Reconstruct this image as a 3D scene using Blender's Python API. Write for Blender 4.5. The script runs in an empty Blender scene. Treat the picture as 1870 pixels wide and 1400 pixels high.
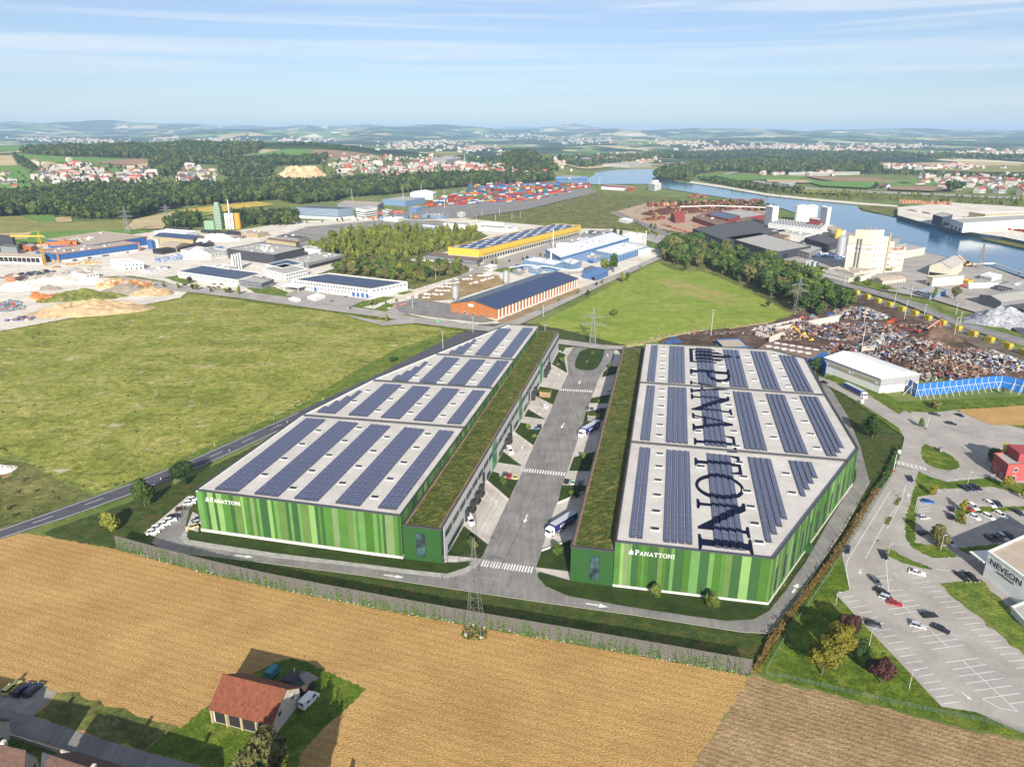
import bpy, bmesh, math, random
import numpy as np
from mathutils import Vector, Matrix, noise as mnoise
from mathutils.geometry import tessellate_polygon
random.seed(7)
R = math.radians
scn = bpy.context.scene
COL = scn.collection
# camera, sky, sun, exposure
CAM_H = 130.0
F_PX, HOR = 1300.0, 241.0
PITCH = math.atan((700 - HOR) / F_PX)
cam = bpy.data.cameras.new('camera'); camo = bpy.data.objects.new('camera', cam); COL.objects.link(camo)
cam.sensor_width = 36; cam.lens = 36 * F_PX / 1870
camo.location = (0, 0, CAM_H); camo.rotation_euler = (math.pi/2 - PITCH, 0, 0)
cam.clip_start = 1; cam.clip_end = 90000
scn.camera = camo
SUN_EL, SUN_AZ = 24.5, 3.0
wld = bpy.data.worlds.new('World'); scn.world = wld; wld.use_nodes = True
def build_world():
 nt = wld.node_tree; nt.nodes.clear(); N = nt.nodes.new; L = nt.links.new
 sky = N('ShaderNodeTexSky'); sky.sky_type = 'NISHITA'; sky.sun_disc = False
 sky.sun_elevation = R(SUN_EL); sky.sun_rotation = R(180 - SUN_AZ)
 sky.altitude = 250; sky.air_density = 1.0; sky.dust_density = 0.3; sky.ozone_density = 3.0
 tc = N('ShaderNodeTexCoord')
 mp = N('ShaderNodeMapping'); mp.inputs['Scale'].default_value = (1.0, 1.0, 32); mp.inputs['Rotation'].default_value = (0, R(1.5), 0)
 L(tc.outputs['Generated'], mp.inputs['Vector'])
 n1 = N('ShaderNodeTexNoise'); n1.inputs['Scale'].default_value = 1.7; n1.inputs['Detail'].default_value = 7; n1.inputs['Roughness'].default_value = .55
 n1.inputs['Distortion'].default_value = .5
 L(mp.outputs[0], n1.inputs['Vector'])
 mr = N('ShaderNodeMapRange'); mr.inputs['From Min'].default_value = .44; mr.inputs['From Max'].default_value = .76
 mr.inputs['To Min'].default_value = .2; mr.inputs['To Max'].default_value = .85
 L(n1.outputs[0], mr.inputs['Value'])
 mix = N('ShaderNodeMixRGB'); mix.inputs['Color2'].default_value = (9.4, 9.8, 10.1, 1)
 tint = N('ShaderNodeMixRGB'); tint.blend_type = 'MULTIPLY'; tint.inputs[0].default_value = 1; tint.inputs[2].default_value = (.9, .98, 1.16, 1); L(sky.outputs[0], tint.inputs[1])
 sp = N('ShaderNodeSeparateXYZ'); L(tc.outputs['Generated'], sp.inputs[0]); hz = N('ShaderNodeMapRange'); hz.inputs['From Min'].default_value = .05; hz.inputs['From Max'].default_value = .12; hz.inputs['To Min'].default_value = .55; L(sp.outputs[2], hz.inputs['Value']); mm = N('ShaderNodeMath'); mm.operation = 'MULTIPLY'; L(mr.outputs[0], mm.inputs[0]); L(hz.outputs[0], mm.inputs[1])
 L(mm.outputs[0], mix.inputs['Fac']); L(tint.outputs[0], mix.inputs['Color1'])
 bg = N('ShaderNodeBackground'); bg.inputs['Strength'].default_value = SKY_STR
 L(mix.outputs[0], bg.inputs['Color'])
 o = N('ShaderNodeOutputWorld'); L(bg.outputs[0], o.inputs['Surface'])
SKY_STR = 0.052
build_world()
sun = bpy.data.lights.new('sun', 'SUN'); sun.energy = 5.0; sun.angle = R(.53); sun.color = (1.0, .93, .82)
suno = bpy.data.objects.new('sun', sun); COL.objects.link(suno); suno.location = (0, -50, 300)
suno.rotation_euler = (R(90 - SUN_EL), 0, R(SUN_AZ))
scn.view_settings.view_transform = 'Standard'; scn.view_settings.look = 'None'
scn.view_settings.exposure = 0.92; scn.view_settings.gamma = 1; scn.view_settings.use_curve_mapping = False
scn.cycles.max_bounces = 5; scn.cycles.diffuse_bounces = 2; scn.cycles.glossy_bounces = 2; scn.cycles.volume_bounces = 0
scn.cycles.transparent_max_bounces = 6
# photo pixel -> place
_s, _c = math.sin(PITCH), math.cos(PITCH)
def ray(x, y):
 u = (x - 935) / F_PX; v = (700 - y) / F_PX
 return Vector((u, _c + v*_s, -_s + v*_c))
def G(x, y, z=0.0):
 d = ray(x, y); t = (z - CAM_H) / d.z
 return Vector((0, 0, CAM_H)) + t * d
def smooth(t):
 t = np.clip(t, 0, 1); return t*t*(3 - 2*t)
_ng = np.random.RandomState(3).rand(64, 64)
def vnoise(x, y):
 xi = np.floor(x).astype(int); yi = np.floor(y).astype(int); fx = smooth(x - xi); fy = smooth(y - yi)
 g = lambda a, b: _ng[a % 64, b % 64]
 return (g(xi, yi)*(1-fx) + g(xi+1, yi)*fx)*(1-fy) + (g(xi, yi+1)*(1-fx) + g(xi+1, yi+1)*fx)*fy
def Hf(x, y):
 x = np.asarray(x, float); y = np.asarray(y, float)
 d = np.hypot(x, y); az = np.degrees(np.arctan2(x, y))
 A = np.interp(az, [-60, -34, -26, -18, -14, -12, -9, -6, -4, -1.5, 0], [1.0, .95, 1.0, 1.04, .93, .78, .5, .34, .24, .1, 0])
 up = smooth((d - 1700) / 1900); dn = 1 - .75*smooth((d - 3900) / 1500)
 h = 76 * A * up * dn * (1 + .25*(vnoise(x/420, y/420) - .5) * smooth((d-1900)/600))
 r = np.radians(1.15); cx, cy = 2650*np.sin(r), 2650*np.cos(r)
 h = h + 62 * np.exp(-(np.abs((x-cx)/135)**2.6 + np.abs((y-cy)/330)**2.4))
 Rz = np.interp(az, [-40, -20, -4, 4, 12, 20, 40], [200, 215, 215, 210, 185, 160, 135])
 far = smooth((d - 6500) / 15000)
 nn = vnoise(x/2100 + 9, y/2100 + 4)*.6 + vnoise(x/900, y/900)*.28 + vnoise(x/500 + 5, y/500)*.12
 h = h + far * Rz * (.1 + 1.4*nn) + smooth((d-5000)/3000) * 115 * np.maximum(nn - .44, 0) * 2 * np.interp(az, [-10, 8, 14], [1, .8, .35])
 return h
_ss = np.concatenate([np.arange(300, 6000, 10), np.geomspace(6000, 30000, 400)])
def T(px, py):
 d = ray(px, py); d = d / math.hypot(d.x, d.y); z = CAM_H + d.z*_ss; h = Hf(d.x*_ss, d.y*_ss); k = int(np.argmax(z <= h)) if (z <= h).any() else len(_ss)-1
 s = _ss[k]
 if k: a, b = z[k-1]-h[k-1], h[k]-z[k]; s = _ss[k-1] + (_ss[k]-_ss[k-1])*a/max(a+b, 1e-9)
 return Vector((d.x*s, d.y*s, float(Hf(d.x*s, d.y*s))))
# materials
def S(r, g, b, k=.8):
 f = lambda v: ((v/255 + .055)/1.055)**2.4 if v > 10 else v/255/12.92
 return (f(r)*k, f(g)*k, f(b)*k)
MATS = {}
def mk(name):
 m = bpy.data.materials.new(name); m.use_nodes = True; MATS[name] = m
 nt = m.node_tree; b = nt.nodes['Principled BSDF']
 return m, nt, b
def nz(nt, scale, detail=4, rough=.55, stretch=None, rot=0, coord='pos', dist=0.0):
 N = nt.nodes.new
 g = N('ShaderNodeNewGeometry') if coord == 'pos' else N('ShaderNodeTexCoord')
 v = g.outputs['Position'] if coord == 'pos' else g.outputs['Object']
 mp = N('ShaderNodeMapping'); mp.vector_type = 'POINT'
 mp.inputs['Scale'].default_value = stretch or (1, 1, 1); mp.inputs['Rotation'].default_value = (0, 0, rot)
 nt.links.new(v, mp.inputs['Vector'])
 n = N('ShaderNodeTexNoise'); n.inputs['Scale'].default_value = scale; n.inputs['Detail'].default_value = detail
 n.inputs['Roughness'].default_value = rough; n.inputs['Distortion'].default_value = dist
 nt.links.new(mp.outputs[0], n.inputs['Vector'])
 return n.outputs[0]
def ramp(nt, fac, stops):
 r = nt.nodes.new('ShaderNodeValToRGB'); e = r.color_ramp.elements
 while len(e) < len(stops): e.new(.5)
 for i, (p, c) in enumerate(stops): e[i].position = p; e[i].color = (*c, 1) if len(c) == 3 else c
 nt.links.new(fac, r.inputs[0]); return r.outputs[0]
def mixc(nt, fac, a, b, mode='MIX'):
 m = nt.nodes.new('ShaderNodeMixRGB'); m.blend_type = mode
 for i, v in ((0, fac), (1, a), (2, b)):
  if hasattr(v, 'node'): nt.links.new(v, m.inputs[i])
  else: m.inputs[i].default_value = v if i == 0 else (*v, 1)
 return m.outputs[0]
def bump(nt, b, h, dist, strength=.6):
 n = nt.nodes.new('ShaderNodeBump'); n.inputs['Distance'].default_value = dist; n.inputs['Strength'].default_value = strength
 nt.links.new(h, n.inputs['Height']); nt.links.new(n.outputs[0], b.inputs['Normal'])
def M(name, col, rough=.75, var=.12, scale=.6, metal=0.0, spec=None, streak=False):
 if name in MATS: return MATS[name]
 m, nt, b = mk(name)
 f = nz(nt, scale, 5, .6, (1, 1, .15) if streak else None)
 lo = tuple(c*(1-var) for c in col); hi = tuple(min(c*(1+var), .95) for c in col)
 nt.links.new(ramp(nt, f, [(.3, lo), (.7, hi)]), b.inputs['Base Color'])
 b.inputs['Roughness'].default_value = rough; b.inputs['Metallic'].default_value = metal
 if spec is not None: b.inputs['Specular IOR Level'].default_value = spec
 return m
def ground_mat(name, cols, s1, s2, s3=None, fleck=None, bd=.3, stretch=None, rot=0, rough=.95, con=1.0, mott=.6):
 """cols: 3 colours over a broad noise; s2 a finer grain; fleck=(colour, scale, threshold)"""
 m, nt, b = mk(name)
 f = nz(nt, s1, 9, mott, stretch, rot, dist=.3)
 c = ramp(nt, f, [(.32, cols[0]), (.5, cols[1]), (.68, cols[2])])
 f2 = nz(nt, s2, 5, .7, stretch, rot)
 lo_, hi_ = 1-.5*con, 1+.45*con; g = ramp(nt, f2, [(.3, (lo_, lo_, lo_)), (.7, (hi_, hi_, hi_))])
 c = mixc(nt, 1.0, c, g, 'MULTIPLY')
 if s3:
  f3 = nz(nt, s3, 3, .6); g3 = ramp(nt, f3, [(.35, (1-.25*con, 1-.22*con, 1-.25*con)), (.65, (1+.2*con, 1+.18*con, 1+.2*con))]); c = mixc(nt, 1.0, c, g3, 'MULTIPLY')
 if fleck:
  fc, fs, ft = fleck; q = nz(nt, fs, 9, .78, (1, 1.8, 1), .3, dist=.3)
  q2 = ramp(nt, q, [(ft, (0, 0, 0)), (ft + .09, (1, 1, 1))]); c = mixc(nt, q2, c, fc)
 nt.links.new(c, b.inputs['Base Color']); b.inputs['Roughness'].default_value = rough; b.inputs['Specular IOR Level'].default_value = .15
 bump(nt, b, f2, bd, .8)
 return m
# meshes and objects
class MB:
 def __init__(s): s.v = []; s.f = []; s.m = []
 def poly(s, pts, mi=0):
  i = len(s.v); s.v += [tuple(p) for p in pts]; s.f.append(tuple(range(i, i+len(pts)))); s.m.append(mi); return s
 def box(s, c, d, rz=0, mi=0, taper=1.0):
  hx, hy, hz = d[0]/2, d[1]/2, d[2]/2; i = len(s.v); ca, sa = math.cos(rz), math.sin(rz)
  for z in (-1, 1):
   t = taper if z > 0 else 1
   for x, y in ((-1,-1), (1,-1), (1,1), (-1,1)):
    X, Y = x*hx*t, y*hy*t; s.v.append((c[0]+X*ca-Y*sa, c[1]+X*sa+Y*ca, c[2]+z*hz))
  for q in ((3,2,1,0), (4,5,6,7), (0,1,5,4), (1,2,6,5), (2,3,7,6), (3,0,4,7)): s.f.append(tuple(i+k for k in q)); s.m.append(mi)
  return s
 def prism(s, pts, z0, z1, mi=0, mtop=None, bottom=True, top=True):
  n = len(pts); i = len(s.v)
  s.v += [(p[0], p[1], z0) for p in pts] + [(p[0], p[1], z1) for p in pts]
  for k in range(n): s.f.append((i+k, i+(k+1)%n, i+n+(k+1)%n, i+n+k)); s.m.append(mi)
  if top: s.f.append(tuple(i+n+k for k in range(n))); s.m.append(mi if mtop is None else mtop)
  if bottom: s.f.append(tuple(i+n-1-k for k in range(n))); s.m.append(mi)
  return s
 def tube(s, a, b, r0, r1=None, n=6, mi=0, cap=True):
  r1 = r0 if r1 is None else r1; a = Vector(a); b = Vector(b); d = (b-a)
  if d.length < 1e-6: return s
  d.normalize(); u = d.orthogonal().normalized(); w = d.cross(u); i = len(s.v)
  for p, r in ((a, r0), (b, r1)):
   for k in range(n):
    q = p + r*(math.cos(2*math.pi*k/n)*u + math.sin(2*math.pi*k/n)*w); s.v.append(tuple(q))
  for k in range(n): s.f.append((i+k, i+(k+1)%n, i+n+(k+1)%n, i+n+k)); s.m.append(mi)
  if cap: s.f.append(tuple(i+n+k for k in range(n))); s.m.append(mi); s.f.append(tuple(i+n-1-k for k in range(n))); s.m.append(mi)
  return s
 def mesh(s, name, mats, smooth_=False):
  me = bpy.data.meshes.new(name); me.from_pydata(s.v, [], s.f)
  for m in (mats if isinstance(mats, (list, tuple)) else [mats]): me.materials.append(m)
  me.polygons.foreach_set('material_index', s.m)
  if smooth_: me.polygons.foreach_set('use_smooth', [True]*len(s.f))
  me.update(); return me
 def build(s, name, mats, parent=None, smooth_=False): return obj(name, s.mesh(name, mats, smooth_), parent)
def obj(name, me, parent=None, loc=None, rz=0, scale=None):
 o = bpy.data.objects.new(name, me); COL.objects.link(o)
 if parent is not None:
  o.parent = parent
  if loc is None and parent.get('_w'): o.matrix_parent_inverse = Matrix.Translation(-parent.location)
 if loc is not None: o.location = loc; o.rotation_euler = (0, 0, rz)
 if scale is not None: o.scale = scale
 return o
def tag(o, label=None, cat=None, group=None, kind=None):
 if label: o['label'] = label
 if cat: o['category'] = cat
 if group: o['group'] = group
 if kind: o['kind'] = kind
 return o
def root(name, label, cat, loc=(0, 0, 0), group=None, rz=0, world=True):
 o = bpy.data.objects.new(name, None); COL.objects.link(o); o.location = loc; o.rotation_euler = (0, 0, rz)
 o.empty_display_size = .5
 if world: o['_w'] = 1
 return tag(o, label, cat, group)
def dup(src, loc, rz=0, label=None, group=None, scale=None, mats=None):
 r = src.copy(); COL.objects.link(r); r.location = loc; r.rotation_euler = (0, 0, rz)
 if scale: r.scale = (scale,)*3 if not isinstance(scale, tuple) else scale
 if label: r['label'] = label
 if group: r['group'] = group
 for ch in src.children:
  c = ch.copy(); COL.objects.link(c); c.parent = r
  if mats and ch.name.split('.')[0] in mats:
   c.material_slots[0].link = 'OBJECT'; c.material_slots[0].material = mats[ch.name.split('.')[0]]
  for g in ch.children:
   d = g.copy(); COL.objects.link(d); d.parent = c
 return r
def struct(o, label, cat): return tag(o, label, cat, None, 'structure')
RAG = {'meadow': .9, 'mown_meadow': .8, 'site_grass': .5, 'lawn': .35, 'verge_grass': .7, 'rough_grass': .9, 'stubble': .5, 'bare_field': .6, 'gravel': 1.0, 'scrapyard_soil': 1.2, 'sand': .8, 'grey_gravel': .6}
LAY = [0.0]; DRP = [1.2]
def ccw(pts):
 a = sum(pts[i][0]*pts[(i+1) % len(pts)][1] - pts[(i+1) % len(pts)][0]*pts[i][1] for i in range(len(pts)))
 return list(pts) if a > 0 else list(pts)[::-1]
def round_poly(pts, it):
 for _ in range(it):
  q = []
  for i in range(len(pts)):
   a, b = Vector(pts[i]), Vector(pts[(i+1) % len(pts)]); q += [a*.75+b*.25, a*.25+b*.75]
  pts = q
 return pts
def ragged(pts, amp, step, seed):
 out = []; rs = random.Random(seed)
 for i in range(len(pts)):
  a, b = pts[i], pts[(i+1) % len(pts)]; d = b-a; n = max(1, min(60, int(d.length/step))); q = Vector((-d.y, d.x)).normalized() if d.length else d
  for k in range(n):
   out.append(a + d*k/n + q*rs.uniform(-amp, amp)*(k > 0))
 return out
def sheet(name, label, cat, px, mat, z=None, parent=None, world_pts=None, rnd=0, thick=0.0):
 """a flush sheet of ground cover; each lies a little above the one before"""
 if z is None: LAY[0] += .012; z = LAY[0]
 pts = world_pts or [G(*p) for p in px]; pts = [Vector((p[0], p[1])) for p in pts]
 if rnd: pts = round_poly(pts, rnd)
 pts = ccw(pts)
 if mat.name in RAG: am = RAG[mat.name]; pts = ragged(pts, am, am*2.6, len(label))
 tri = tessellate_polygon([[Vector((p.x, p.y, 0)) for p in pts]])
 b = MB(); b.v = [(p.x, p.y, z) for p in pts]
 for t in tri:
  q = [pts[i] for i in t]; ar = (q[1]-q[0]).cross(q[2]-q[0])
  b.f.append(tuple(t) if ar > 0 else tuple(t)[::-1]); b.m.append(0)
 if thick:
  n = len(pts); b.v += [(p.x, p.y, z - thick) for p in pts]
  for k in range(n): b.f.append((n+k, n+(k+1) % n, (k+1) % n, k)); b.m.append(0)
 o = b.build(name, mat, parent)
 if parent is None: struct(o, label, cat)
 o['zz'] = z
 return o
def drape(name, label, cat, px, mat, cuts=4):
 DRP[0] += .12; off = DRP[0]
 pts = ccw([T(*p) for p in px]); bm = bmesh.new()
 tri = tessellate_polygon([[Vector((p[0], p[1], 0)) for p in pts]])
 vs = [bm.verts.new((p[0], p[1], 0)) for p in pts]
 for t in tri:
  try: bm.faces.new([vs[i] for i in t])
  except ValueError: pass
 for _ in range(cuts): bmesh.ops.subdivide_edges(bm, edges=[e for e in bm.edges if e.calc_length() > 40], cuts=1, use_grid_fill=True)
 bmesh.ops.triangulate(bm, faces=bm.faces[:])
 xs = np.array([v.co[:2] for v in bm.verts]); hs = Hf(xs[:, 0], xs[:, 1])
 for v, h in zip(bm.verts, hs): v.co.z = h + off
 bmesh.ops.recalc_face_normals(bm, faces=bm.faces[:])
 for f in bm.faces:
  if f.normal.z < 0: f.normal_flip()
 me = bpy.data.meshes.new(name); bm.to_mesh(me); bm.free(); me.materials.append(mat)
 return struct(obj(name, me), label, cat)
def inside(poly, x, y):
 r = np.zeros(len(x), bool); n = len(poly); j = n-1
 for i in range(n):
  xi, yi, xj, yj = poly[i][0], poly[i][1], poly[j][0], poly[j][1]
  with np.errstate(divide='ignore', invalid='ignore'):
   r ^= ((yi > y) != (yj > y)) & (x < (xj-xi)*(y-yi)/(yj-yi+1e-12)+xi)
  j = i
 return r
def scatter(poly, sp, seed=1, jit=.42):
 rs = np.random.RandomState(seed); P = np.array([(p[0], p[1]) for p in poly]); a, b = P.min(0), P.max(0)
 gx, gy = np.meshgrid(np.arange(a[0], b[0], sp), np.arange(a[1], b[1], sp)); x = gx.ravel(); y = gy.ravel()
 x = x + rs.uniform(-jit, jit, len(x))*sp; y = y + rs.uniform(-jit, jit, len(y))*sp
 k = inside(P, x, y); return np.stack([x[k], y[k]], 1)
# the land
def terrain():
 az = np.radians(np.concatenate([np.arange(-180, -46, 6), np.arange(-46, 46, .3), np.arange(46, 180, 6)]))
 d = np.concatenate([np.linspace(0, 1500, 16)[1:], np.geomspace(1560, 30000, 330)])
 A, D = np.meshgrid(az, d); X = D*np.sin(A); Y = D*np.cos(A); Z = Hf(X, Y); Z[D < 1600] = 0
 n, m = len(d), len(az)
 v = np.stack([X.ravel(), Y.ravel(), Z.ravel()], 1)
 v = np.vstack([v, [[0, 0, 0]]])
 i, j = np.meshgrid(np.arange(n-1), np.arange(m), indexing='ij'); j2 = (j+1) % m
 q = np.stack([i*m+j, i*m+j2, (i+1)*m+j2, (i+1)*m+j], -1).reshape(-1, 4)
 q = q[:, ::-1]
 faces = q.tolist() + [(n*m, j, (j+1) % m)[::-1] for j in range(m)]
 me = bpy.data.meshes.new('ground'); me.from_pydata(v.tolist(), [], faces)
 me.polygons.foreach_set('use_smooth', [True]*len(faces)); me.update()
 mt, nt, b = mk('land')
 vo = nt.nodes.new('ShaderNodeTexVoronoi'); vo.inputs['Scale'].default_value = 1/260
 g = nt.nodes.new('ShaderNodeNewGeometry'); mp = nt.nodes.new('ShaderNodeMapping'); mp.inputs['Scale'].default_value = (1, .55, 0)
 nt.links.new(g.outputs['Position'], mp.inputs[0])
 nzz = nt.nodes.new('ShaderNodeTexNoise'); nzz.inputs['Scale'].default_value = 1/300; nt.links.new(mp.outputs[0], nzz.inputs[0])
 va = nt.nodes.new('ShaderNodeVectorMath'); va.operation = 'MULTIPLY_ADD'; va.inputs[1].default_value = (160, 160, 0)
 nt.links.new(nzz.outputs[1], va.inputs[0]); nt.links.new(mp.outputs[0], va.inputs[2]); nt.links.new(va.outputs[0], vo.inputs['Vector'])
 sp = nt.nodes.new('ShaderNodeSeparateColor'); nt.links.new(vo.outputs['Color'], sp.inputs[0])
 c = ramp(nt, sp.outputs[0], [(0, S(70,100,54)), (.16, S(110,140,76)), (.34, S(140,158,96)), (.5, S(186,172,124)), (.64, S(210,192,150)), (.8, S(120,146,84)), (.9, S(226,214,180))])
 nt.nodes[-1].color_ramp.interpolation = 'CONSTANT' if hasattr(nt.nodes[-1], 'color_ramp') else 'LINEAR'
 wood = nz(nt, 1/900, 9, .62, (1, .7, 1), dist=.6)
 wm = ramp(nt, wood, [(.47, (0, 0, 0)), (.5, (1, 1, 1))])
 fine = nz(nt, 1/14, 4, .7); wd = ramp(nt, fine, [(.3, S(26,44,26)), (.7, S(58,82,48))])
 c = mixc(nt, wm, c, wd)
 near = nz(nt, 1/40, 8, .65); ng = ramp(nt, near, [(.35, S(96,116,58)), (.5, S(120,132,74)), (.7, S(150,148,98))])
 sx = nt.nodes.new('ShaderNodeVectorMath'); sx.operation = 'LENGTH'; nt.links.new(g.outputs['Position'], sx.inputs[0])
 mr = nt.nodes.new('ShaderNodeMapRange'); mr.inputs['From Min'].default_value = 2600; mr.inputs['From Max'].default_value = 3400
 nt.links.new(sx.outputs['Value'], mr.inputs['Value'])
 c = mixc(nt, mr.outputs[0], ng, c)
 nt.links.new(c, b.inputs['Base Color']); b.inputs['Roughness'].default_value = 1; b.inputs['Specular IOR Level'].default_value = .05
 bump(nt, b, wood, 30, .5)
 me.materials.append(mt)
 struct(obj('ground', me), 'wide green plain rising to hazy wooded hills on the horizon', 'ground')
terrain()
# ground covers
meadow_m = ground_mat('meadow', (S(100,112,44), S(148,152,68), S(184,172,108)), 1/36, 1/1.2, 1/4, (S(206,194,168), 1/20, .575), .45, (1, 1.5, 1), .3, con=1.3, mott=.8)
slope_m = ground_mat('mown_meadow', (S(116,140,50), S(138,156,62), S(158,160,82)), 1/40, 1/1.4, 1/6, None, .2, (1, 2.2, 1), .9, con=.7, mott=.68)
site_m = ground_mat('site_grass', (S(54,70,32), S(72,88,40), S(100,84,50)), 1/6, 1/.7, 1/3, None, .2, (1, 1.6, 1), .25, mott=.72)
lawn_m = ground_mat('lawn', (S(74,96,26), S(94,116,34), S(130,136,56)), 1/9, 1/.7, 1/3, None, .3, con=1.15, mott=.7)
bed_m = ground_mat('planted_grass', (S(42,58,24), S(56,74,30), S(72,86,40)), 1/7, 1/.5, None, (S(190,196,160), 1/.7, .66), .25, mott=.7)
verge_m = ground_mat('verge_grass', (S(80,104,38), S(106,126,48), S(140,136,70)), 1/10, 1/.9, 1/4, None, .4, mott=.72)
rough_m = ground_mat('rough_grass', (S(78,90,44), S(112,116,60), S(150,138,90)), 1/24, 1/1.6, 1/7, (S(190,176,140), 1/30, .6), .5, mott=.74)
wheat_m = ground_mat('stubble', (S(182,145,90), S(198,160,102), S(212,174,114)), 1/26, 1/.6, 1/.3, None, .6, (1, 1.5, 1), -.25, con=1.0, mott=.7)
def worn_patch():
 mt = MATS['mown_meadow']; nt = mt.node_tree; b = nt.nodes['Principled BSDF']; c0 = b.inputs['Base Color'].links[0].from_socket; g = nt.nodes.new('ShaderNodeNewGeometry')
 msk = None
 for A, B, w in (((1200,508),(1360,550),9), ((1230,528),(1330,556),6), ((1205,512),(1260,530),8)):
  A, B = G(*A), G(*B); a = math.atan2(B.y-A.y, B.x-A.x); mp = nt.nodes.new('ShaderNodeMapping'); mp.vector_type = 'TEXTURE'; mp.inputs['Location'].default_value = ((A.x+B.x)/2, (A.y+B.y)/2, 0); mp.inputs['Rotation'].default_value = (0, 0, a); mp.inputs['Scale'].default_value = ((B-A).length*.56, w, 1)
  nt.links.new(g.outputs['Position'], mp.inputs[0]); l = nt.nodes.new('ShaderNodeVectorMath'); l.operation = 'LENGTH'; nt.links.new(mp.outputs[0], l.inputs[0])
  r = nt.nodes.new('ShaderNodeMapRange'); r.inputs['From Min'].default_value = 1.35; r.inputs['From Max'].default_value = .35; nt.links.new(l.outputs['Value'], r.inputs['Value'])
  if msk is None: msk = r.outputs[0]
  else: m = nt.nodes.new('ShaderNodeMath'); m.operation = 'MAXIMUM'; nt.links.new(msk, m.inputs[0]); nt.links.new(r.outputs[0], m.inputs[1]); msk = m.outputs[0]
 n = ramp(nt, nz(nt, 1/6, 6, .7), [(.36, (0, 0, 0)), (.6, (1, 1, 1))]); m = nt.nodes.new('ShaderNodeMath'); m.operation = 'MULTIPLY'; nt.links.new(msk, m.inputs[0]); nt.links.new(n, m.inputs[1])
 nt.links.new(mixc(nt, m.outputs[0], c0, S(176,154,104)), b.inputs['Base Color'])
worn_patch()
def furrows(m, px0, px1, n, dark, lo=.46, hi=.54, scale=.42):
 """soft tracks along the direction px0->px1 of the photo"""
 mt = MATS[m]; nt = mt.node_tree; b = nt.nodes['Principled BSDF']; d = G(*px1) - G(*px0); a = math.atan2(d.y, d.x)
 w = nt.nodes.new('ShaderNodeTexWave'); w.inputs['Scale'].default_value = scale; w.inputs['Distortion'].default_value = 1.6
 w.inputs['Detail'].default_value = 3; w.inputs['Detail Scale'].default_value = .25; w.bands_direction = 'Y'
 g = nt.nodes.new('ShaderNodeNewGeometry'); mp = nt.nodes.new('ShaderNodeMapping'); mp.inputs['Rotation'].default_value = (0, 0, -a)
 nt.links.new(g.outputs['Position'], mp.inputs[0]); nt.links.new(mp.outputs[0], w.inputs['Vector'])
 c0 = b.inputs['Base Color'].links[0].from_socket
 r = ramp(nt, w.outputs[1], [(lo-.2, dark), (hi, (1.05, 1.04, 1.02))]); nt.links.new(mixc(nt, .8, c0, r, 'MULTIPLY'), b.inputs['Base Color'])
furrows('stubble', (120, 1010), (800, 1180), 1, (.92, .9, .87), scale=.13)
plough_m = ground_mat('bare_field', (S(154,128,92), S(172,146,108), S(190,164,124)), 1/20, 1/.6, 1/2, None, .5, con=.7, mott=.7)
furrows('bare_field', (1400, 1270), (1800, 1390), 1, (.76, .73, .7), scale=.2)
asph_m = ground_mat('asphalt', (S(128,125,122), S(142,139,136), S(154,151,147)), 1/9, 1/.4, 1/2, (S(104,102,100), 1/12, .62), .02, rough=.85, con=.25)
dark_m = ground_mat('dark_asphalt', (S(78,78,86), S(90,90,98), S(100,99,104)), 1/20, 1/1.2, None, None, .02, (1, 6, 1), .9, rough=.7, con=.25)
pale_m = ground_mat('pale_asphalt', (S(158,152,146), S(172,166,160), S(184,178,170)), 1/14, 1/.6, 1/4, (S(140,134,128), 1/14, .61), .02, rough=.85, con=.25)
conc_m = ground_mat('apron_concrete', (S(186,178,168), S(200,192,184), S(212,206,198)), 1/8, 1/.5, 1/3, None, .02, rough=.8, con=.2)
pave_m = ground_mat('paving', (S(160,158,154), S(176,173,169), S(190,187,182)), 1/2.2, 1/.5, None, None, .04, rough=.85, con=.4)
gravel_m = ground_mat('gravel', (S(206,194,176), S(224,216,202), S(236,230,220)), 1/25, 1/2, 1/7, (S(150,146,140), 1/16, .62), .3, con=.35, mott=.7)
yard_m = ground_mat('scrapyard_soil', (S(74,60,52), S(98,80,68), S(124,104,90)), 1/18, 1/2, 1/6, None, .3)
ballast_m = ground_mat('ballast', (S(96,86,74), S(118,106,90), S(136,124,104)), 1/12, 1/1.5, None, None, .2)
grey_m = ground_mat('grey_gravel', (S(128,126,122), S(150,147,141), S(170,165,154)), 1/22, 1/2, 1/8, (S(120,130,92), 1/14, .6), .3, con=.4)
white_m = M('road_paint', S(236,236,234), .7, .05, 2)
mt = MATS['asphalt']; nt = mt.node_tree; bs = nt.nodes['Principled BSDF']; nt.links.new(mixc(nt, 1, bs.inputs['Base Color'].links[0].from_socket, ramp(nt, nz(nt, .9, 4, .6, (1, .03, 1), R(12.7)), [(.38, (.86, .86, .86)), (.62, (1.05, 1.05, 1.05))]), 'MULTIPLY'), bs.inputs['Base Color'])
wheat = sheet('stubble_field', 'golden stubble field in front of the green halls', 'field', [(-420,930),(-60,955),(60,976),(118,985),(210,1002),(400,1051),(600,1093),(850,1140),(1100,1184),(1372,1233),(1345,1275),(1290,1360),(1250,1420),(1130,1640),(-500,1640)], wheat_m)
brown = sheet('bare_field', 'bare brown field with tractor tracks below the car park', 'field', [(1372,1233),(1400,1241),(1500,1263),(1640,1299),(1760,1331),(1870,1353),(2250,1440),(2300,1640),(1130,1640),(1250,1420),(1290,1360),(1345,1275)], plough_m)
yard = sheet('barn_yard_grass', 'mown green grass round the old barn', 'lawn', [(330,1330),(360,1302),(381,1287),(463,1229),(501,1208),(533,1201),(565,1210),(591,1223),(669,1257),(634,1293),(591,1328),(553,1371),(520,1460),(380,1460),(372,1399),(261,1371),(321,1324)], lawn_m)
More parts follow.
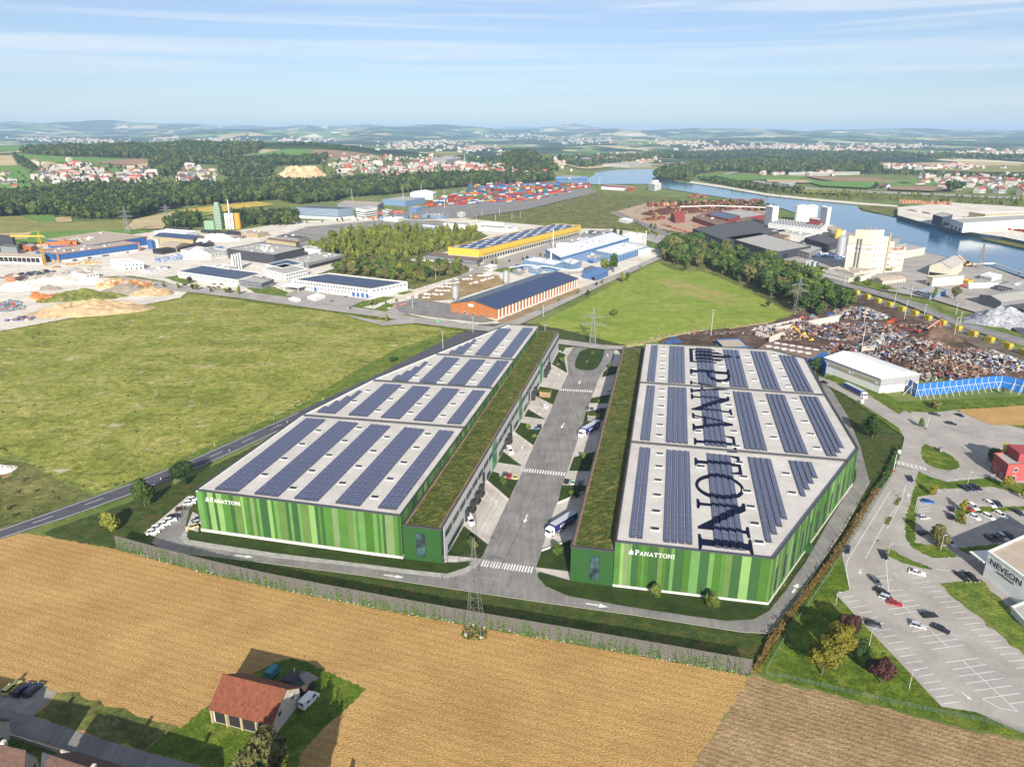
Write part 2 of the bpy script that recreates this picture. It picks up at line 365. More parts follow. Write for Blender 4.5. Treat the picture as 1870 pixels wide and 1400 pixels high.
sheet('lane_verge', 'patchy grass strip along the village lane', 'verge', [(60,1307),(104,1264),(126,1263),(206,1291),(321,1324),(261,1371),(176,1346)], rough_m)
sheet('gravel_parking', 'grey gravel pad with three parked cars by the stubble field', 'parking', [(-60,1268),(0,1258),(40,1248),(85,1253),(105,1263),(60,1307),(0,1293),(-60,1282)], grey_m)
lane = sheet('village_lane', 'grey asphalt lane running past the gardens', 'road', [(-260,1238),(0,1293),(60,1307),(176,1346),(261,1371),(372,1399),(600,1462),(560,1500),(372,1452),(201,1394),(83,1356),(0,1331),(-260,1272)], asph_m)
sheet('garden', 'garden ground beside the village houses', 'lawn', [(-260,1276),(0,1335),(83,1360),(201,1398),(372,1456),(560,1504),(500,1640),(-400,1640)], lawn_m)
sheet('meadow', 'wide rough meadow of yellow green grass', 'meadow', [(-300,650),(0,606),(120,580),(330,545),(345,533),(395,536),(470,553),(620,566),(760,585),(862,603),(800,640),(690,668),(560,738),(420,800),(300,852),(175,902),(130,885),(40,838),(-300,800)], meadow_m)
sheet('scrub', 'rough scrub and bare earth at the meadow corner', 'scrub', [(-300,806),(40,843),(130,889),(172,906),(60,948),(-60,978),(-300,1010)], rough_m)
sheet('sand_patch', 'heap of pale sand at the edge of the scrub', 'sand', [(-60,842),(0,847),(14,855),(26,865),(8,875),(-60,886)], MATS['bare_field'], rnd=1)
sheet('sloping_meadow', 'smooth mown meadow with a brown worn patch', 'meadow', [(985,590),(1045,560),(1200,478),(1230,482),(1260,490),(1350,515),(1420,552),(1448,572),(1440,585),(1290,605),(1205,625),(1140,640),(1040,640),(1000,620)], slope_m)
sheet('ditch_strip', 'dark green ditch along the meadow edge', 'verge', [(30,972),(160,912),(290,858),(400,805),(540,745),(640,682),(720,640),(800,612),(850,605),(870,607),(800,650),(700,682),(600,745),(430,820),(240,905),(120,952)], verge_m)
sheet('wood_floor', 'shaded undergrowth below the wood above the mown meadow', 'undergrowth', [(1190,474),(1212,448),(1260,440),(1335,460),(1405,476),(1450,498),(1505,525),(1560,550),(1562,574),(1500,590),(1465,582),(1430,566),(1395,546),(1335,516),(1285,496),(1232,494)], rough_m)
site = sheet('site_grass', 'dark green newly seeded grass round the two halls', 'lawn', [(75,974),(120,958),(200,930),(300,893),(430,832),(560,768),(700,690),(800,645),(870,606),(930,586),(1020,600),(1140,630),(1300,640),(1490,650),(1502,696),(1560,734),(1600,762),(1652,801),(1645,831),(1620,880),(1560,960),(1480,1060),(1390,1215),(1372,1233),(1100,1184),(850,1140),(600,1093),(400,1051),(210,1002),(118,985)], site_m)
main_road = sheet('country_road', 'dark two lane road past the meadow', 'road', [(-260,1035),(-100,999),(0,967),(120,925),(240,882),(352,838),(440,799),(545,752),(690,684),(775,640),(870,594),(905,580),(925,586),(880,610),(790,650),(700,696),(560,764),(450,816),(365,854),(250,900),(125,945),(0,985),(-100,1018),(-260,1058)], dark_m)
LZ = LAY[0]
def stripe(parent, a, b, w, z=None, name='lane_line'):
 a, b = (G(*q).xy for q in (a, b)); d = (b-a).normalized(); n = Vector((-d.y, d.x))*w/2
 z = z or parent['zz'] + .006
 m = MB().poly([(p.x, p.y, z) for p in (a-n, b-n, b+n, a+n)]);
 return m.build(name, white_m, parent)
def along(poly, t):
 P_ = [G(*q).xy for q in poly]; L_ = [0]
 for a, b in zip(P_, P_[1:]): L_.append(L_[-1] + (b-a).length)
 for i in range(len(P_)-1):
  if t <= L_[i+1]: return P_[i].lerp(P_[i+1], (t-L_[i])/(L_[i+1]-L_[i]))
 return P_[-1]
def band(parent, pts, w, z, name, mat=None):
 mb = MB(); L_ = []
 for i, p in enumerate(pts):
  d = (pts[min(i+1, len(pts)-1)] - pts[max(i-1, 0)]).normalized(); n = Vector((-d.y, d.x))*w/2; L_.append((p-n, p+n))
 for (a, b), (c, e) in zip(L_, L_[1:]): mb.poly([(a.x,a.y,z),(c.x,c.y,z),(e.x,e.y,z),(b.x,b.y,z)])
 return mb.build(name, mat or white_m, parent)
cl = [(-100,1008),(0,976),(120,935),(240,891),(358,846),(445,807),(552,758),(640,714)]
for k in range(14):
 a, b = along(cl, 8 + k*17), along(cl, 14.5 + k*17); n = (b-a).normalized(); n = Vector((-n.y, n.x))*.12; z = main_road['zz'] + .006
 MB().poly([(p.x, p.y, z) for p in (a-n, b-n, b+n, a+n)]).build('lane_dash', white_m, main_road)
for e in ([(-100,1001),(0,969),(120,927),(240,884),(352,840),(440,801),(545,754)], [(-100,1016),(0,983),(125,943),(250,898),(365,852),(450,814),(560,762)]):
 band(main_road, [G(*q).xy for q in e], .25, main_road['zz'] + .006, 'edge_line')
ring = sheet('ring_road', 'grey access road round the two green halls', 'road', [
 (350,903),(357,917),(346,930),(337,968),(330,981),(336,993),(376,1001),(500,1019),(640,1034),(760,1050),(816,1056),(845,1050),(866,1039),(877,1026),(977,1041),(982,1054),(997,1071),(1000,1074),(1038,1088.5),(1150,1108.6),(1251,1124),(1327,1134),(1377,1131),(1407,1114),(1435,1080),(1470,1028),(1513,953),(1545,903),(1563,876),(1564,861),(1553,838),(1530,776),(1508,722),(1500,700),(1512,706),(1522,718),(1548,760),(1571,816),(1587,878),(1578,900),(1541,963),(1520,996),(1475,1061),(1452,1098),(1427,1141),(1402,1156),(1352,1153),(1176,1125),(1000,1100.6),(850,1078),(670,1051),(500,1029),(390,1015),(300,1006),(277,992),(285,981),(310,955),(338,928),(340,918)], asph_m)
sheet('pavement', 'pale paved footpath along the front lawn', 'pavement', [(337,968),(345,966),(341,980),(346,986),(376,991),(500,1010),(640,1027),(760,1042),(816,1048),(850,1037),(864,1028.5),(880,1010),(884,1020),(866,1039),(845,1050),(816,1056),(760,1050),(640,1034),(500,1019),(376,1001),(336,993),(330,981)], pave_m)
for q, n in (([(813,1018),(880,1020),(877,1030),(868,1031),(812,1026)], 'left'), ([(978,1038),(1041,1051),(1041,1061),(1034,1060),(980,1047)], 'right')):
 sheet('footpath', 'short paved footpath from the zebra crossing to the %s' % ('wing with a white van' if n == 'left' else 'wing with a purple truck'), 'pavement', q, pave_m)
sheet('parking_bay', 'pale parking bays with a row of white cars', 'parking', [(263,974),(345,905),(357,917),(338,928),(310,955),(283,980)], conc_m)
sheet('parking_bay', 'pale parking bays at the hall corner with a beige car', 'parking', [(341,966),(352,935),(362,940),(362,972)], conc_m)
court = sheet('courtyard_apron', 'pale concrete aprons between the two halls', 'pavement', [(810,1028),(880,1020),(978,1041),(1041,1060),(1042,1040),(1085,880),(1140,660),(1128,640),(1050,634),(1028,636),(1020,640),(960,740),(900,850)], conc_m)
croad = sheet('courtyard_road', 'grey courtyard road between the loading docks', 'road', [(876,1031),(879,1022),(891,994),(928,914),(937,900),(973.5,818),(989,785),(1022.5,713),(1038,682),(1035,653),(1047,634),(1122,636),(1122,655),(1109,670),(1100,680),(1093,694),(1080,727),(1045,834),(1024,897),(1012,933),(977,1041)], asph_m)
isl = sheet('traffic_island', 'oval green island at the far end of the courtyard road', 'lawn', [(1049,670),(1052,655),(1061,638),(1105.5,635),(1101,655),(1094,668),(1088,675),(1071.6,677.5),(1056,675)], bed_m, rnd=1, thick=.01)
GR = [('beside the white van in the front dock yard', [(847,961),(891,994.5),(879,1021),(816,1015)]), ('behind the grey, red and yellow cars', [(887.5,879),(899,861),(947,877),(929,914)]),
 ('between the third dock yard and the three bays', [(919,825.5),(954,852),(908.5,845)]), ('with two clipped bushes beside a dock ramp', [(939,791),(951,772),(990,780.5),(973,817)]),
 ('as a thin wedge behind the white pickup', [(964.6,748),(997,767),(957,761)]), ('round the wooden bin shelter', [(986,706.5),(1021.6,713),(1010,740),(977,723)]),
 ('at the far end of the dock wall', [(1020,643),(1033,648),(1030,655),(1036,682),(1007,667)]),
 ('beside the second zebra crossing under the wing', [(1039,861),(1048,836),(1088,825),(1086,861)]), ('behind the black, green and grey cars', [(1018,921),(1026,887),(1070,888),(1068,900)]),
 ('at the crossing, shaded by the wing with the purple truck', [(989,1007),(1043,987),(1042,1045),(979,1037)]),
 ('round the green-roofed cycle shelter', [(1062,783),(1071,753),(1108,745),(1102,769)]), ('with a round bush in the shade', [(1077,737),(1080,728),(1114,721),(1110,737)]),
 ('at the bend of the far turning loop', [(1099,690),(1102,680),(1112,671),(1128,670),(1126,683)])]
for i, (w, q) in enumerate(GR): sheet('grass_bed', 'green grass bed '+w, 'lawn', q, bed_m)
for (w, q) in (('three cars beside the dock ramp', [(911,872),(914,859),(949,866),(944,878)]), ('three cars opposite, under the wing', [(1027,887),(1032,871),(1068,874),(1064,888)]), ('delivery bins', [(965,785),(968,772),(990,776),(985,785)])):
 sheet('parking_bay', 'pale paved bay for '+w, 'parking', q, conc_m)
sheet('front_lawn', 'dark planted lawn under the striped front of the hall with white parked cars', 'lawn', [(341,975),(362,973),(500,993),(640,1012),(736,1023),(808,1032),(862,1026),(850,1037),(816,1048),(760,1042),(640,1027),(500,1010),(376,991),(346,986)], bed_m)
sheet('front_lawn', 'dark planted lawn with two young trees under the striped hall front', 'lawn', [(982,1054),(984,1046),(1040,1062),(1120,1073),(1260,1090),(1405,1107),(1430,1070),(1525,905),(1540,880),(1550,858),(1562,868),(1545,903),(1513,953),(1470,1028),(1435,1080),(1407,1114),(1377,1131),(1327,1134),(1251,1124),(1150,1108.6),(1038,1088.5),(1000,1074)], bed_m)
def zebra(parent, a, b, wpx, n):
 A, B = G(*a).xy, G(*b).xy; d = (B-A)/n; q = Vector((-d.y, d.x)).normalized()*wpx; z = parent['zz'] + .006
 for k in range(n):
  p = A + d*k; MB().poly([(v.x, v.y, z) for v in (p-q, p+d*.55-q, p+d*.55+q, p+q)]).build('stripe', white_m, parent)
zebra(croad, (880,1029), (975,1042), 1.7, 18); zebra(croad, (957,859), (1034,867), 1.6, 16); zebra(croad, (1024,712), (1083,715.5), 1.5, 15)
def arrow(parent, tail, tip, w=.9):
 A, B = G(*tail).xy, G(*tip).xy; d = (B-A); L_ = d.length; d = d/L_; n = Vector((-d.y, d.x)); z = parent['zz'] + .006; h = A + d*L_*.6
 MB().poly([(p.x, p.y, z) for p in (A-n*w*.28, h-n*w*.28, h-n*w, B, h+n*w, h+n*w*.28, A+n*w*.28)]).build('arrow', white_m, parent)
arrow(ring, (429,1014), (463,1018)); arrow(ring, (701,1050), (738,1055)); arrow(ring, (1070,1102), (1111,1109), 1); arrow(ring, (1447,1083), (1458,1066), 1)
arrow(croad, (963,940), (957,956)); arrow(croad, (1030,773), (1025,783)); arrow(croad, (1060,695), (1057,702)); arrow(croad, (1109,651), (1110,647))
def kerb(px, label, w=.3, h=.12, mat=None):
 pts = [G(*q).xy for q in px]; mb = MB()
 for a, b in zip(pts, pts[1:]):
  d = b-a; mb.box(((a.x+b.x)/2, (a.y+b.y)/2, h/2), (d.length+w*.5, w, h+.1), math.atan2(d.y, d.x))
 return struct(mb.build('kerb', mat or M('kerb_stone', S(196,190,176), .8)), label, 'kerb')
kerb([(300,1007),(390,1016),(500,1030),(670,1052),(850,1079),(1000,1101.5),(1176,1126),(1352,1154),(1402,1157),(1428,1142),(1453,1099),(1476,1062),(1542,964),(1588,879)], 'thin pale kerb along the outer edge of the ring road')
kerb([(977,1042),(982,1055),(997,1072),(1038,1089.5),(1150,1109.6),(1251,1125),(1327,1135),(1377,1132),(1407,1115),(1471,1029),(1514,954),(1564,877)], 'pale kerb along the lawn with two young trees')
kerb([(879,1023),(891,995),(928,914),(973.5,818),(989,785),(1022.5,713),(1038,682)], 'pale kerb on the dock side of the courtyard road')
kerb([(977,1040),(1012,932),(1045,833),(1080,726),(1100,679)], 'pale kerb of the courtyard road on the shaded side')
# serif lettering (outlines, one closed shape per letter)
def _ell(cx, cy, rx, ry, a0, a1, n): return [(cx + rx*math.cos(R(a0+(a1-a0)*k/n)), cy + ry*math.sin(R(a0+(a1-a0)*k/n))) for k in range(n+1)]
GLY = {
 'I': (.36, [[(0,0),(.36,0),(.36,.05),(.255,.075),(.255,.925),(.36,.95),(.36,1),(0,1),(0,.95),(.105,.925),(.105,.075),(0,.05)]]),
 'T': (.90, [[(.27,0),(.63,0),(.63,.05),(.525,.075),(.525,.93),(.74,.93),(.83,.76),(.88,.76),(.87,1),(.03,1),(.02,.76),(.07,.76),(.16,.93),(.375,.93),(.375,.075),(.27,.05)]]),
 'N': (1.0, [[(0,0),(.3,0),(.3,.05),(.2,.08),(.2,.75),(.82,0),(.89,0),(.89,.925),(1,.95),(1,1),(.69,1),(.69,.95),(.8,.925),(.8,.28),(.23,1),(0,1),(0,.95),(.11,.91),(.11,.08),(0,.05)]]),
 'A': (.94, [[(0,0),(.29,0),(.29,.05),(.19,.075),(.26,.28),(.61,.28),(.69,.075),(.58,.05),(.58,0),(.94,0),(.94,.05),(.85,.075),(.52,1),(.42,1),(.1,.075),(0,.05)], [(.29,.35),(.58,.35),(.435,.80)]]),
 'P': (.70, [[(0,0),(.36,0),(.36,.05),(.255,.075),(.255,.43),(.4,.43)] + _ell(.4,.715,.3,.285,-90,90,10)[1:] + [(0,1),(0,.95),(.105,.925),(.105,.075),(0,.05)], [(.255,.5),(.36,.5)] + _ell(.37,.715,.17,.215,-90,90,8)[1:] + [(.255,.93)]]),
 'O': (1.0, [_ell(.5,.5,.5,.51,0,360,28)[:-1], _ell(.5,.5,.34,.44,0,360,28)[:-1]]),
}
LOGO = [[[(0,0),(.8,0),(.8,.62),(.72,.66),(.72,.09),(.08,.09),(.08,.66),(0,.62)]], [[(.14,.14),(.27,.14),(.27,.86),(.14,.72)]], [[(.32,.14),(.48,.14),(.48,.97),(.4,1.06),(.32,.97)]], [[(.53,.14),(.66,.14),(.66,.72),(.53,.86)]], [[(.4,1.1),(.47,1.18),(.4,1.26),(.33,1.18)]]]
def glyph_tris(loops):
 flat = [p for l in loops for p in l]; tri = tessellate_polygon([[Vector((p[0], p[1], 0)) for p in l] for l in loops]); out = []
 for t in tri:
  a, b, c = (Vector(flat[i]) for i in t)
  out.append(t if (b-a).cross(c-a) > 0 else t[::-1])
 return flat, out
def glyph_mesh(name, loops, O, X, Y, mat, depth=.12):
 """a letter with thickness: O origin, X and Y unit-height axes, extruded along X x Y"""
 O, X, Y = Vector(O), Vector(X), Vector(Y); n = X.cross(Y).normalized()*depth; flat, tri = glyph_tris(loops); k = len(flat); b = MB()
 P = [O + X*p[0] + Y*p[1] for p in flat]; b.v = [tuple(p+n) for p in P] + [tuple(p) for p in P]
 for t in tri: b.f.append(tuple(t)); b.m.append(0)
 s = 0
 for l in loops:
  m = len(l)
  for i in range(m): b.f.append((s+i, s+(i+1) % m, k+s+(i+1) % m, k+s+i)); b.m.append(0)
  s += m
 return b.mesh(name, mat)
def sign_text(txt, parent, O, X, Y, H, mat, big=1.25, gap=.10, logo=True, depth=.15):
 """facade sign: emblem then small-capitals word, first letter larger"""
 O, X, Y = Vector(O), Vector(X).normalized(), Vector(Y).normalized(); x = 0
 if logo:
  for l in LOGO: obj('emblem', glyph_mesh('emblem', l, O + X*x, X*H*1.15, Y*H*1.15, mat, depth), parent)
  x += H*1.35
 for i, ch in enumerate(txt):
  h = H*big if i == 0 else H; w, loops = GLY[ch]
  obj('letter', glyph_mesh('letter_'+ch, loops, O + X*x, X*h, Y*h, mat, depth), parent); x += (w + gap)*h
 return x
# the two halls
HZ, WZ = 16.0, 12.7
greens = [M('panel_%s' % n, S(*c, .4), .55, .1, .25, spec=.25) for n, c in (('forest',(76,124,70)), ('leaf',(104,164,74)), ('grass',(92,146,56)), ('apple',(132,188,108)), ('lime',(172,218,132)), ('moss',(128,164,88)), ('sage',(156,184,124)))]
wing_m = M('wing_green', S(62,122,56,.36), .5, .06, .3)
coping_m = M('coping', S(66,70,74), .5, .08, 1)
plinth_m = M('plinth', S(206,204,198), .8, .08, 1)
frame_m = M('dark_frame', S(52,58,62), .4, .08, 2)
white_s = M('white_sign', S(245,245,245), .5, .02, 1)
navy_s = M('navy_letter', S(22,30,62,.6), .8, .06, 1, spec=.1)
alu_m = M('aluminium', S(196,198,200), .35, .08, 1.2, .4)
def glass_mat():
 m, nt, b = mk('glass'); f = nz(nt, .35, 2, .5); nt.links.new(ramp(nt, f, [(.35, S(30,44,50)), (.6, S(70,100,104))]), b.inputs['Base Color'])
 b.inputs['Roughness'].default_value = .08; b.inputs['Specular IOR Level'].default_value = .8
 return m
glass_m = glass_mat()
def roof_mat(name, c, rot, tile=2.4):
 m, nt, b = mk(name); g = nt.nodes.new('ShaderNodeNewGeometry'); mp = nt.nodes.new('ShaderNodeMapping'); mp.inputs['Rotation'].default_value = (0, 0, rot)
 nt.links.new(g.outputs['Position'], mp.inputs[0]); br = nt.nodes.new('ShaderNodeTexBrick'); nt.links.new(mp.outputs[0], br.inputs['Vector'])
 br.offset = 0; br.inputs['Scale'].default_value = 1; br.inputs['Brick Width'].default_value = tile; br.inputs['Row Height'].default_value = tile; br.inputs['Mortar Size'].default_value = .05
 br.inputs['Color1'].default_value = (1.03, 1.03, 1.03, 1); br.inputs['Color2'].default_value = (.96, .96, .96, 1); br.inputs['Mortar'].default_value = (.84, .84, .84, 1)
 f = ramp(nt, nz(nt, .09, 8, .72), [(.3, tuple(v*.8 for v in c)), (.7, tuple(v*1.06 for v in c))])
 nt.links.new(mixc(nt, 1, f, br.outputs[0], 'MULTIPLY'), b.inputs['Base Color']); b.inputs['Roughness'].default_value = .85
 return m
roof_m = roof_mat('hall_roof', S(202,196,190,.9), R(-12.7))
def solar_mat():
 m, nt, b = mk('solar_cell'); f = nz(nt, .8, 2, .5)
 nt.links.new(ramp(nt, f, [(.3, S(66,70,96,.8)), (.7, S(88,94,124,.8))]), b.inputs['Base Color']); b.inputs['Roughness'].default_value = .32
 b.inputs['Specular IOR Level'].default_value = .6; return m
solar_m = solar_mat(); solar_2 = M('solar_cell_b', S(66,72,104,.8), .3, .08, .8, spec=.6); solar_back = M('solar_back', S(40,40,46), .7, .1); solar_fr = M('solar_frame', S(176,180,194), .4, .05)
sedum_m = ground_mat('sedum', (S(64,78,34), S(86,96,42), S(128,112,60)), 1/6, 1/.8, 1/2.5, (S(136,72,44), 1/14, .63), .35, con=1.2, mott=.78)
gstrip_m = ground_mat('gravel_edge', (S(128,100,80), S(146,118,98), S(162,136,116)), 1/3, 1/.5)
class Frame:
 """u across, v along the long side; world xy = o + u*U + v*V"""
 def __init__(s, o, v):
  s.o = Vector(o[:2]); s.V = Vector(v[:2]).normalized(); s.U = Vector((s.V.y, -s.V.x))
 def w(s, u, v, z=0): p = s.o + s.U*u + s.V*v; return Vector((p.x, p.y, z))
 def l(s, p): d = Vector(p[:2]) - s.o; return d.dot(s.U), d.dot(s.V)
def panel_wall(parent, a, b, z0, z1, seed, wmin=.9, wmax=3.0, t=.14):
 """vertical facade panels of mixed width and green between points a and b, outside on the right of a->b"""
 rs = random.Random(seed); a, b = Vector(a[:2]), Vector(b[:2]); L_ = (b-a).length; d = (b-a)/L_; n = Vector((d.y, -d.x)); x = 0; last = None
 while x < L_ - .01:
  w = min(rs.choice([wmin, wmin*1.2, wmin*1.6, wmax*.75, wmax]), L_-x)
  if L_-x-w < .5: w = L_-x
  ci = rs.choices(range(7), [16, 20, 20, 18, 14, 8, 4])[0]
  while ci == last: ci = rs.choices(range(7), [16, 20, 20, 18, 14, 8, 4])[0]
  last = ci; tt = t + rs.uniform(0, .05); c = a + d*(x+w/2) + n*tt/2
  MB().box((c.x, c.y, (z0+z1)/2), (w-.04, tt, z1-z0), math.atan2(d.y, d.x)).build('panel', greens[ci], parent); x += w
def coping(parent, pts, z, w=.5, h=.45, closed=True, name='coping', mat=None):
 m = MB(); n = len(pts)
 for i in range(n if closed else n-1):
  a, b = Vector(pts[i][:2]), Vector(pts[(i+1) % n][:2]); d = b-a
  m.box(((a.x+b.x)/2, (a.y+b.y)/2, z + (.002 if i % 2 else 0)), (d.length + w*.98, w, h), math.atan2(d.y, d.x))
 return m.build(name, mat or coping_m, parent)
def window(parent, a, d, n, x, z, w, h, nx=1, nz_=3, name='window', bar=.12, fm=None, gm=None):
 """a framed window on a wall: a start, d along, n outward; frame proud of the wall, pane behind the bars"""
 fm = fm or frame_m; c = a + d*(x+w/2); ang = math.atan2(d.y, d.x); m = MB()
 for k in range(nx+1): p = a + d*(x + w*k/nx) + n*.1; m.box((p.x, p.y, z+h/2), (bar, .2, h+bar), ang)
 for k in range(nz_+1): p = c + n*.1; m.box((p.x, p.y, z + h*k/nz_), (w-bar, .19, bar), ang)
 f = m.build(name, fm, parent); p = c + n*.05
 MB().box((p.x, p.y, z+h/2), (w-.02, .1, h-.02), ang).build('pane', gm or glass_m, f)
 return f
strips = {}
def solar_strip(parent, fr, u0, u1, v0, v1, z, key, mod=1.7):
 if v1 < v0: v0, v1 = v1, v0
 zl, zh = z + .28, z + .62; n = max(1, int(round((v1-v0)/mod))); m = MB(); e = .05
 def q(u, v, dz=0): t = (u-u0)/(u1-u0); return fr.w(u, v, zh + (zl-zh)*t + dz)
 for k in range(n):
  a, b = v0 + (v1-v0)*k/n, v0 + (v1-v0)*(k+1)/n
  um = (u0+u1)/2
  for ua, ub in ((u0+.04, um-.03), (um+.03, u1-.04)): m.poly([q(ua, a+e, .012), q(ub, a+e, .012), q(ub, b-e, .012), q(ua, b-e, .012)], 0 if k % 2 else 3)
 m.poly([q(u0, v0), q(u1, v0), q(u1, v1), q(u0, v1)], 1)
 B = lambda u, v, zz: fr.w(u, v, zz)
 m.poly([B(u0, v1, z+.03), B(u0, v0, z+.03), q(u0, v0), q(u0, v1)], 2)
 m.poly([B(u0, v0, z+.03), B(u1, v0, z+.03), q(u1, v0), q(u0, v0)], 2); m.poly([B(u1, v1, z+.03), B(u0, v1, z+.03), q(u0, v1), q(u1, v1)], 2)
 m.poly([B(u1, v0, z+.03), B(u1, v1, z+.03), q(u1, v1), q(u1, v0)], 2)
 m.build('solar_row', [solar_m, solar_fr, solar_back, solar_2], parent); strips.setdefault(key, []).append((u0, u1, v0, v1, zh, zl))
def solar_group(parent, fr, fl, frt, bl, n, key, fill, z, ends=None, fronts=None):
 zz = z + .45
 a, b, c = fr.l(G(*fl, zz)), fr.l(G(*frt, zz)), fr.l(G(*bl, zz)); w = (b[0]-a[0])/n
 for i in range(n):
  v0 = a[1] + (b[1]-a[1])*(i+.5)/n; v1 = c[1] + (v0-a[1])
  if ends: v1 = fr.l(G(*ends[i], zz))[1]
  if fronts: v0 = fr.l(G(*fronts[i], zz))[1]; v1 = c[1] + (b[1]-a[1])*(i+.5)/n*.2
  solar_strip(parent, fr, a[0]+w*i, a[0]+w*(i+fill), v0, v1, z, key)
def hatches(parent, fr, us, vs, z):
 me = getattr(hatches, 'me', None)
 if not me:
  m = MB().box((0, 0, .14), (3.0, 1.9, .28)); me = m.mesh('roof_hatch', M('hatch_kerb', S(236,234,230), .6, .04)); g = MB().box((0, 0, .31), (2.5, 1.35, .14)).mesh('dome', M('hatch_dome', S(40,42,46), .25, .1))
  hatches.me, hatches.g = me, g
 ang = math.atan2(fr.U.y, fr.U.x)
 for u in us:
  for v in vs:
   p = fr.w(u, v, z); h = obj('roof_hatch', hatches.me, parent); h.location = p - parent.location; h.rotation_euler = (0, 0, ang); h.matrix_parent_inverse = Matrix()
   obj('dome', hatches.g, h)
def flat_roof(parent, pts, z, mat, name='roof'):
 pts = ccw([Vector(p[:2]) for p in pts]); tri = tessellate_polygon([[Vector((p.x, p.y, 0)) for p in pts]]); m = MB(); m.v = [(p.x, p.y, z) for p in pts]
 for t in tri:
  q = [pts[i] for i in t]; m.f.append(tuple(t) if (q[1]-q[0]).cross(q[2]-q[0]) > 0 else tuple(t)[::-1]); m.m.append(0)
 return m.build(name, mat, parent)
def planted_roof(parent, fr, u0, u1, v0, v1, z):
 nu, nv = max(2, int((u1-u0)/1.0)), int((v1-v0)/1.3); m = MB(); rs = random.Random(5)
 for j in range(nv+1):
  for i in range(nu+1): m.v.append(tuple(fr.w(u0+(u1-u0)*i/nu, v0+(v1-v0)*j/nv, z + rs.uniform(0, .32))))
 for j in range(nv):
  for i in range(nu): k = j*(nu+1)+i; m.f.append((k, k+1, k+nu+2, k+nu+1)); m.m.append(0)
 o = m.build('planted_roof', sedum_m, parent); o['kind'] = 'stuff'; return o
# hall with the car park (left in the photo)
o = G(804.6, 966, WZ); LF = Frame(o, G(1020, 605, WZ) - o)
lpx = [(357,894),(730,941),(985,595),(927,592),(796,645),(683,691),(551,757)]
LP = [G(*p, HZ) for p in lpx]
hallL = root('striped_hall', 'green striped hall with dense solar rows and a planted wing above sunny docks', 'warehouse', (LP[0].x, LP[0].y, 0), 'green striped logistics halls')
MB().prism(ccw([p.xy for p in LP]), .0, HZ-.55, top=False).build('wall', M('hall_wall', S(92,140,62), .6), hallL)
cor = ccw([p.xy for p in LP])
MB().prism([p for p in cor], -.1, 1.25, top=False, bottom=False).build('plinth', plinth_m, hallL).scale = (1, 1, 1)
def off(pts, d):
 n = len(pts); out = []
 for i in range(n):
  a, b, c = Vector(pts[i-1]), Vector(pts[i]), Vector(pts[(i+1) % n]); d1 = (b-a).normalized(); d2 = (c-b).normalized(); n1, n2 = Vector((d1.y, -d1.x)), Vector((d2.y, -d2.x)); k = (n1+n2); out.append(b + k*d/max(.3, 1+n1.dot(n2)))
 return out
MB().prism(off(cor, .28), -.1, 1.2, top=True, bottom=False).build('plinth_course', plinth_m, hallL)
for i in range(len(LP)):
 a, b = LP[i].xy, LP[(i+1) % len(LP)].xy
 panel_wall(hallL, a, b, 1.25, HZ-.25, 40+i, *( (.9, 2.9) if i < 1 else (1.6, 4.2)))
coping(hallL, [p.xy for p in LP], HZ)
flat_roof(hallL, LP, HZ-.5, roof_m)
for a, b in (((551,757),(848,780)), ((683,694),(899,708)), ((796,646),(938,656))):
 A, B = G(*a, HZ).xy, G(*b, HZ).xy; coping(hallL, [A, B], HZ-.1, .55, .8, False, 'fire_wall')
 A, B = A + LF.V*.6, B + LF.V*.6
 coping(hallL, [A, B], HZ-.3, .5, .4, False, 'parapet', M('parapet_white', S(232,230,226), .7))
for i in (6, 5, 4, 3):
 A, B = LP[i].xy, LP[(i+1) % 7].xy; d = (B-A).normalized(); nn = Vector((-d.y, d.x)); coping(hallL, [A+nn*.75, B+nn*.75], HZ-.28, .5, .4, False, 'parapet', MATS['parapet_white'])
zr = HZ - .5
for g in [((392.2,892.2),(435.4,896),(559.8,762.8),4), ((464.3,900.3),(508.3,905.3),(620,768.3),4), ((537.2,908.5),(581,913.6),(680.4,774),4), ((612.6,916.6),(657.8,922.4),(740.7,779.6),4), ((690,925.6),(724.4,929),(804,784.7),3),
   ((636.4,756.5),(671.6,759),(701.8,700),4), ((695.5,761),(730.6,763.6),(754.5,704),4), ((755,766),(790,768.6),(806,707.5),4), ((816,772),(842.7,773),(862.8,712),3),
   ((766,696),(796,699),(808,651),4), ((817.6,700.4),(849,702),(855,655),4), ((871,705),(895.5,705.4),(906.8,658),3), ((866.7,647.3),(893,649.4),(914,599),4), ((914,650.7),(935,652),(957.5,598),3)]:
 solar_group(hallL, LF, *g, 'L', .93, zr)
solar_group(hallL, LF, (579,751.5), (612.6,754), (592,741), 4, 'L', .93, zr, ends=[(592.5,741),(614,731),(636,722.6),(658,713)])
solar_group(hallL, LF, (716,693), (745,695), (727,684), 4, 'L', .93, zr, ends=[(727,684),(742,676),(757,668.5),(776,660)])
solar_group(hallL, LF, (819.5,644.7), (845.7,646), (826,639), 4, 'L', .93, zr, ends=[(826,639.4),(841.8,631.6),(855,625.8),(869,619)])
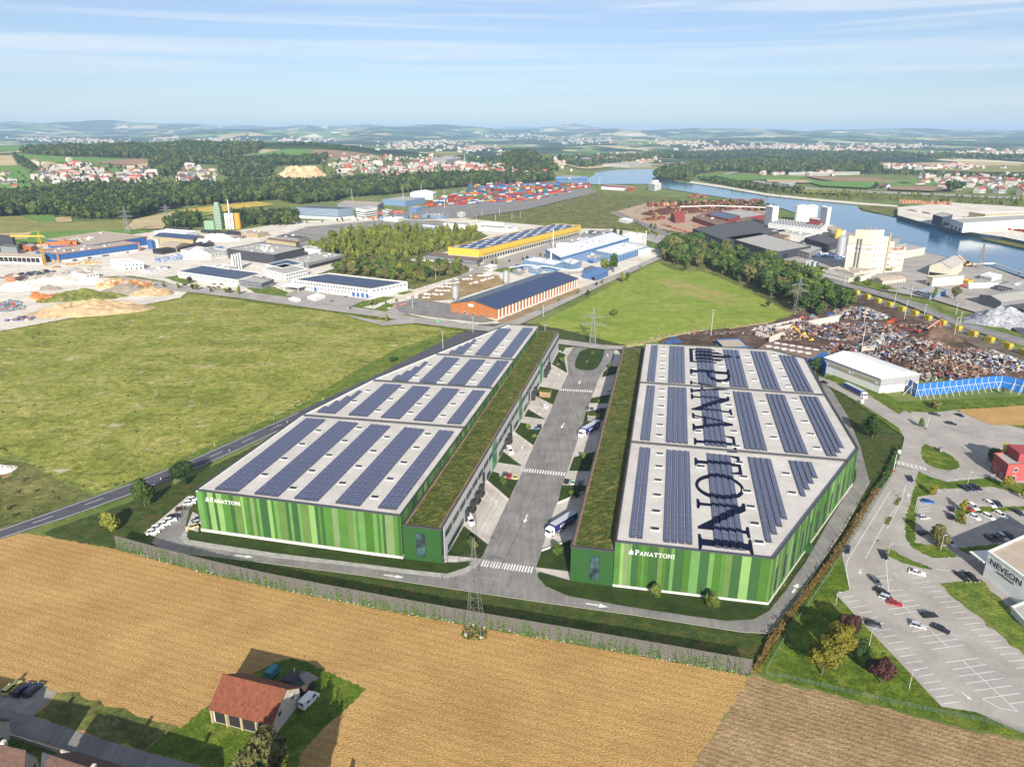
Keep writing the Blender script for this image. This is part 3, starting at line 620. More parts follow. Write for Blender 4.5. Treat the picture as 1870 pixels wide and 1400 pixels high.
for ends, n in (([(483.7,867),(581.7,787)], 4), ([(535.5,891.7),(655.8,781.7)], 5), ([(625.7,882.7),(706.8,798.7)], 4), ([(684.7,908),(781.4,793)], 5), ([(647,733),(672,714)], 2), ([(691,749.8),(734.5,710)], 3), ([(750,754),(780,723.4)], 3), ([(809.5,759.7),(844,718.7)], 3), ([(760,688),(785,668)], 2), ([(805,697),(834.4,667.7)], 3), ([(864,695.4),(890.5,664)], 3), ([(858,640),(876,620)], 3), ([(906.8,644.4),(927,621)], 3)):
 a, b = (LF.l(G(*q, zr)) for q in ends)
 for k in range(n): t = k/(n-1); hatches(hallL, LF, [a[0]+(b[0]-a[0])*t], [a[1]+(b[1]-a[1])*t], zr)
A, B = LP[0].xy, LP[1].xy; d = (B-A).normalized(); nrm = Vector((d.y, -d.x)); p = A + d*((G(375,905,HZ).xy-A).length-2.9) + nrm*.22
sign_text('PANATTONI', hallL, (p.x, p.y, HZ-3.7), (d.x, d.y, 0), (0, 0, 1), 1.3, white_s)
def wing(parent, fr, w, L_, side, seed):
 """u from -w to 0 (side 1: courtyard wall at u=0) or 0 to w (side -1: courtyard wall at u=0)"""
 u0, u1 = (-w, 0) if side > 0 else (0, w)
 c = [fr.w(u0, 0), fr.w(u1, 0), fr.w(u1, L_), fr.w(u0, L_)]; P = [p.xy for p in c]
 MB().prism(P, -.1, WZ-.35, top=False).build('wing_wall', wing_m, parent)
 flat_roof(parent, P, WZ-.38, gstrip_m, 'gravel_strip'); coping(parent, P, WZ-.1, .45, .5)
 planted_roof(parent, fr, u0+1.1, u1-1.1, 1.2, L_-1.2, WZ-.33)
 return u0, u1
wl = fr_w = LF.l(G(735, 957.7, WZ)); WL, LL = -wl[0], LF.l(G(1020, 605, WZ))[1]
wing(hallL, LF, WL, LL, 1, 1)
aw = LF.w(-WL, 0).xy; dw = LF.U; window(hallL, aw, dw, -LF.V, LF.l(G(757, 1000, 6))[0]+WL, 2.0, 2.9, 8.2, 2, 4)
dv = LF.V; a0 = LF.w(0, 0).xy; nU = LF.U
cl_m = M('grey_cladding', S(206,206,204), .5, .06, .5)
c = LF.w(.06, LL/2+1.3); MB().box((c.x, c.y, (WZ-.5)/2), (LL-2.8, .12, WZ-.7), math.atan2(dv.y, dv.x)).build('cladding', cl_m, hallL)
def wall_v(px, py, fr=LF, u=0.15):
 d_ = ray(px, py); q = d_.xy.dot(fr.U); t = (fr.o.dot(fr.U) + u)/q if abs(q) > 1e-6 else 0
 p_ = d_.xy*t; return (p_ - fr.o).dot(fr.V), CAM_H + d_.z*t
a1 = LF.w(.12, 0).xy
window(hallL, LF.w(.02, 0).xy, dv, nU, .25, .5, 1.6, 10.2, 1, 5, 'corner_window')
for v in np.arange(4, LL-6, 8.2): window(hallL, a1, dv, nU, v, 7.4, 6.6, 1.9, 5, 2, 'ribbon_window', .1)
def dock(v):
 c_ = LF.w(.9, v); ang = math.atan2(dv.y, dv.x); m = MB().box((c_.x, c_.y, 4.2), (3.4, 1.6, .5), ang)
 for s in (-1.5, 1.5): q = LF.w(.9, v+s); m.box((q.x, q.y, 2.45), (.45, 1.6, 3.2), ang)
 q = LF.w(1.0, v); m.box((q.x, q.y, .55), (3.4, 1.8, 1.1), ang)
 f = m.build('dock_shelter', M('dock_black', S(44,44,46), .7), hallL); q = LF.w(.28, v); MB().box((q.x, q.y, 2.5), (2.6, .2, 2.6), ang).build('door', M('dock_door', S(178,180,182), .5), f)
for q in ((851.6,937),(860,925),(868.6,909),(875.7,895),(923,811),(928,803),(971,728),(975.4,721),(993.5,688),(997,680),(1000.5,673)): dock(wall_v(*q)[0])
tallm = M('teal_glass', S(62,120,104), .15, .25, .3, spec=.8)
for q in ((883,872),(933,787),(966,731),(1003,662)): window(hallL, a1, dv, nU, wall_v(*q)[0]-1.4, .6, 2.8, 6.0, 1, 3, 'tall_window')
for q in ((903,838),(950.7,750),(988,682)):
 v = wall_v(*q)[0]; window(hallL, a1, dv, nU, v-3.5, .4, 7, 11.2, 4, 6, 'glazed_bay', .14, fm=M('green_mullion', S(60,116,70), .5), gm=tallm)
for a, b in (((818,1000),(846,955)), ((889,868),(895,855)), ((912,838),(921,822)), ((939,783),(946,768)), ((957,750),(963,740)), ((980,712),(984,702))):
 va, vb = wall_v(*a)[0], wall_v(*b)[0]; window(hallL, a1, dv, nU, va, 1.1, vb-va, 2.0, max(2, int((vb-va)/1.6)), 2, 'ribbon_window', .1)
# hall with the lettered roof (right in the photo)
o = G(1043, 997, WZ); RF = Frame(o, G(1138, 634, WZ) - o)
rpx = [(1125,988),(1413,1019),(1567,818),(1508,721),(1471,654),(1410,638),(1179,626)]
RP = [G(*p, HZ) for p in rpx]
hallR = root('striped_hall', 'green striped hall with big dark blue lettering across its solar roof', 'warehouse', (RP[0].x, RP[0].y, 0), 'green striped logistics halls')
cor = ccw([p.xy for p in RP]); MB().prism(cor, 0, HZ-.55, top=False).build('wall', MATS['hall_wall'], hallR)
MB().prism(off(cor, .28), -.1, 1.2, bottom=False).build('plinth_course', plinth_m, hallR)
for i in range(len(RP)): panel_wall(hallR, RP[i].xy, RP[(i+1) % 7].xy, 1.25, HZ-.25, 60+i, *((.9, 2.6) if i < 1 else (1.2, 3.4)))
coping(hallR, [p.xy for p in RP], HZ); flat_roof(hallR, RP, HZ-.5, roof_m)
for a, b in (((1154,806),(1548,840)), ((1169,697.5),(1508,720.6))):
 A, B = G(*a, HZ).xy, G(*b, HZ).xy; coping(hallR, [A, B], HZ-.1, .55, .8, False, 'fire_wall'); coping(hallR, [A+RF.V*.6, B+RF.V*.6], HZ-.3, .5, .4, False, 'parapet', MATS['parapet_white'])
for g in [((1182,695),(1197,696),(1190,629.6),2), ((1220.9,697.5),(1253,699),(1222,631.4),4), ((1277,701),(1311,703.5),(1272,634.7),4), ((1334.7,705),(1369,707.5),(1327,637.7),4), ((1394,709),(1428.4,711.8),(1370,640),4), ((1452.8,713),(1488,715.6),(1423.4,647.7),4),
   ((1170,801.8),(1189,803),(1180.7,703),2), ((1217,806),(1258.5,809),(1220.4,705.5),4), ((1288,811.6),(1329.6,815),(1278,710.6),4), ((1361,818),(1403.8,821.6),(1338,713.8),4), ((1434.7,824.4),(1478.6,828),(1397.5,718),4),
   ((1149.5,979),(1176,981.8),(1166.3,815.6),2), ((1212.3,987.3),(1267.6,992.3),(1217.3,820.6),4), ((1306.5,996.8),(1363.6,1003.6),(1290.7,826.9),4)]:
 solar_group(hallR, RF, *g, 'R', .8, zr)
solar_group(hallR, RF, (1510.6,830.7), (1553,834), (1458.5,721.9), 4, 'R', .8, zr, fronts=[(1514,831),(1527,831.5),(1535,825),(1542,816.5)])
solar_group(hallR, RF, (1399.5,988), (1454,993), (1365.6,833.7), 4, 'R', .8, zr, fronts=[(1405,988),(1415,973.5),(1426,959.6),(1436,945.8)])
solar_group(hallR, RF, (1462.8,904), (1511,908), (1441.5,840), 4, 'R', .8, zr, fronts=[(1467,904),(1475,892),(1484,881),(1492,871)])
for (a, b), n in ((((1212,636),(1209,690)), 5), (((1209,712),(1204,795)), 6), (((1205,829),(1196,966)), 6), (((1265,672),(1266,687)), 2), (((1271,765),(1275,788)), 2), (((1279,852),(1280,852)), 2), (((1317,668),(1324,698)), 2), (((1328,720),(1350,845)), 6), (((1358,871),(1386,990)), 5),
     (((1364,651),(1378,694)), 4), (((1392,734),(1413,799)), 4), (((1435,865),(1446,900)), 2), (((1413,648),(1440,705)), 5), (((1451,729),(1492,818)), 5)):
 a, b = RF.l(G(*a, zr)), RF.l(G(*b, zr))
 for k in range(n): t = k/max(1, n-1); hatches(hallR, RF, [a[0]+(b[0]-a[0])*t], [a[1]+(b[1]-a[1])*t], zr)
A, B = RP[0].xy, RP[1].xy; d = (B-A).normalized(); nrm = Vector((d.y, -d.x)); p = A + d*4.0 + nrm*.22
sign_text('PANATTONI', hallR, (p.x, p.y, HZ-3.6), (d.x, d.y, 0), (0, 0, 1), 1.3, white_s)
A, B = RP[1].xy, RP[2].xy; d = (B-A).normalized(); nrm = Vector((d.y, -d.x)); L_ = (B-A).length
for k in range(11): window(hallR, A + nrm*.1, d, nrm, 3.5 + k*(L_-8)/10.6, 3.2, 1.6, 7.6, 1, 5, 'slot_window')
p = A + d*L_*.38 + nrm*.9; MB().box((p.x, p.y, 1.5), (2.6, 1.8, 3), math.atan2(d.y, d.x)).build('entrance_porch', wing_m, hallR)
def roof_letter(loops, v_start, adv, cap, u_base, scale):
 flat, tri = glyph_tris(loops)
 def bm_new(z=None):
  bm = bmesh.new(); vs = [bm.verts.new((u_base + p[1]*cap, v_start - p[0]*scale, 0)) for p in flat]
  for t in tri:
   try: bm.faces.new([vs[i] for i in t])
   except ValueError: pass
  return bm
 out = MB(); zroof = zr + .014
 def add(bm, zf):
  for f in bm.faces:
   q = [(v.co.x, v.co.y) for v in f.verts]; P_ = [RF.w(u, v, zf(u)) for u, v in q]
   if (P_[1]-P_[0]).cross(P_[2]-P_[0]).z < 0: P_ = P_[::-1]
   out.poly(P_)
 bm = bm_new(); add(bm, lambda u: zroof); bm.free()
 us = [u_base + p[1]*cap for p in flat]; vs_ = [v_start - p[0]*scale for p in flat]
 for (u0, u1, v0, v1, zh, zl) in strips['R']:
  if u1 < min(us) or u0 > max(us) or v1 < min(vs_) or v0 > max(vs_): continue
  bm = bm_new()
  for co, no in (((u0,0,0),(-1,0,0)), ((u1,0,0),(1,0,0)), ((0,v0,0),(0,-1,0)), ((0,v1,0),(0,1,0))):
   bmesh.ops.bisect_plane(bm, geom=bm.verts[:]+bm.edges[:]+bm.faces[:], plane_co=co, plane_no=no, clear_outer=True)
  add(bm, lambda u, u0=u0, u1=u1, zh=zh, zl=zl: zh + (zl-zh)*(u-u0)/(u1-u0) + .03); bm.free()
 return out
def roof_name():
 for ch, x0, x1, y0, y1 in (('P',1260,1334,671,694.5), ('A',1260.5,1329,695,717), ('N',1262,1335,719,752), ('A',1264,1339,753.5,786), ('T',1267,1344,790,821), ('T',1268,1353,825,860), ('O',1270,1358,862,908), ('N',1273,1365,910,972), ('I',1275,1374,974,1003)):
  a, b = RF.l(G(x0, y0, zr)), RF.l(G(x0, y1, zr)); ut = RF.l(G(x1, (y0+y1)/2+7, zr))[0]; ub = RF.l(G(x0, (y0+y1)/2, zr))[0]
  roof_letter(GLY[ch][1], a[1], 0, ut-ub, ub, (a[1]-b[1])/GLY[ch][0]).build('roof_letter', navy_s, hallR)
 v0 = RF.l(G(1262, 636, zr))[1]; v1 = RF.l(G(1262, 661, zr))[1]; ub2 = RF.l(G(1259, 650, zr))[0]; ut2 = RF.l(G(1353, 652, zr))[0]
 for l in LOGO: roof_letter(l, v0, 0, (ut2-ub2)/1.26, ub2, (v0-v1)/.8).build('roof_emblem', navy_s, hallR)
roof_name()
WR = RF.l(G(1122, 1003, WZ))[0]; LR = RF.l(G(1138, 634, WZ))[1]
wing(hallR, RF, WR, LR, -1, 2)
window(hallR, RF.w(0, 0).xy, RF.U, -RF.V, RF.l(G(1078, 1035, 6))[0], 2.0, 2.8, 8.2, 2, 4)
a2 = RF.w(-.12, LR).xy
c = RF.w(-.06, LR/2+1); MB().box((c.x, c.y, (WZ-.5)/2), (LR-2.6, .12, WZ-.7), math.atan2(dv.y, dv.x)).build('cladding', cl_m, hallR)
for v in np.arange(4, LR-8, 8.2): window(hallR, RF.w(-.12, v+6.6).xy, -RF.V, -RF.U, 0, 7.4, 6.6, 1.9, 5, 2, 'ribbon_window', .1)
# trees, woods, hedges
def leaf_mat(name, c0, c1, c2, sc=1.2):
 m, nt, b = mk(name); oi = nt.nodes.new('ShaderNodeObjectInfo'); f = nz(nt, sc, 3, .7)
 a = ramp(nt, oi.outputs['Random'], [(0, c0), (.5, c1), (1, c2)]); g = ramp(nt, f, [(.3, (.6, .62, .6)), (.7, (1.4, 1.38, 1.3))])
 nt.links.new(mixc(nt, 1, a, g, 'MULTIPLY'), b.inputs['Base Color']); b.inputs['Roughness'].default_value = .65; b.inputs['Specular IOR Level'].default_value = .2
 return m
LG = leaf_mat('leaf_green', S(64,88,40), S(80,102,44), S(104,118,56)); LD = leaf_mat('leaf_dark', S(44,66,34), S(56,78,38), S(74,92,46))
LY = leaf_mat('leaf_yellow', S(122,124,48,.6), S(150,142,52,.6), S(160,148,56,.6)); LA = leaf_mat('leaf_autumn', S(98,110,40,.7), S(136,128,44,.6), S(112,114,42,.7), .7)
LR = leaf_mat('leaf_purple', S(70,44,46), S(84,54,52), S(92,66,54)); LL_ = leaf_mat('leaf_light', S(92,106,42,.74), S(112,120,50,.76), S(136,138,62,.76)); LO = leaf_mat('leaf_olive', S(96,96,58), S(110,108,66), S(126,120,72))
LF_ = leaf_mat('leaf_forest', S(42,62,35,.66), S(64,84,42,.72), S(104,114,52,.78), .15)
bark_m = M('bark', S(92,78,64), .9, .2, 3)
def leaf_cloud(rs, centers, radii, n, leaf, flat=1.0):
 k = rs.randint(0, len(centers), n); d = rs.normal(size=(n, 3)); d /= np.linalg.norm(d, axis=1)[:, None]
 c = centers[k]; rr = radii[k]; p = c + d*rr*rs.uniform(.82, 1.08, (n, 1))
 nn = d + rs.normal(size=(n, 3))*.45; nn /= np.linalg.norm(nn, axis=1)[:, None]
 t = np.cross(nn, rs.normal(size=(n, 3))); t /= np.linalg.norm(t, axis=1)[:, None] + 1e-9; b = np.cross(nn, t)
 s = (leaf*rs.uniform(.6, 1.3, n))[:, None]
 v = np.stack([p - t*s - b*s*.7, p + t*s - b*s*.55, p + t*s*.8 + b*s*.7, p - t*s*.9 + b*s*.6], 1).reshape(-1, 3)
 return v, np.arange(4*n).reshape(-1, 4)
_ico = None
def crown_mesh(name, seed, n, leaf, rad, zc, lobes, mat, core=.72, trunk=None):
 global _ico
 if _ico is None:
  bm = bmesh.new(); bmesh.ops.create_icosphere(bm, subdivisions=1, radius=1); _ico = (np.array([v.co[:] for v in bm.verts]), [[v.index for v in f.verts] for f in bm.faces]); bm.free()
 rs = np.random.RandomState(seed); rad = np.array(rad, float); d = rs.normal(size=(lobes, 3)); d /= np.linalg.norm(d, axis=1)[:, None]
 c = d*rs.uniform(.25, .75, (lobes, 1))*rad; r = rad*rs.uniform(.3, .5, (lobes, 1)); c[:, 2] += zc
 v, q = leaf_cloud(rs, c, r, n, leaf); V = [v]; Fq = q.tolist(); k = len(v)
 for i in range(lobes):
  V.append(c[i] + _ico[0]*r[i]*core*rs.uniform(.9, 1.1, (len(_ico[0]), 1))); Fq += [[k+a for a in f] for f in _ico[1]]; k += len(_ico[0])
 mi = [0]*len(Fq)
 if trunk:
  t = MB().tube((0, 0, -.3), (0, 0, zc), trunk, trunk*.5, 6); V.append(np.array(t.v)); Fq += [[k+a for a in f] for f in t.f]; mi += [1]*len(t.f)
 me = bpy.data.meshes.new(name); me.from_pydata(np.vstack(V).tolist(), [], Fq); me.materials.append(mat); me.materials.append(bark_m)
 me.polygons.foreach_set('material_index', mi); me.update(); return me
def trunk_mesh(seed, h, r):
 rs = random.Random(seed); m = MB().tube((0, 0, -.3), (0, 0, h*.55), r, r*.65, 8); m.tube((0, 0, h*.55), (rs.uniform(-.3, .3), 0, h*.95), r*.65, r*.2, 6)
 for k in range(5):
  a = k*1.26 + rs.random(); m.tube((0, 0, h*(.42+.08*k)), (math.cos(a)*h*.28, math.sin(a)*h*.28, h*(.66+.07*k)), r*.42, r*.12, 5)
 return m.mesh('trunk', bark_m)
CR = {}
def crown(kind, mat, var):
 key = (kind, mat.name, var)
 if key not in CR:
  p = {'broad': (700, .42, (3.2, 3.2, 3.5), 6.1, 15), 'tall': (560, .38, (1.9, 1.9, 4.3), 5.4, 14), 'bush': (420, .3, (2.4, 2.4, 1.7), 1.8, 10), 'big': (5200, .23, (3.6, 3.6, 3.5), 6.1, 24), 'sapling': (300, .3, (1.6, 1.6, 3.0), 6.2, 9), 'ball': (900, .26, (2.6, 2.6, 2.3), 2.3, 12), 'fine': (3000, .25, (3.5, 3.5, 4.3), 5.2, 18)}[kind]
  CR[key] = crown_mesh('crown', hash((kind, var)) % 1000 if False else (len(kind)*97 + var*13), p[0], p[1], p[2], p[3], p[4], mat)
 return CR[key]
TR = [trunk_mesh(i, 8, .3) for i in range(3)]
_tn = [0]
def tree(x, y, h, kind, mat, label, group=None, name='tree', z=0.0, px=True, sx=1.0):
 p = G(x, y) if px else Vector((x, y, z)); _tn[0] += 1; i = _tn[0]
 r = root(name, label, 'bush' if kind in ('bush', 'ball') else 'tree', p, group, rz=i*2.4, world=False); base = {'bush': 3.6, 'ball': 4.6}.get(kind, 10.0)
 s = h/base; r.scale = (s*sx, s*sx, s)
 if kind in ('bush', 'ball'): obj('stem', STEM, r)
 else: obj('trunk', TR[i % 3], r)
 obj('crown', crown(kind, mat, i % (3 if kind != 'big' else 1)), r); return r
STEM = MB().tube((0, 0, -.2), (0, 0, 1.6), .12, .06, 5).tube((0, 0, .3), (.6, .3, 1.5), .07, .03, 4).mesh('stem', bark_m)
def gn_forest(coll):
 ng = bpy.data.node_groups.new('wood_'+coll.name, 'GeometryNodeTree')
 ng.interface.new_socket('Geometry', in_out='INPUT', socket_type='NodeSocketGeometry'); ng.interface.new_socket('Geometry', in_out='OUTPUT', socket_type='NodeSocketGeometry')
 N = ng.nodes.new; L = ng.links.new; i = N('NodeGroupInput'); o = N('NodeGroupOutput'); ip = N('GeometryNodeInstanceOnPoints'); ci = N('GeometryNodeCollectionInfo')
 ci.inputs['Collection'].default_value = coll; ci.inputs['Separate Children'].default_value = True; ci.inputs['Reset Children'].default_value = True
 ip.inputs['Pick Instance'].default_value = True
 rv = N('FunctionNodeRandomValue'); rv.data_type = 'FLOAT_VECTOR'; rv.inputs['Max'].default_value = (.08, .08, 6.28)
 na = N('GeometryNodeInputNamedAttribute'); na.data_type = 'FLOAT'; na.inputs['Name'].default_value = 'size'
 L(i.outputs[0], ip.inputs['Points']); L(ci.outputs[0], ip.inputs['Instance']); L(rv.outputs[0], ip.inputs['Rotation']); L(na.outputs['Attribute'], ip.inputs['Scale']); L(ip.outputs[0], o.inputs[0])
 return ng
def proto_coll(name, items):
 c = bpy.data.collections.new(name)
 for i, me in enumerate(items):
  o = bpy.data.objects.new('proto_%s_%d' % (name, i), me); c.objects.link(o)
 return gn_forest(c)
def low(seed, n, leaf, rad, zc, lobes, mat): return crown_mesh('wood_tree', seed, n, leaf, rad, zc, lobes, mat, .74, .25)
FOREST = proto_coll('mixed', [low(i, 190, .75, (3.1, 3.1, 3.9) if i % 3 else (2.2, 2.2, 4.5), 5.6, 12, LF_) for i in range(6)])
YOUNG = proto_coll('young', [low(20+i, 230, .55, (2.2, 2.2, 4.2), 5.2, 12, LL_) for i in range(5)])
SHRUB = proto_coll('shrub', [low(40+i, 120, .6, (3, 3, 2.6), 2.6, 9, LO if i % 2 else LG) for i in range(4)])
def wood(label, px, sp, h0, h1, ng=None, seed=1, name='wood', cat='wood', draped=True, world=None):
 poly = world or [T(*p) if draped else G(*p) for p in px]; P = scatter(poly, sp, seed); rs = np.random.RandomState(seed)
 z = Hf(P[:, 0], P[:, 1]) if draped else np.zeros(len(P))
 me = bpy.data.meshes.new(name); me.from_pydata(np.column_stack([P, z]).tolist(), [], [])
 a = me.attributes.new('size', 'FLOAT', 'POINT'); a.data.foreach_set('value', (rs.uniform(h0, h1, len(P))*(.7 + .6*vnoise(P[:, 0]/40, P[:, 1]/40))/10).astype(np.float32))
 o = obj(name, me); md = o.modifiers.new('trees', 'NODES'); md.node_group = ng or FOREST
 return tag(o, label, cat, None, 'stuff')
wood('broad dark belt of broadleaf forest beyond the fields', [(-150,400),(0,398),(40,395),(100,395),(130,398),(135,401),(240,402),(300,386),(335,378),(430,372),(500,366),(545,374),(612,368),(640,360),(700,358),(760,350),(850,342),(930,337),(1015,331),(1010,324),(900,323),(800,326),(720,330),(640,336),(560,336),(430,340),(330,345),(200,346),(100,350),(0,356),(-150,360)], 9.5, 15, 24)
wood('small round copse in front of the yellow field', [(300,413),(330,400),(360,400),(370,410),(362,418),(310,418)], 8, 10, 15, seed=2)
wood('scattered trees round the asphalt plant', [(395,405),(430,392),(480,395),(540,393),(548,410),(500,414),(440,412)], 9, 10, 16, seed=3)
wood('wooded ridge with a straight lower edge', [(35,279),(80,272),(160,270),(268,268),(268,290),(225,290),(110,286),(50,283)], 13, 16, 24, seed=4)
wood('large hillside forest behind the village', [(270,271),(330,265),(480,265),(470,281),(395,287),(400,293),(450,297),(500,293),(600,289),(585,301),(500,304),(494,325),(440,328),(402,322),(400,302),(330,300),(322,320),(292,324),(275,308)], 13, 16, 25, seed=5)
wood('hedgerow running down the hill between two fields', [(24,285),(38,289),(68,309),(62,316),(36,302)], 11, 12, 18, seed=6)
wood('village trees among the hillside houses', [(30,318),(70,310),(190,300),(230,310),(330,305),(330,340),(240,345),(120,348),(30,345)], 34, 8, 14, seed=7)
wood('trees on the ridge beside the brown hill field', [(480,266),(560,267),(640,277),(636,274),(560,264)], 18, 12, 18, seed=8)
wood('garden trees in the hillside town', [(580,300),(700,288),(900,290),(930,300),(925,322),(800,328),(690,334),(600,328)], 44, 9, 16, seed=9)
wood('dense wooded mound above the town', [(885,314),(905,300),(925,286),(950,279),(985,287),(1010,301),(1025,314),(960,319)], 12, 14, 22, seed=10)
wood('dark riverside forest on the far bank', [(1192,326),(1212,314),(1280,302),(1400,293),(1500,290),(1600,297),(1610,314),(1560,319),(1480,319),(1400,319),(1320,313),(1275,319),(1262,331),(1215,331)], 15, 16, 26, seed=11)
wood('tree belt between the river and the motorway', [(1275,328),(1300,327),(1360,337),(1400,345),(1470,350),(1460,355),(1400,352),(1330,342)], 11, 9, 15, seed=12)
wood('thin row of trees along the far embankment', [(1400,352),(1540,352),(1640,357),(1760,362),(1870,366),(1870,380),(1760,374),(1640,369),(1540,366),(1400,358)], 17, 6, 12, ng=YOUNG, seed=13)
wood('far strip of trees on the right bank plain', [(1560,312),(1700,318),(1800,322),(1870,328),(1870,333),(1700,324),(1560,318)], 22, 10, 16, seed=14)
wood('distant dark strip of forest on the plain', [(1020,290),(1200,284),(1400,276),(1600,282),(1870,288),(1870,293),(1600,289),(1400,284),(1200,291),(1020,295)], 26, 16, 26, seed=15)
wood('young pale green wood beside the yellow hall', [(560,456),(600,440),(660,426),(760,419),(800,428),(860,421),(880,432),(830,452),(770,466),(720,476),(640,474),(590,466)], 8.2, 7, 15, YOUNG, seed=16, draped=False)
wood('bushes on the unbuilt land by the container terminal', [(980,390),(1100,352),(1180,362),(1200,385),(1170,405),(1120,400),(1060,395)], 22, 2, 7, SHRUB, seed=17, draped=False)
wood('low scrub at the end of the left road', [(-100,895),(20,860),(60,885),(150,905),(60,940),(-60,965)], 7, 1.2, 4, SHRUB, seed=18, draped=False, name='scrub_bushes', cat='scrub')
wood('dark bushes in the drain beside the meadow', [(0,818),(40,836),(100,866),(160,888),(158,893),(100,873),(36,842),(0,824)], 2.6, 1.2, 2.4, SHRUB, seed=19, draped=False, name='ditch_bushes', cat='scrub')
wood('green brambles along the country road', [(150,903),(290,848),(420,790),(540,730),(640,676),(700,652),(706,660),(640,690),(545,742),(430,800),(300,858),(160,912)], 5, 1, 2.6, SHRUB, seed=20, draped=False, name='roadside_brambles', cat='scrub')
wood('loose trees round the log yard by the river', [(1320,372),(1400,378),(1420,386),(1380,388),(1330,384),(1225,378),(1200,372)], 14, 7, 13, seed=21, draped=False)
wood('bushes between the railway and the scrap yard', [(1560,548),(1650,588),(1740,625),(1870,680),(1870,690),(1740,640),(1650,604),(1560,560)], 9, 2, 5, SHRUB, seed=22, draped=False, name='railway_bushes', cat='scrub')
wood('green brambles along the railway line', [(1600,545),(1700,578),(1870,640),(1870,650),(1700,592),(1600,556)], 6, 1.5, 3.5, SHRUB, seed=23, draped=False, name='railway_brambles', cat='scrub')
wood('overgrown bank behind the white hall', [(1590,735),(1660,752),(1800,735),(1870,728),(1870,745),(1800,752),(1690,757),(1640,757)], 5, 1, 2.6, SHRUB, seed=24, draped=False, name='bank_bushes', cat='scrub')
wood('low dark tufts dotted over the rough meadow', [(0,620),(330,560),(600,580),(830,606),(560,730),(300,845),(170,890),(60,830),(0,800)], 15, .7, 2.2, SHRUB, seed=26, draped=False, name='meadow_tufts', cat='tufts')
wood('reeds and bushes on the grassy spit in the river', [(1572,380),(1600,385),(1640,395),(1640,399),(1600,391),(1572,384)], 9, 3, 6, SHRUB, seed=25, draped=False, name='spit_bushes', cat='scrub')
def grove(px, sp, h0, h1, mats, kinds, label, group, seed):
 rs = random.Random(seed)
 for x, y in scatter([G(*p) for p in px], sp, seed):
  tree(x, y, rs.uniform(h0, h1), rs.choice(kinds), rs.choice(mats), label, group, 'broadleaf_tree', px=False, sx=rs.uniform(1.15, 1.5))
grove([(1202,470),(1215,452),(1260,446),(1330,466),(1400,482),(1440,500),(1500,530),(1548,555),(1550,570),(1500,582),(1470,575),(1440,560),(1400,540),(1340,510),(1290,490),(1235,488)], 10.6, 11, 19, [LD, LG, LG, LD, LO], ['broad', 'broad', 'tall'], 'dense broadleaf tree in the wood above the mown meadow', 'trees of the wood above the mown meadow', 31)
grove([(595,500),(640,486),(700,477),(760,484),(850,489),(846,499),(800,510),(755,524),(740,520),(650,508)], 10.6, 8, 13, [LG, LL_, LO, LD], ['broad', 'tall', 'broad'], 'leafy tree in the wood behind the white office range', 'trees of the wood behind the white office range', 32)
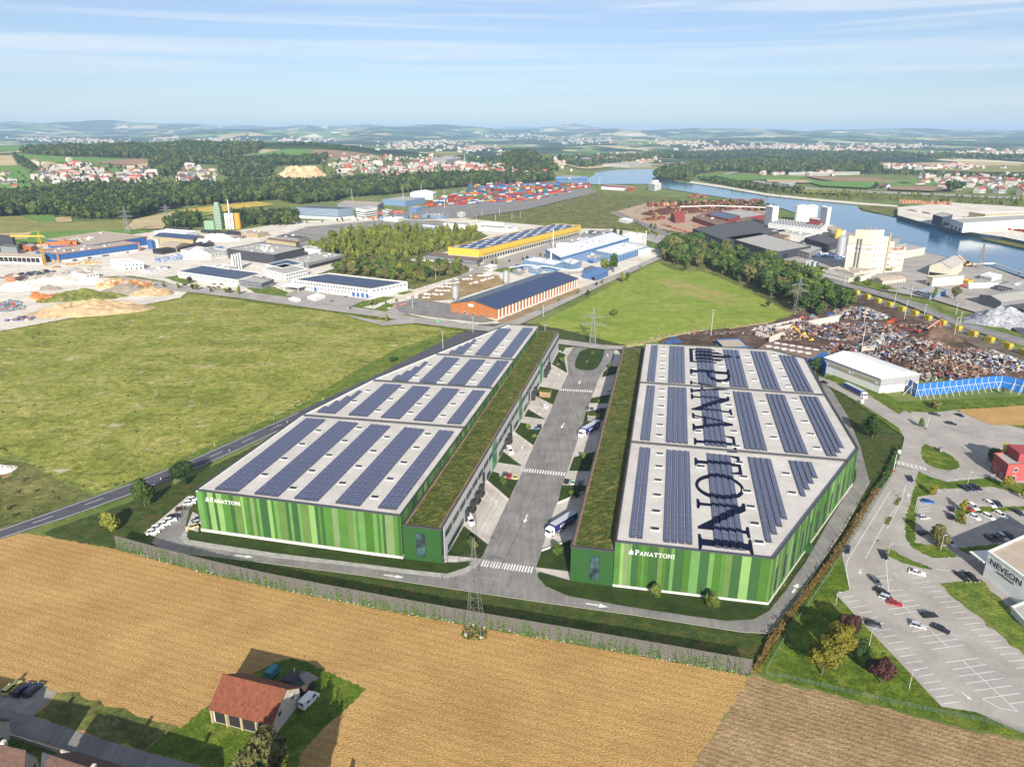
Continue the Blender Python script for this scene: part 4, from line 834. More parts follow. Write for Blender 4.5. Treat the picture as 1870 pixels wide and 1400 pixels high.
for a in [(337,884,12,'fine',LD,'dark green tree overlapping the country road, nearer the striped hall'), (265,924,13,'fine',LD,'dark green tree overlapping the country road, nearer the yellow bush'), (1592,800,12.5,'fine',LD,'lone round tree on the lawn beside the lettered hall'),
   (1488,684,11,'broad',LD,'dark tree at the corner of the white hall and blue fence'), (1074,541,5.5,'broad',LD,'small dark tree at the edge of the street by the mown meadow'), (1137,517,10,'broad',LL_,'yellowish tree beside the street, half way up the meadow'), (1145,514,9,'broad',LG,'darker tree beside the yellowish one at the street'),
   (1103,502,17,'broad',LG,'large tree in front of the blue factory, nearer the blue shed'), (1120,498,19,'broad',LG,'large tree in front of the blue factory, nearer the street'), (1250,496,7,'broad',LD,'tree standing forward of the wood on the mown meadow'), (1402,563,7,'broad',LD,'lone dark tree below the wood on the mown meadow'),
   (1705,548,12,'tall',LG,'slim tree by the grey block beside the railway road'), (1742,550,13,'broad',LO,'spreading olive tree by the grey block beside the railway road'), (707,589,7,'tall',LL_,'slim light tree at the meadow path'), (437,540,10,'tall',LL_,'slim light tree at the street corner by the grey office'), (347,520,8,'broad',LR,'dark red tree on the verge of the pale works'),
   (1108,436,9,'broad',LD,'dark squat tree at the end of the yellow hall'), (1122,434,13,'broad',LD,'round dark tree beside the yellow hall yard'), (1134,436,14,'tall',LD,'columnar tree at the corner of the blue factory'), (1162,428,9,'broad',LY,'yellowing tree behind the blue factory'), (1185,430,10,'broad',LL_,'light tree behind the blue factory car park'), (1200,433,8,'broad',LY,'yellow tree at the factory car park'),
   (1196,1093,6.2,'fine',LG,'young tree on the front lawn below the white letters'), (1302,1113,6.6,'fine',LG,'young tree on the front lawn toward the hall corner'),
   (859,1001,5,'fine',LG,'small tree in the grass bed by the front pylon'), (919,891,5,'broad',LG,'small tree in front of the red and yellow cars'), (1066,845,5,'broad',LG,'small tree beside the zebra crossing on the shaded side'), (1017,1016,5.4,'fine',LG,'small tree in the grass bed beside the front purple truck'), (964,789,4.6,'broad',LG,'small tree by the delivery bins'), (1114,676,5,'broad',LG,'small tree at the far turning loop'), (1026,666,5,'broad',LG,'small tree in the last dock grass bed, nearer side'), (1028,645,5,'broad',LD,'small tree in the last dock grass bed, farther side'),
   (1703,907,5,'broad',LY,'small yellow tree left of the car park entrance'), (1837,896,6.5,'broad',LY,'wide yellow tree behind the upper car park'), (1868,913,5,'broad',LY,'yellow tree at the edge of the upper car park'), (1758,935,5,'broad',LY,'yellow tree beside the red car'), (1754,959,5,'broad',LY,'yellow tree at the tip of the green divider'), (1711,998,9.5,'fine',LO,'brown green tree at the lower corner of the upper car park'),
   (1681,782,5,'broad',LG,'small tree beside the three cars'), (1500,1233,12,'big',LA,'large yellow and green autumn tree in the corner lawn'), (1530,1203,11,'big',LA,'yellow autumn tree behind the large one'), (1549,1166,8.5,'big',LR,'dark purple tree closest to the parked cars'), (1561,1206,7.5,'big',LD,'round dark green tree between the purple trees'), (1588,1232,6,'fine',LD,'small shaded tree behind the front purple tree'), (1608,1250,8.5,'big',LR,'dark purple tree standing nearest the lamp'),
   (1560,555,9,'broad',LO,'pale tree at the end of the train'), (1645,700,5,'broad',LG,'bush like tree at the blue barrier')]:
 tree(*a[:5], a[5], name='tree')
for a in [(202,968,7.5,'ball',LL_,'round yellow green bush on the lawn beside the country road'), (1120,577,6,'ball',LL_,'round bush standing alone in the mown meadow'), (717,661,4.5,'bush',LD,'dark bush at the meadow edge above the striped hall'), (976,800,2.4,'ball',LL_,'clipped round bush by the delivery bins'), (1044,906,2.8,'ball',LL_,'light bush in front of the black, green and grey cars'), (1053,908,2.4,'ball',LD,'dark bush in the shade near the black car'), (1093,736,2.2,'ball',LL_,'light bush in the shaded bed'),
   (1072,664,2,'bush',LO,'reddish low shrub on the oval island'), (1083,647,2.4,'bush',LL_,'light shrub on the oval island under the pylon'), (1815,842,6,'bush',LG,'dark bush beside the red and yellow house'), (1710,747,4.5,'bush',LO,'grey green bush under the blue barrier'), (1020,668,2,'bush',LO,'low shrub at the end dock bed'), (868,1000,2.4,'ball',LL_,'round shrub beside the front pylon')]:
 tree(*a[:5], a[5], name='bush')
tree(488, 1432, 14.5, 'big', LO, 'large olive tree in front of the barn at the lower edge', sx=1.1);
for tx, ty, h, s_, lab in [(597,1190,25,.55,'tall slim poplar whose shadow runs past the barn, farthest reaching'), (614,1208,24,.6,'tall slim poplar whose shadow falls beside the white van'), (628,1228,24,.55,'tall slim poplar whose shadow crosses the yard corner'), (609,1316,14,.5,'slim tree whose shadow points up the stubble by the yard'), (651,1364,12,.6,'slim tree whose shadow stands alone on the stubble')]:
 q = G(tx, ty); k = h/math.tan(R(SUN_EL)); tree(q.x + math.sin(R(SUN_AZ))*k, q.y - math.cos(R(SUN_AZ))*k, h, 'tall', LD, lab, px=False, sx=s_, name='poplar')
tree(1830, 720, 5, 'tall', LO, 'thin tree in front of the blue barrier')
def hedge(name, label, px, w, h, mat, dens=5, leaf=.3, cat='hedge', z=0):
 rs = np.random.RandomState(len(label)); pts = [G(*p).xy for p in px]; V = []; Fq = []; k = 0; core = MB()
 for a, b in zip(pts, pts[1:]):
  d = b-a; n = int(d.length*w*dens) + 4; t = rs.rand(n); c = np.outer(1-t, a[:]) + np.outer(t, b[:]); nn = np.array((-d.y, d.x))/d.length
  c += nn*rs.uniform(-w/2, w/2, (n, 1)); P = np.column_stack([c, rs.uniform(.2, h, n)*(.75+.4*vnoise(c[:, 0]/2, c[:, 1]/2)) + z])
  v, q = leaf_cloud(rs, P, np.full((n, 1), .35), n, leaf); V.append(v); Fq += (q+k).tolist(); k += len(v)
  core.box(((a.x+b.x)/2, (a.y+b.y)/2, h*.36+z), (d.length, w*.6, h*.72), math.atan2(d.y, d.x))
 V.append(np.array(core.v)); Fq += [[k+i for i in f] for f in core.f]
 me = bpy.data.meshes.new(name); me.from_pydata(np.vstack(V).tolist(), [], Fq); me.materials.append(mat); return tag(obj(name, me), label, cat)
dry_m = leaf_mat('leaf_dry', S(104,92,50,.62), S(124,100,58,.62), S(130,110,66,.62), .35)
hedge('hedge', 'long dry brown hedge between the ring road and the car park drive', [(1600,897),(1570,945),(1535,1003),(1500,1050),(1465,1095),(1432,1140),(1400,1185)], 2.2, 1.9, dry_m, 6)
hedge('hedge', 'green hedge at the top end of the drive', [(1640,822),(1628,850),(1616,875),(1600,897)], 2.4, 2, LG, 6)
hedge('hedge', 'short green hedge below the dry one at the field corner', [(1400,1187),(1388,1208),(1376,1230)], 1.6, 1.5, dry_m, 6)
hedge('hedge', 'pale flowering hedge behind the blue scrap containers', [(1142,634),(1170,630),(1200,621),(1240,613),(1290,604)], 4, 2.6, leaf_mat('leaf_pale', S(150,148,92,.6), S(168,164,108,.6), S(176,172,124,.6)), 3, .4)
hedge('hedge', 'pale flowering hedge along the lower side of the mown meadow', [(1330,603),(1365,597),(1400,592)], 4, 2.4, MATS['leaf_pale'], 3, .4)
hedge('planter', 'low hedge strip on the drive divider, upper', [(1643,912),(1635,924)], 1.6, 1, LA, 8, .2, 'planter')
hedge('planter', 'low hedge strip on the drive divider, lower', [(1625,947),(1619,960)], 1.6, 1, LA, 8, .2, 'planter')
hedge('flower_bed', 'thin planted bed along the side of the lettered hall', [(1408,1106),(1430,1074),(1470,1012),(1510,942),(1545,882)], 1.6, .5, LO, 7, .18, 'flower bed')
# right: car parks, drive, neighbours
sheet('lawn', 'green lawns round the car parks', 'lawn', [(1497,690),(1560,680),(1640,735),(1870,725),(2150,760),(2250,1440),(1870,1350),(1760,1330),(1640,1298),(1500,1262),(1398,1240),(1380,1226),(1470,1095),(1560,960),(1620,880),(1640,831),(1652,801),(1600,762),(1545,724)], lawn_m)
pk = sheet('car_park', 'pale asphalt drive and car park', 'car park', [(1494,688),(1541,706),(1586,723),(1641,758),(1650,752),(1700,755),(1745,750),(1830,775),(1990,815),(2050,830),(2100,1250),(2100,1400),(1870,1342),(1780,1302),(1719,1293),(1651,1220.5),(1611,1178),(1556,1120),(1526,1087),(1551,1078.5),(1543,1041),(1537,1016),(1541,993),(1581,920),(1614,885),(1634,858.6),(1645,831),(1651,801),(1641,783),(1616,766),(1576,740.5),(1546,723),(1496,698)], pale_m)
sheet('traffic_island', 'triangular green island with a grey cabinet', 'lawn', [(1684,811),(1680,836),(1696,853),(1727,861),(1749,858.6),(1754,848),(1734,831),(1700,816)], lawn_m, rnd=1)
sheet('car_park_lawn', 'lawn between the drive and the upper car park', 'lawn', [(1676,861),(1699,873),(1732,882),(1802,873),(1827,881),(1870,884),(1870,905),(1812,891),(1709,895),(1709,905),(1676,908),(1671,960),(1671,993),(1727,1001),(1749,1019.4),(1701,1020.7),(1666,1003),(1654,985),(1651,955),(1670,893)], lawn_m)
sheet('green_divider', 'narrow grass strip between two rows of cars', 'lawn', [(1744,930),(1800,927),(1870,926),(1990,926),(1990,934),(1870,934),(1762,940),(1764,960),(1744,955)], lawn_m)
sheet('traffic_island', 'drop shaped green island in front of the white office block', 'lawn', [(1616,1003),(1630,1005),(1651,1020.7),(1706,1040),(1696,1043),(1651,1031),(1621,1018)], lawn_m, rnd=1)
sheet('side_lawn', 'grass slope between the car park and the white office block', 'lawn', [(1714,1068),(1746,1064),(1790,1060),(1870,1140),(2000,1260),(2000,1280),(1870,1199),(1774,1120)], verge_m)
sheet('shade_lawn', 'grass in front of the white office block', 'lawn', [(1749,1003),(1800,998),(1870,990),(1870,998),(1808,1004),(1770,1016)], lawn_m)
sheet('stubble_strip', 'pale stubble strip behind the car park', 'field', [(1745,750),(1800,747),(1870,742),(2050,735),(2080,775),(1870,778),(1810,778)], wheat_m)
for a, b in (((1672,745),(1672,745)),): pass
def pline(a, b, w=.16): stripe(pk, a, b, w, name='bay_line')
for i in range(18):
 t = i/17; x0, y0 = 1535.7+(1718-1535.7)*t, 1093.6 + (1288-1093.6)*(t**1.12); pline((x0, y0), (x0+22+11*t, y0-3-1.5*t))
Z7 = lambda x, y: (1400+x/3.979, 1120+y/3.979)
Z6 = lambda x, y: (1400+x/3.979, 880+y/3.979)
for a, b in (((1100,183),(1340,150)), ((1145,228),(1390,195)), ((1195,272),(1437,237)), ((1295,367),(1540,332)), ((1345,417),(1597,380)), ((1395,466),(1650,430)), ((1450,518),(1710,480)), ((1505,570),(1775,535)), ((1565,628),(1835,590)), ((1770,665),(1900,645)), ((1160,100),(1310,250)), ((1420,350),(1820,722)),
    ((1535,172),(1650,162)), ((1585,215),(1705,207)), ((1640,262),(1765,252)), ((1695,308),(1823,298)), ((1753,358),(1870,347)), ((1810,408),(1930,397)), ((1565,628),(1690,700)), ((1690,700),(1820,722))): pline(Z7(*a), Z7(*b))
for a, b in (((780,697),(870,688)), ((810,730),(912,721)), ((890,800),(990,792)), ((930,838),(1028,828)), ((975,878),(1072,866)), ((885,935),(1113,902)), ((925,972),(1155,940)), ((1055,1095),(1165,1080)), ((985,905),(1045,958)), ((865,570),(885,805)), ((1045,707),(1145,697)), ((1083,742),(1185,732)), ((1125,775),(1230,767)), ((1165,808),(1272,800)), ((1207,846),(1317,838)), ((1250,883),(1360,876)), ((1297,920),(1405,911)), ((1342,960),(1452,951)), ((1388,1002),(1500,993)), ((1435,1043),(1550,1033)), ((1483,1086),(1600,1075)),
    ((920,665),(960,703)), ((900,70),(585,580)), ((1010,30),(985,120)), ((950,180),(890,260)), ((990,125),(875,345)), ((855,310),(715,565)), ((585,580),(575,640)), ((575,640),(603,785)), ((1230,640),(1290,650)), ((1290,650),(1480,655)),
    ((1190,165),(1110,178)), ((1195,190),(1108,205)), ((1195,215),(1105,230)), ((1480,290),(1500,310)), ((1240,65),(1270,85)), ((1300,55),(1335,82)), ((1360,50),(1400,85)), ((1520,60),(1560,85)), ((1590,55),(1640,90)), ((1440,180),(1470,200)), ((1580,290),(1620,320)), ((1680,285),(1720,310)), ((1770,280),(1810,300)), ((1330,400),(1370,440)), ((1440,390),(1490,435)), ((1530,380),(1580,420))): pline(Z6(*a), Z6(*b))
arrow(pk, Z6(1028,125), Z6(1032,92), .5); arrow(pk, Z6(675,642), Z6(680,680), .5); arrow(pk, Z7(1415,582), Z7(1490,642), .5)
# cars
car_glass = M('car_glass', S(24,28,34), .08, .1, spec=.8); tyre_m = M('tyre', S(26,26,28), .8); rim_m = M('rim', S(150,150,154), .3, .05, metal=.6); lamp_m = M('car_lamp', S(226,228,230), .2); tail_m = M('tail_lamp', S(150,20,20), .3)
PAINT = {n: M('paint_'+n, S(*c, .9), .22, .03, 1, 0.0, .6) for n, c in (('white',(236,236,236)), ('black',(30,32,38)), ('grey',(92,96,102)), ('silver',(186,190,196)), ('red',(168,30,40)), ('blue',(34,92,176)), ('navy',(30,40,72)), ('beige',(206,190,148)), ('yellow',(218,206,120)), ('mint',(170,210,180)), ('brown',(84,70,62)))}
def car_body(kind):
 L_, W_, H_, roof = {'hatch': (4.0, 1.76, 1.48, (-.85, -1.95, -1.5, .55)), 'estate': (4.6, 1.8, 1.46, (-.9, -2.2, -1.95, .5)), 'sedan': (4.6, 1.8, 1.42, (-.75, -1.75, -1.05, .45)), 'coupe': (4.4, 1.82, 1.3, (-.5, -1.8, -.8, .3))}[kind]
 h = L_/2; sh = .86
 prof = [(-h, .35), (-h+.04, .75), (-h+.18, sh+.06), (h-1.15, sh), (h-.25, .74), (h-.02, .55), (h, .32), (h-.2, .22), (-h+.2, .22)]
 w0, wb = W_/2, W_/2 - .07; m = MB(); n = len(prof); bt, rb, rt, rf = roof
 for s, w in ((-1, None), (1, None)):
  for x, z in prof: m.v.append((x, s*(w0 if z < .8 else wb), z))
 m.f.append(tuple(range(n))); m.m.append(0); m.f.append(tuple(range(2*n-1, n-1, -1))); m.m.append(0)
 for k in range(n): a, b = k, (k+1) % n; m.f.append((b, a, n+a, n+b)); m.m.append(0)
 fx, bx = h-1.25, max(-h+.16, rb-.2); wr = W_/2 - .24
 roofp = [(rf-.25, H_), (rt, H_), ]
 m.poly([(rf-.25, -wr, H_), (rf-.25, wr, H_), (rt, wr, H_), (rt, -wr, H_)]);
 g = MB(); z0 = sh - .01
 A = [(fx, -wb+.03, z0), (fx, wb-.03, z0), (bx, wb-.03, z0+.04), (bx, -wb+.03, z0+.04)]; B = [(rf-.25, -wr, H_-.01), (rf-.25, wr, H_-.01), (rt, wr, H_-.01), (rt, -wr, H_-.01)]
 for k in range(4): j = (k+1) % 4; g.poly([A[k], A[j], B[j], B[k]])
 for s in (-1, 1):
  for t in (0, .42, 1):
   xa, xb = fx+(bx-fx)*t, (rf-.25)+(rt-rf+.25)*t
   m.tube((xa, s*(wb-.03), z0), (xb, s*wr, H_), .045, .045, 4)
 me = m.mesh('body', PAINT['white']); bm = bmesh.new(); bm.from_mesh(me); bmesh.ops.recalc_face_normals(bm, faces=bm.faces[:]); bm.to_mesh(me); bm.free()
 gm = g.mesh('windows', car_glass)
 bm = bmesh.new(); bm.from_mesh(gm); bmesh.ops.recalc_face_normals(bm, faces=bm.faces[:]); bm.to_mesh(gm); bm.free()
 w = MB().tube((0, -.1, 0), (0, .1, 0), .33, .33, 12).tube((0, -.115, 0), (0, .115, 0), .19, .19, 8, 1).mesh('wheel', [tyre_m, rim_m])
 hl = MB().box((0, 0, 0), (.12, .34, .14)).mesh('headlight', lamp_m); tl = MB().box((0, 0, 0), (.1, .3, .16)).mesh('tail_light', tail_m)
 r = bpy.data.objects.new('car', None)
 return dict(body=me, windows=gm, wheel=w, hl=hl, tl=tl, L=L_, W=W_)
CARS = {k: car_body(k) for k in ('hatch', 'estate', 'sedan', 'coupe')}
def car(px, py, col, head, label, kind='estate', group=None, name='parked_car', scale=1.06):
 """head: photo-pixel vector the bonnet points to"""
 p = G(px, py); q = G(px+head[0], py+head[1]); a = math.atan2(q.y-p.y, q.x-p.x); c = CARS[kind]
 r = root(name, label, 'car', p, group, a, world=False); r.scale = (scale,)*3
 b = obj('body', c['body'], r); b.material_slots[0].link = 'OBJECT'; b.material_slots[0].material = PAINT[col]
 obj('windows', c['windows'], r)
 for sx in (c['L']/2-.85, -c['L']/2+.85):
  for sy in (-1, 1): obj('wheel', c['wheel'], r, (sx, sy*(c['W']/2-.1), .33))
 for sy in (-1, 1): obj('headlight', c['hl'], r, (c['L']/2-.08, sy*.6, .62)); obj('tail_light', c['tl'], r, (-c['L']/2+.04, sy*.66, .74))
 return r
def z6(x, y): return Z6(x, y)
PKG = 'cars in the works car park'
for x, y, col, hd, kind, lab in [(580,505,'navy',(-6,24),'estate','dark blue car parked alone at the hedge side of the drive'), (850,545,'black',(10,26),'estate','black car driving down the lane by the drop shaped island'), (1090,670,'white',(26,6),'sedan','white car parked at the tip of the drop shaped island'),
 (790,735,'grey',(24,22),'estate','silver grey car at the head of the row of four'), (835,810,'black',(28,12),'sedan','black car second in the row of four beside the red one'), (880,858,'silver',(28,10),'estate','grey green car between the black and the red one'), (928,893,'red',(26,6),'hatch','dark red hatchback at the end of the row of four'),
 (1180,980,'black',(24,-2),'estate','black estate car parked above the silver one in the lower car park'), (1095,1055,'silver',(24,6),'hatch','silver hatchback between two black cars in the lower car park'), (1262,1080,'black',(26,12),'sedan','black saloon parked right of the silver hatchback'), (772,1045,'black',(24,4),'hatch','black car parked alone in the outer row'),
 (1420,705,'black',(24,18),'estate','left one of two black cars at the corner of the white office block'), (1485,705,'black',(24,18),'estate','right one of two black cars at the corner of the white office block'),
 (1170,152,'blue',(22,2),'sedan','bright blue car at the upper end of the side row'), (1140,268,'silver',(22,-2),'hatch','silver car in the middle of the side row'), (1140,380,'navy',(24,-4),'estate','dark blue car in the shade of the brown green tree'), (1330,452,'silver',(24,20),'estate','silver estate car at the edge of the building shadow'),
 (1345,205,'black',(2,-26),'sedan','dark car at the divider, upper of two'), (1337,262,'black',(2,-26),'sedan','dark car at the divider, lower of two'), (1462,205,'red',(20,8),'hatch','red car behind a white one under the yellow tree'), (1500,190,'white',(22,16),'estate','white car beside the red one'),
 (1625,172,'white',(22,16),'estate','white car in the upper middle row'), (1672,168,'navy',(22,16),'sedan','dark car next to the white one in the upper middle row'), (1508,265,'white',(24,14),'hatch','white car first in the row below the divider'), (1610,262,'white',(24,14),'estate','white car second in the row below the divider'), (1700,250,'white',(24,14),'estate','white car third in the row below the divider'), (1825,235,'navy',(24,14),'estate','dark car at the end of the row below the divider'),
 (1435,58,'black',(24,12),'estate','first of three dark cars in the top row'), (1480,55,'navy',(24,12),'sedan','second of three dark cars in the top row'), (1520,52,'black',(24,12),'estate','third of three dark cars in the top row'),
 (1625,425,'black',(22,16),'estate','first of four cars standing in the building shadow'), (1675,418,'black',(22,16),'sedan','second of four cars standing in the building shadow'), (1715,410,'silver',(22,16),'estate','silver third of four cars standing in the building shadow'), (1760,405,'black',(22,16),'estate','last of four cars standing in the building shadow')]:
 car(*Z6(x, y), col, hd, lab, kind)
Z5 = lambda x, y: (1400+x/3.979, 640+y/3.979)
for x, y, col, hd, kind, lab in [(1040,945,'navy',(6,14),'estate','blue grey car passing under the height gantry'), (418,240,'black',(18,6),'sedan','dark car on the street behind the lettered hall'), (1225,475,'brown',(20,4),'estate','dark red brown car on the pad by the stubble strip'), (1400,480,'navy',(20,8),'sedan','dark car at the top corner of the pad by the stubble strip'), (1340,540,'black',(20,4),'estate','black car in the middle of the pad by the stubble strip')]:
 car(*Z5(x, y), col, hd, lab, kind)
ZL = lambda x, y: (200+x/3.979, 820+y/3.979)
for x, y, col, hd, lab in [(318,610,'white',(20,-4),'white car at the lower end of the row beside the striped hall'), (352,578,'white',(20,-4),'white car second from the lower end of the row'), (400,552,'white',(20,-4),'white car third from the lower end of the row'), (445,525,'white',(20,-4),'white car next to the black one in the row'), (470,498,'black',(20,-4),'black car in the row beside the striped hall'), (525,445,'brown',(20,-4),'dark brown car in the row beside the striped hall'), (583,398,'white',(20,-4),'white car near the upper end of the row'), (612,372,'white',(20,-4),'white car at the upper end of the row'),
       (600,575,'beige',(-20,5),'beige car parked at the corner of the striped hall'), (622,548,'silver',(-20,5),'silver car behind the beige one'), (640,522,'navy',(-20,5),'dark blue car behind the silver one at the hall wall')]:
 car(*ZL(x, y), col, hd, lab, 'hatch' if col != 'black' else 'sedan')
for x, y, col, lab in [(922,868,'grey','grey car in the bay of three beside the docks'), (930.5,870.5,'red','red car between the grey and the yellow one'), (942,872,'yellow','pale yellow car in the bay of three'), (1035,881,'black','black car in the shaded wing bay'), (1047,882,'mint','mint white car in the shaded wing bay'), (1060,883,'grey','grey car in the shaded wing bay')]:
 car(x, y, col, (3, -9), lab, 'hatch')
car(985, 780, 'navy', (3, -8), 'dark blue car behind the delivery bins', 'hatch'); car(1113, 715, 'silver', (4, -7), 'silver car in the shade near the far dock', 'estate'); car(1094.5, 749, 'grey', (4, -6), 'grey car behind the cycle shelter', 'hatch')
for x, y, col, lab in [(22,1258,'yellow','yellow car, first of three on the gravel pad'), (42,1262,'navy','dark blue car, middle of three on the gravel pad'), (61,1262,'navy','dark blue car, nearest the grass of three on the gravel pad')]: car(x, y, col, (16, -14), lab, 'estate')
def van(px, py, head, label, name='delivery_van', blue=False):
 p = G(px, py); q = G(px+head[0], py+head[1]); r = root(name, label, 'van', p, None, math.atan2(q.y-p.y, q.x-p.x), world=False)
 prof = [(-2.7,.4),(-2.7,2.35),(-2.55,2.5),(1.0,2.5),(1.35,2.4),(1.95,1.45),(2.65,1.15),(2.75,.6),(2.7,.35)]; m = MB(); n = len(prof)
 for s in (-1, 1):
  for x, z in prof: m.v.append((x, s*(.98 if z < 1.6 else .9), z))
 m.f += [tuple(range(n)), tuple(range(2*n-1, n-1, -1))] + [((k+1) % n, k, n+k, n+(k+1) % n) for k in range(n)]; m.m += [0]*(n+2)
 me = m.mesh('body', PAINT['white']); bm = bmesh.new(); bm.from_mesh(me); bmesh.ops.recalc_face_normals(bm, faces=bm.faces[:]); bm.to_mesh(me); bm.free(); obj('body', me, r)
 obj('windscreen', MB().poly([(1.40,-.8,2.33),(1.98,-.86,1.47),(1.98,.86,1.47),(1.40,.8,2.33)]).mesh('windscreen', car_glass), r)
 for s in (-1, 1): obj('side_window', MB().box((.85, s*.955, 1.85), (1.1, .06, .6)).mesh('side_window', car_glass), r); obj('side_window', MB().box((-1.2, s*.955, 1.85), (.9, .05, .5)).mesh('side_window', car_glass), r)
 obj('rear_window', MB().box((-2.68, 0, 1.9), (.06, 1.3, .6)).mesh('rear_window', car_glass), r)
 for x in (1.75, -1.75):
  for s in (-1, 1): obj('wheel', CARS['hatch']['wheel'], r, (x, s*.88, .36), scale=(1.1,)*3)
 return r
van(859, 954, (6, 13), 'white delivery van backed up to the first dock doors'); van(931, 826, (7, 12), 'white delivery van in the dock yard behind the first zebra crossing'); van(565, 1283, (9, -9), 'white camper van standing on the grass beside the barn', 'camper_van')
def pickup():
 p = G(995, 744); q = G(1002, 751); r = root('pickup_truck', 'white flatbed pickup backed to a dock ramp', 'van', p, None, math.atan2(q.y-p.y, q.x-p.x), world=False)
 obj('flatbed', MB().box((-1.5, 0, .8), (3.6, 1.9, .2)).box((-1.5, .93, 1.05), (3.6, .06, .35)).box((-1.5, -.93, 1.05), (3.6, .06, .35)).mesh('flatbed', PAINT['silver']), r)
 obj('cab', MB().box((1.2, 0, .85), (1.8, 1.9, .9)).box((1.0, 0, 1.65), (1.2, 1.8, .8), taper=.8).mesh('cab', PAINT['white']), r); obj('windscreen', MB().box((1.52, 0, 1.62), (.25, 1.5, .5)).mesh('windscreen', car_glass), r)
 for x in (1.4, -1.9):
  for s in (-1, 1): obj('wheel', CARS['hatch']['wheel'], r, (x, s*.85, .36), scale=(1.1,)*3)
pickup()
purple_m = M('purple_tarp', S(52,48,120), .45, .06, 1); blue_t = M('blue_tarp', S(34,66,120), .5, .06, 1); gold_m = M('gold_stripe', S(200,170,60), .5)
def lorry(px, py, head, label, tarp, sign=False, gold=False, Lt=12.4):
 p = G(px, py); q = G(px+head[0], py+head[1]); r = root('lorry', label, 'lorry', p, None, math.atan2(q.y-p.y, q.x-p.x), world=False)
 cab = MB().box((-1.2, 0, 1.75), (2.2, 2.45, 2.5)).box((-1.35, 0, 3.2), (1.7, 2.3, .55), taper=.86).box((-.02, 0, .75), (.2, 2.4, .6)); obj('cab', cab.mesh('cab', PAINT['white']), r)
 obj('windscreen', MB().box((-.09, 0, 2.3), (.06, 2.2, .95)).mesh('windscreen', car_glass), r)
 for s in (-1, 1): obj('side_window', MB().box((-.85, s*1.23, 2.3), (.9, .05, .75)).mesh('side_window', car_glass), r); obj('headlight', MB().box((.06, s*.95, .8), (.1, .4, .22)).mesh('headlight', lamp_m), r)
 obj('chassis', MB().box((-Lt/2-1.5, 0, .85), (Lt+2.4, 1.0, .35)).box((-Lt/2-1.0, 1.1, .6), (3.4, .1, .5)).box((-Lt/2-1.0, -1.1, .6), (3.4, .1, .5)).mesh('chassis', M('chassis', S(70,70,76), .6)), r)
 obj('trailer', MB().box((-Lt/2-2.7, 0, 2.45), (Lt, 2.5, 2.75)).mesh('trailer', tarp), r)
 obj('trailer_frame', MB().box((-Lt/2-2.7, 0, 3.86), (Lt+.04, 2.54, .07)).box((-Lt/2-2.7, 0, 1.08), (Lt+.04, 2.56, .14), 0, 1).mesh('trailer_frame', [PAINT['silver'], gold_m if gold else PAINT['silver']]), r)
 for x in (-1.0, -4.2, -Lt-.2, -Lt+1.1-.2):
  for s in (-1, 1): obj('wheel', CARS['hatch']['wheel'], r, (x, s*1.08, .5), scale=(1.5, 1.7, 1.5))
 if sign:
  for s in (1, -1):
   X = Vector((s*1, 0, 0)) if s < 0 else Vector((-1, 0, 0)); X = Vector((-s, 0, 0)); Y = Vector((0, 0, 1)); O = Vector((-4.4 if s > 0 else -Lt-.6, s*1.252, 2.0)); x = 0; H_ = .95
   O = Vector((-5.2, 1.252, 2.0)) if s > 0 else Vector((-Lt+.2, -1.252, 2.0))
   for l in LOGO: obj('emblem', glyph_mesh('emblem', l, O, X*H_, Y*H_, white_s, .02), r)
   x = 1.2
   for i, ch in enumerate('PANATTONI'):
    h = .95 if i == 0 else .75; w, lo = GLY[ch]; obj('letter', glyph_mesh('letter', lo, O + X*x, X*h, Y*h, white_s, .02), r); x += (w+.1)*h
 return r
lorry(1000, 981, (-13, 8.2), 'white cab lorry with a lettered purple trailer nearest the front crossing', purple_m, True)
lorry(1060, 799, (-11, 6.4), 'white cab lorry with a lettered purple trailer farther up the docks', purple_m, True)
lorry(1580, 729, (13, 6.6), 'white cab lorry with a blue trailer on the street beside the white hall', blue_t, gold=True, Lt=13.4)
# neighbours and industry
def W(n, r, g, b, k=.56, **kw):
 c = S(r, g, b, k); y = (c[0]+c[1]+c[2])/3; return M('wall_'+n, tuple(v*.88 + y*.12 for v in c), .7, .08, .4, **kw)
wWhite = W('white', 226,226,222, .78, streak=True); wGrey = W('grey', 150,152,156, streak=True); wDark = W('dark', 74,78,86, streak=True); wBeige = W('beige', 226,218,196, .66, streak=True); wBlue = W('blue', 30,112,190); wPale = W('paleblue', 128,168,212); wYellow = W('yellow', 244,204,30, .62); wRed = W('red', 168,60,56); wOrange = W('orange', 226,122,40); wWood = W('wood', 204,122,46, streak=True); wTan = W('tan', 206,186,140); wGreenP = W('mint', 150,190,150); wBrick = W('brick', 150,70,60)
rGrey = M('roof_grey', S(176,172,166), .85, .1, .2); rDark = M('roof_dark', S(84,82,84), .8, .12, .2); rWhite = M('roof_white', S(226,226,226,.88), .6, .06, .2); rTan = M('roof_tan', S(184,168,150), .85, .1, .2); rBrown = M('roof_brown', S(128,104,88), .85, .12, .2); rRed = M('roof_redsheet', S(150,62,54), .7, .12, .2)
sol_far = M('solar_dark', S(44,58,96), .35, .12, .3, spec=.6); pane_far = M('far_pane', S(58,74,88), .15, .15, .3, spec=.7); door_w = M('door_white', S(232,232,230), .5, .05); black_m = M('opening', S(30,30,34), .8, .1)
_wm = {}
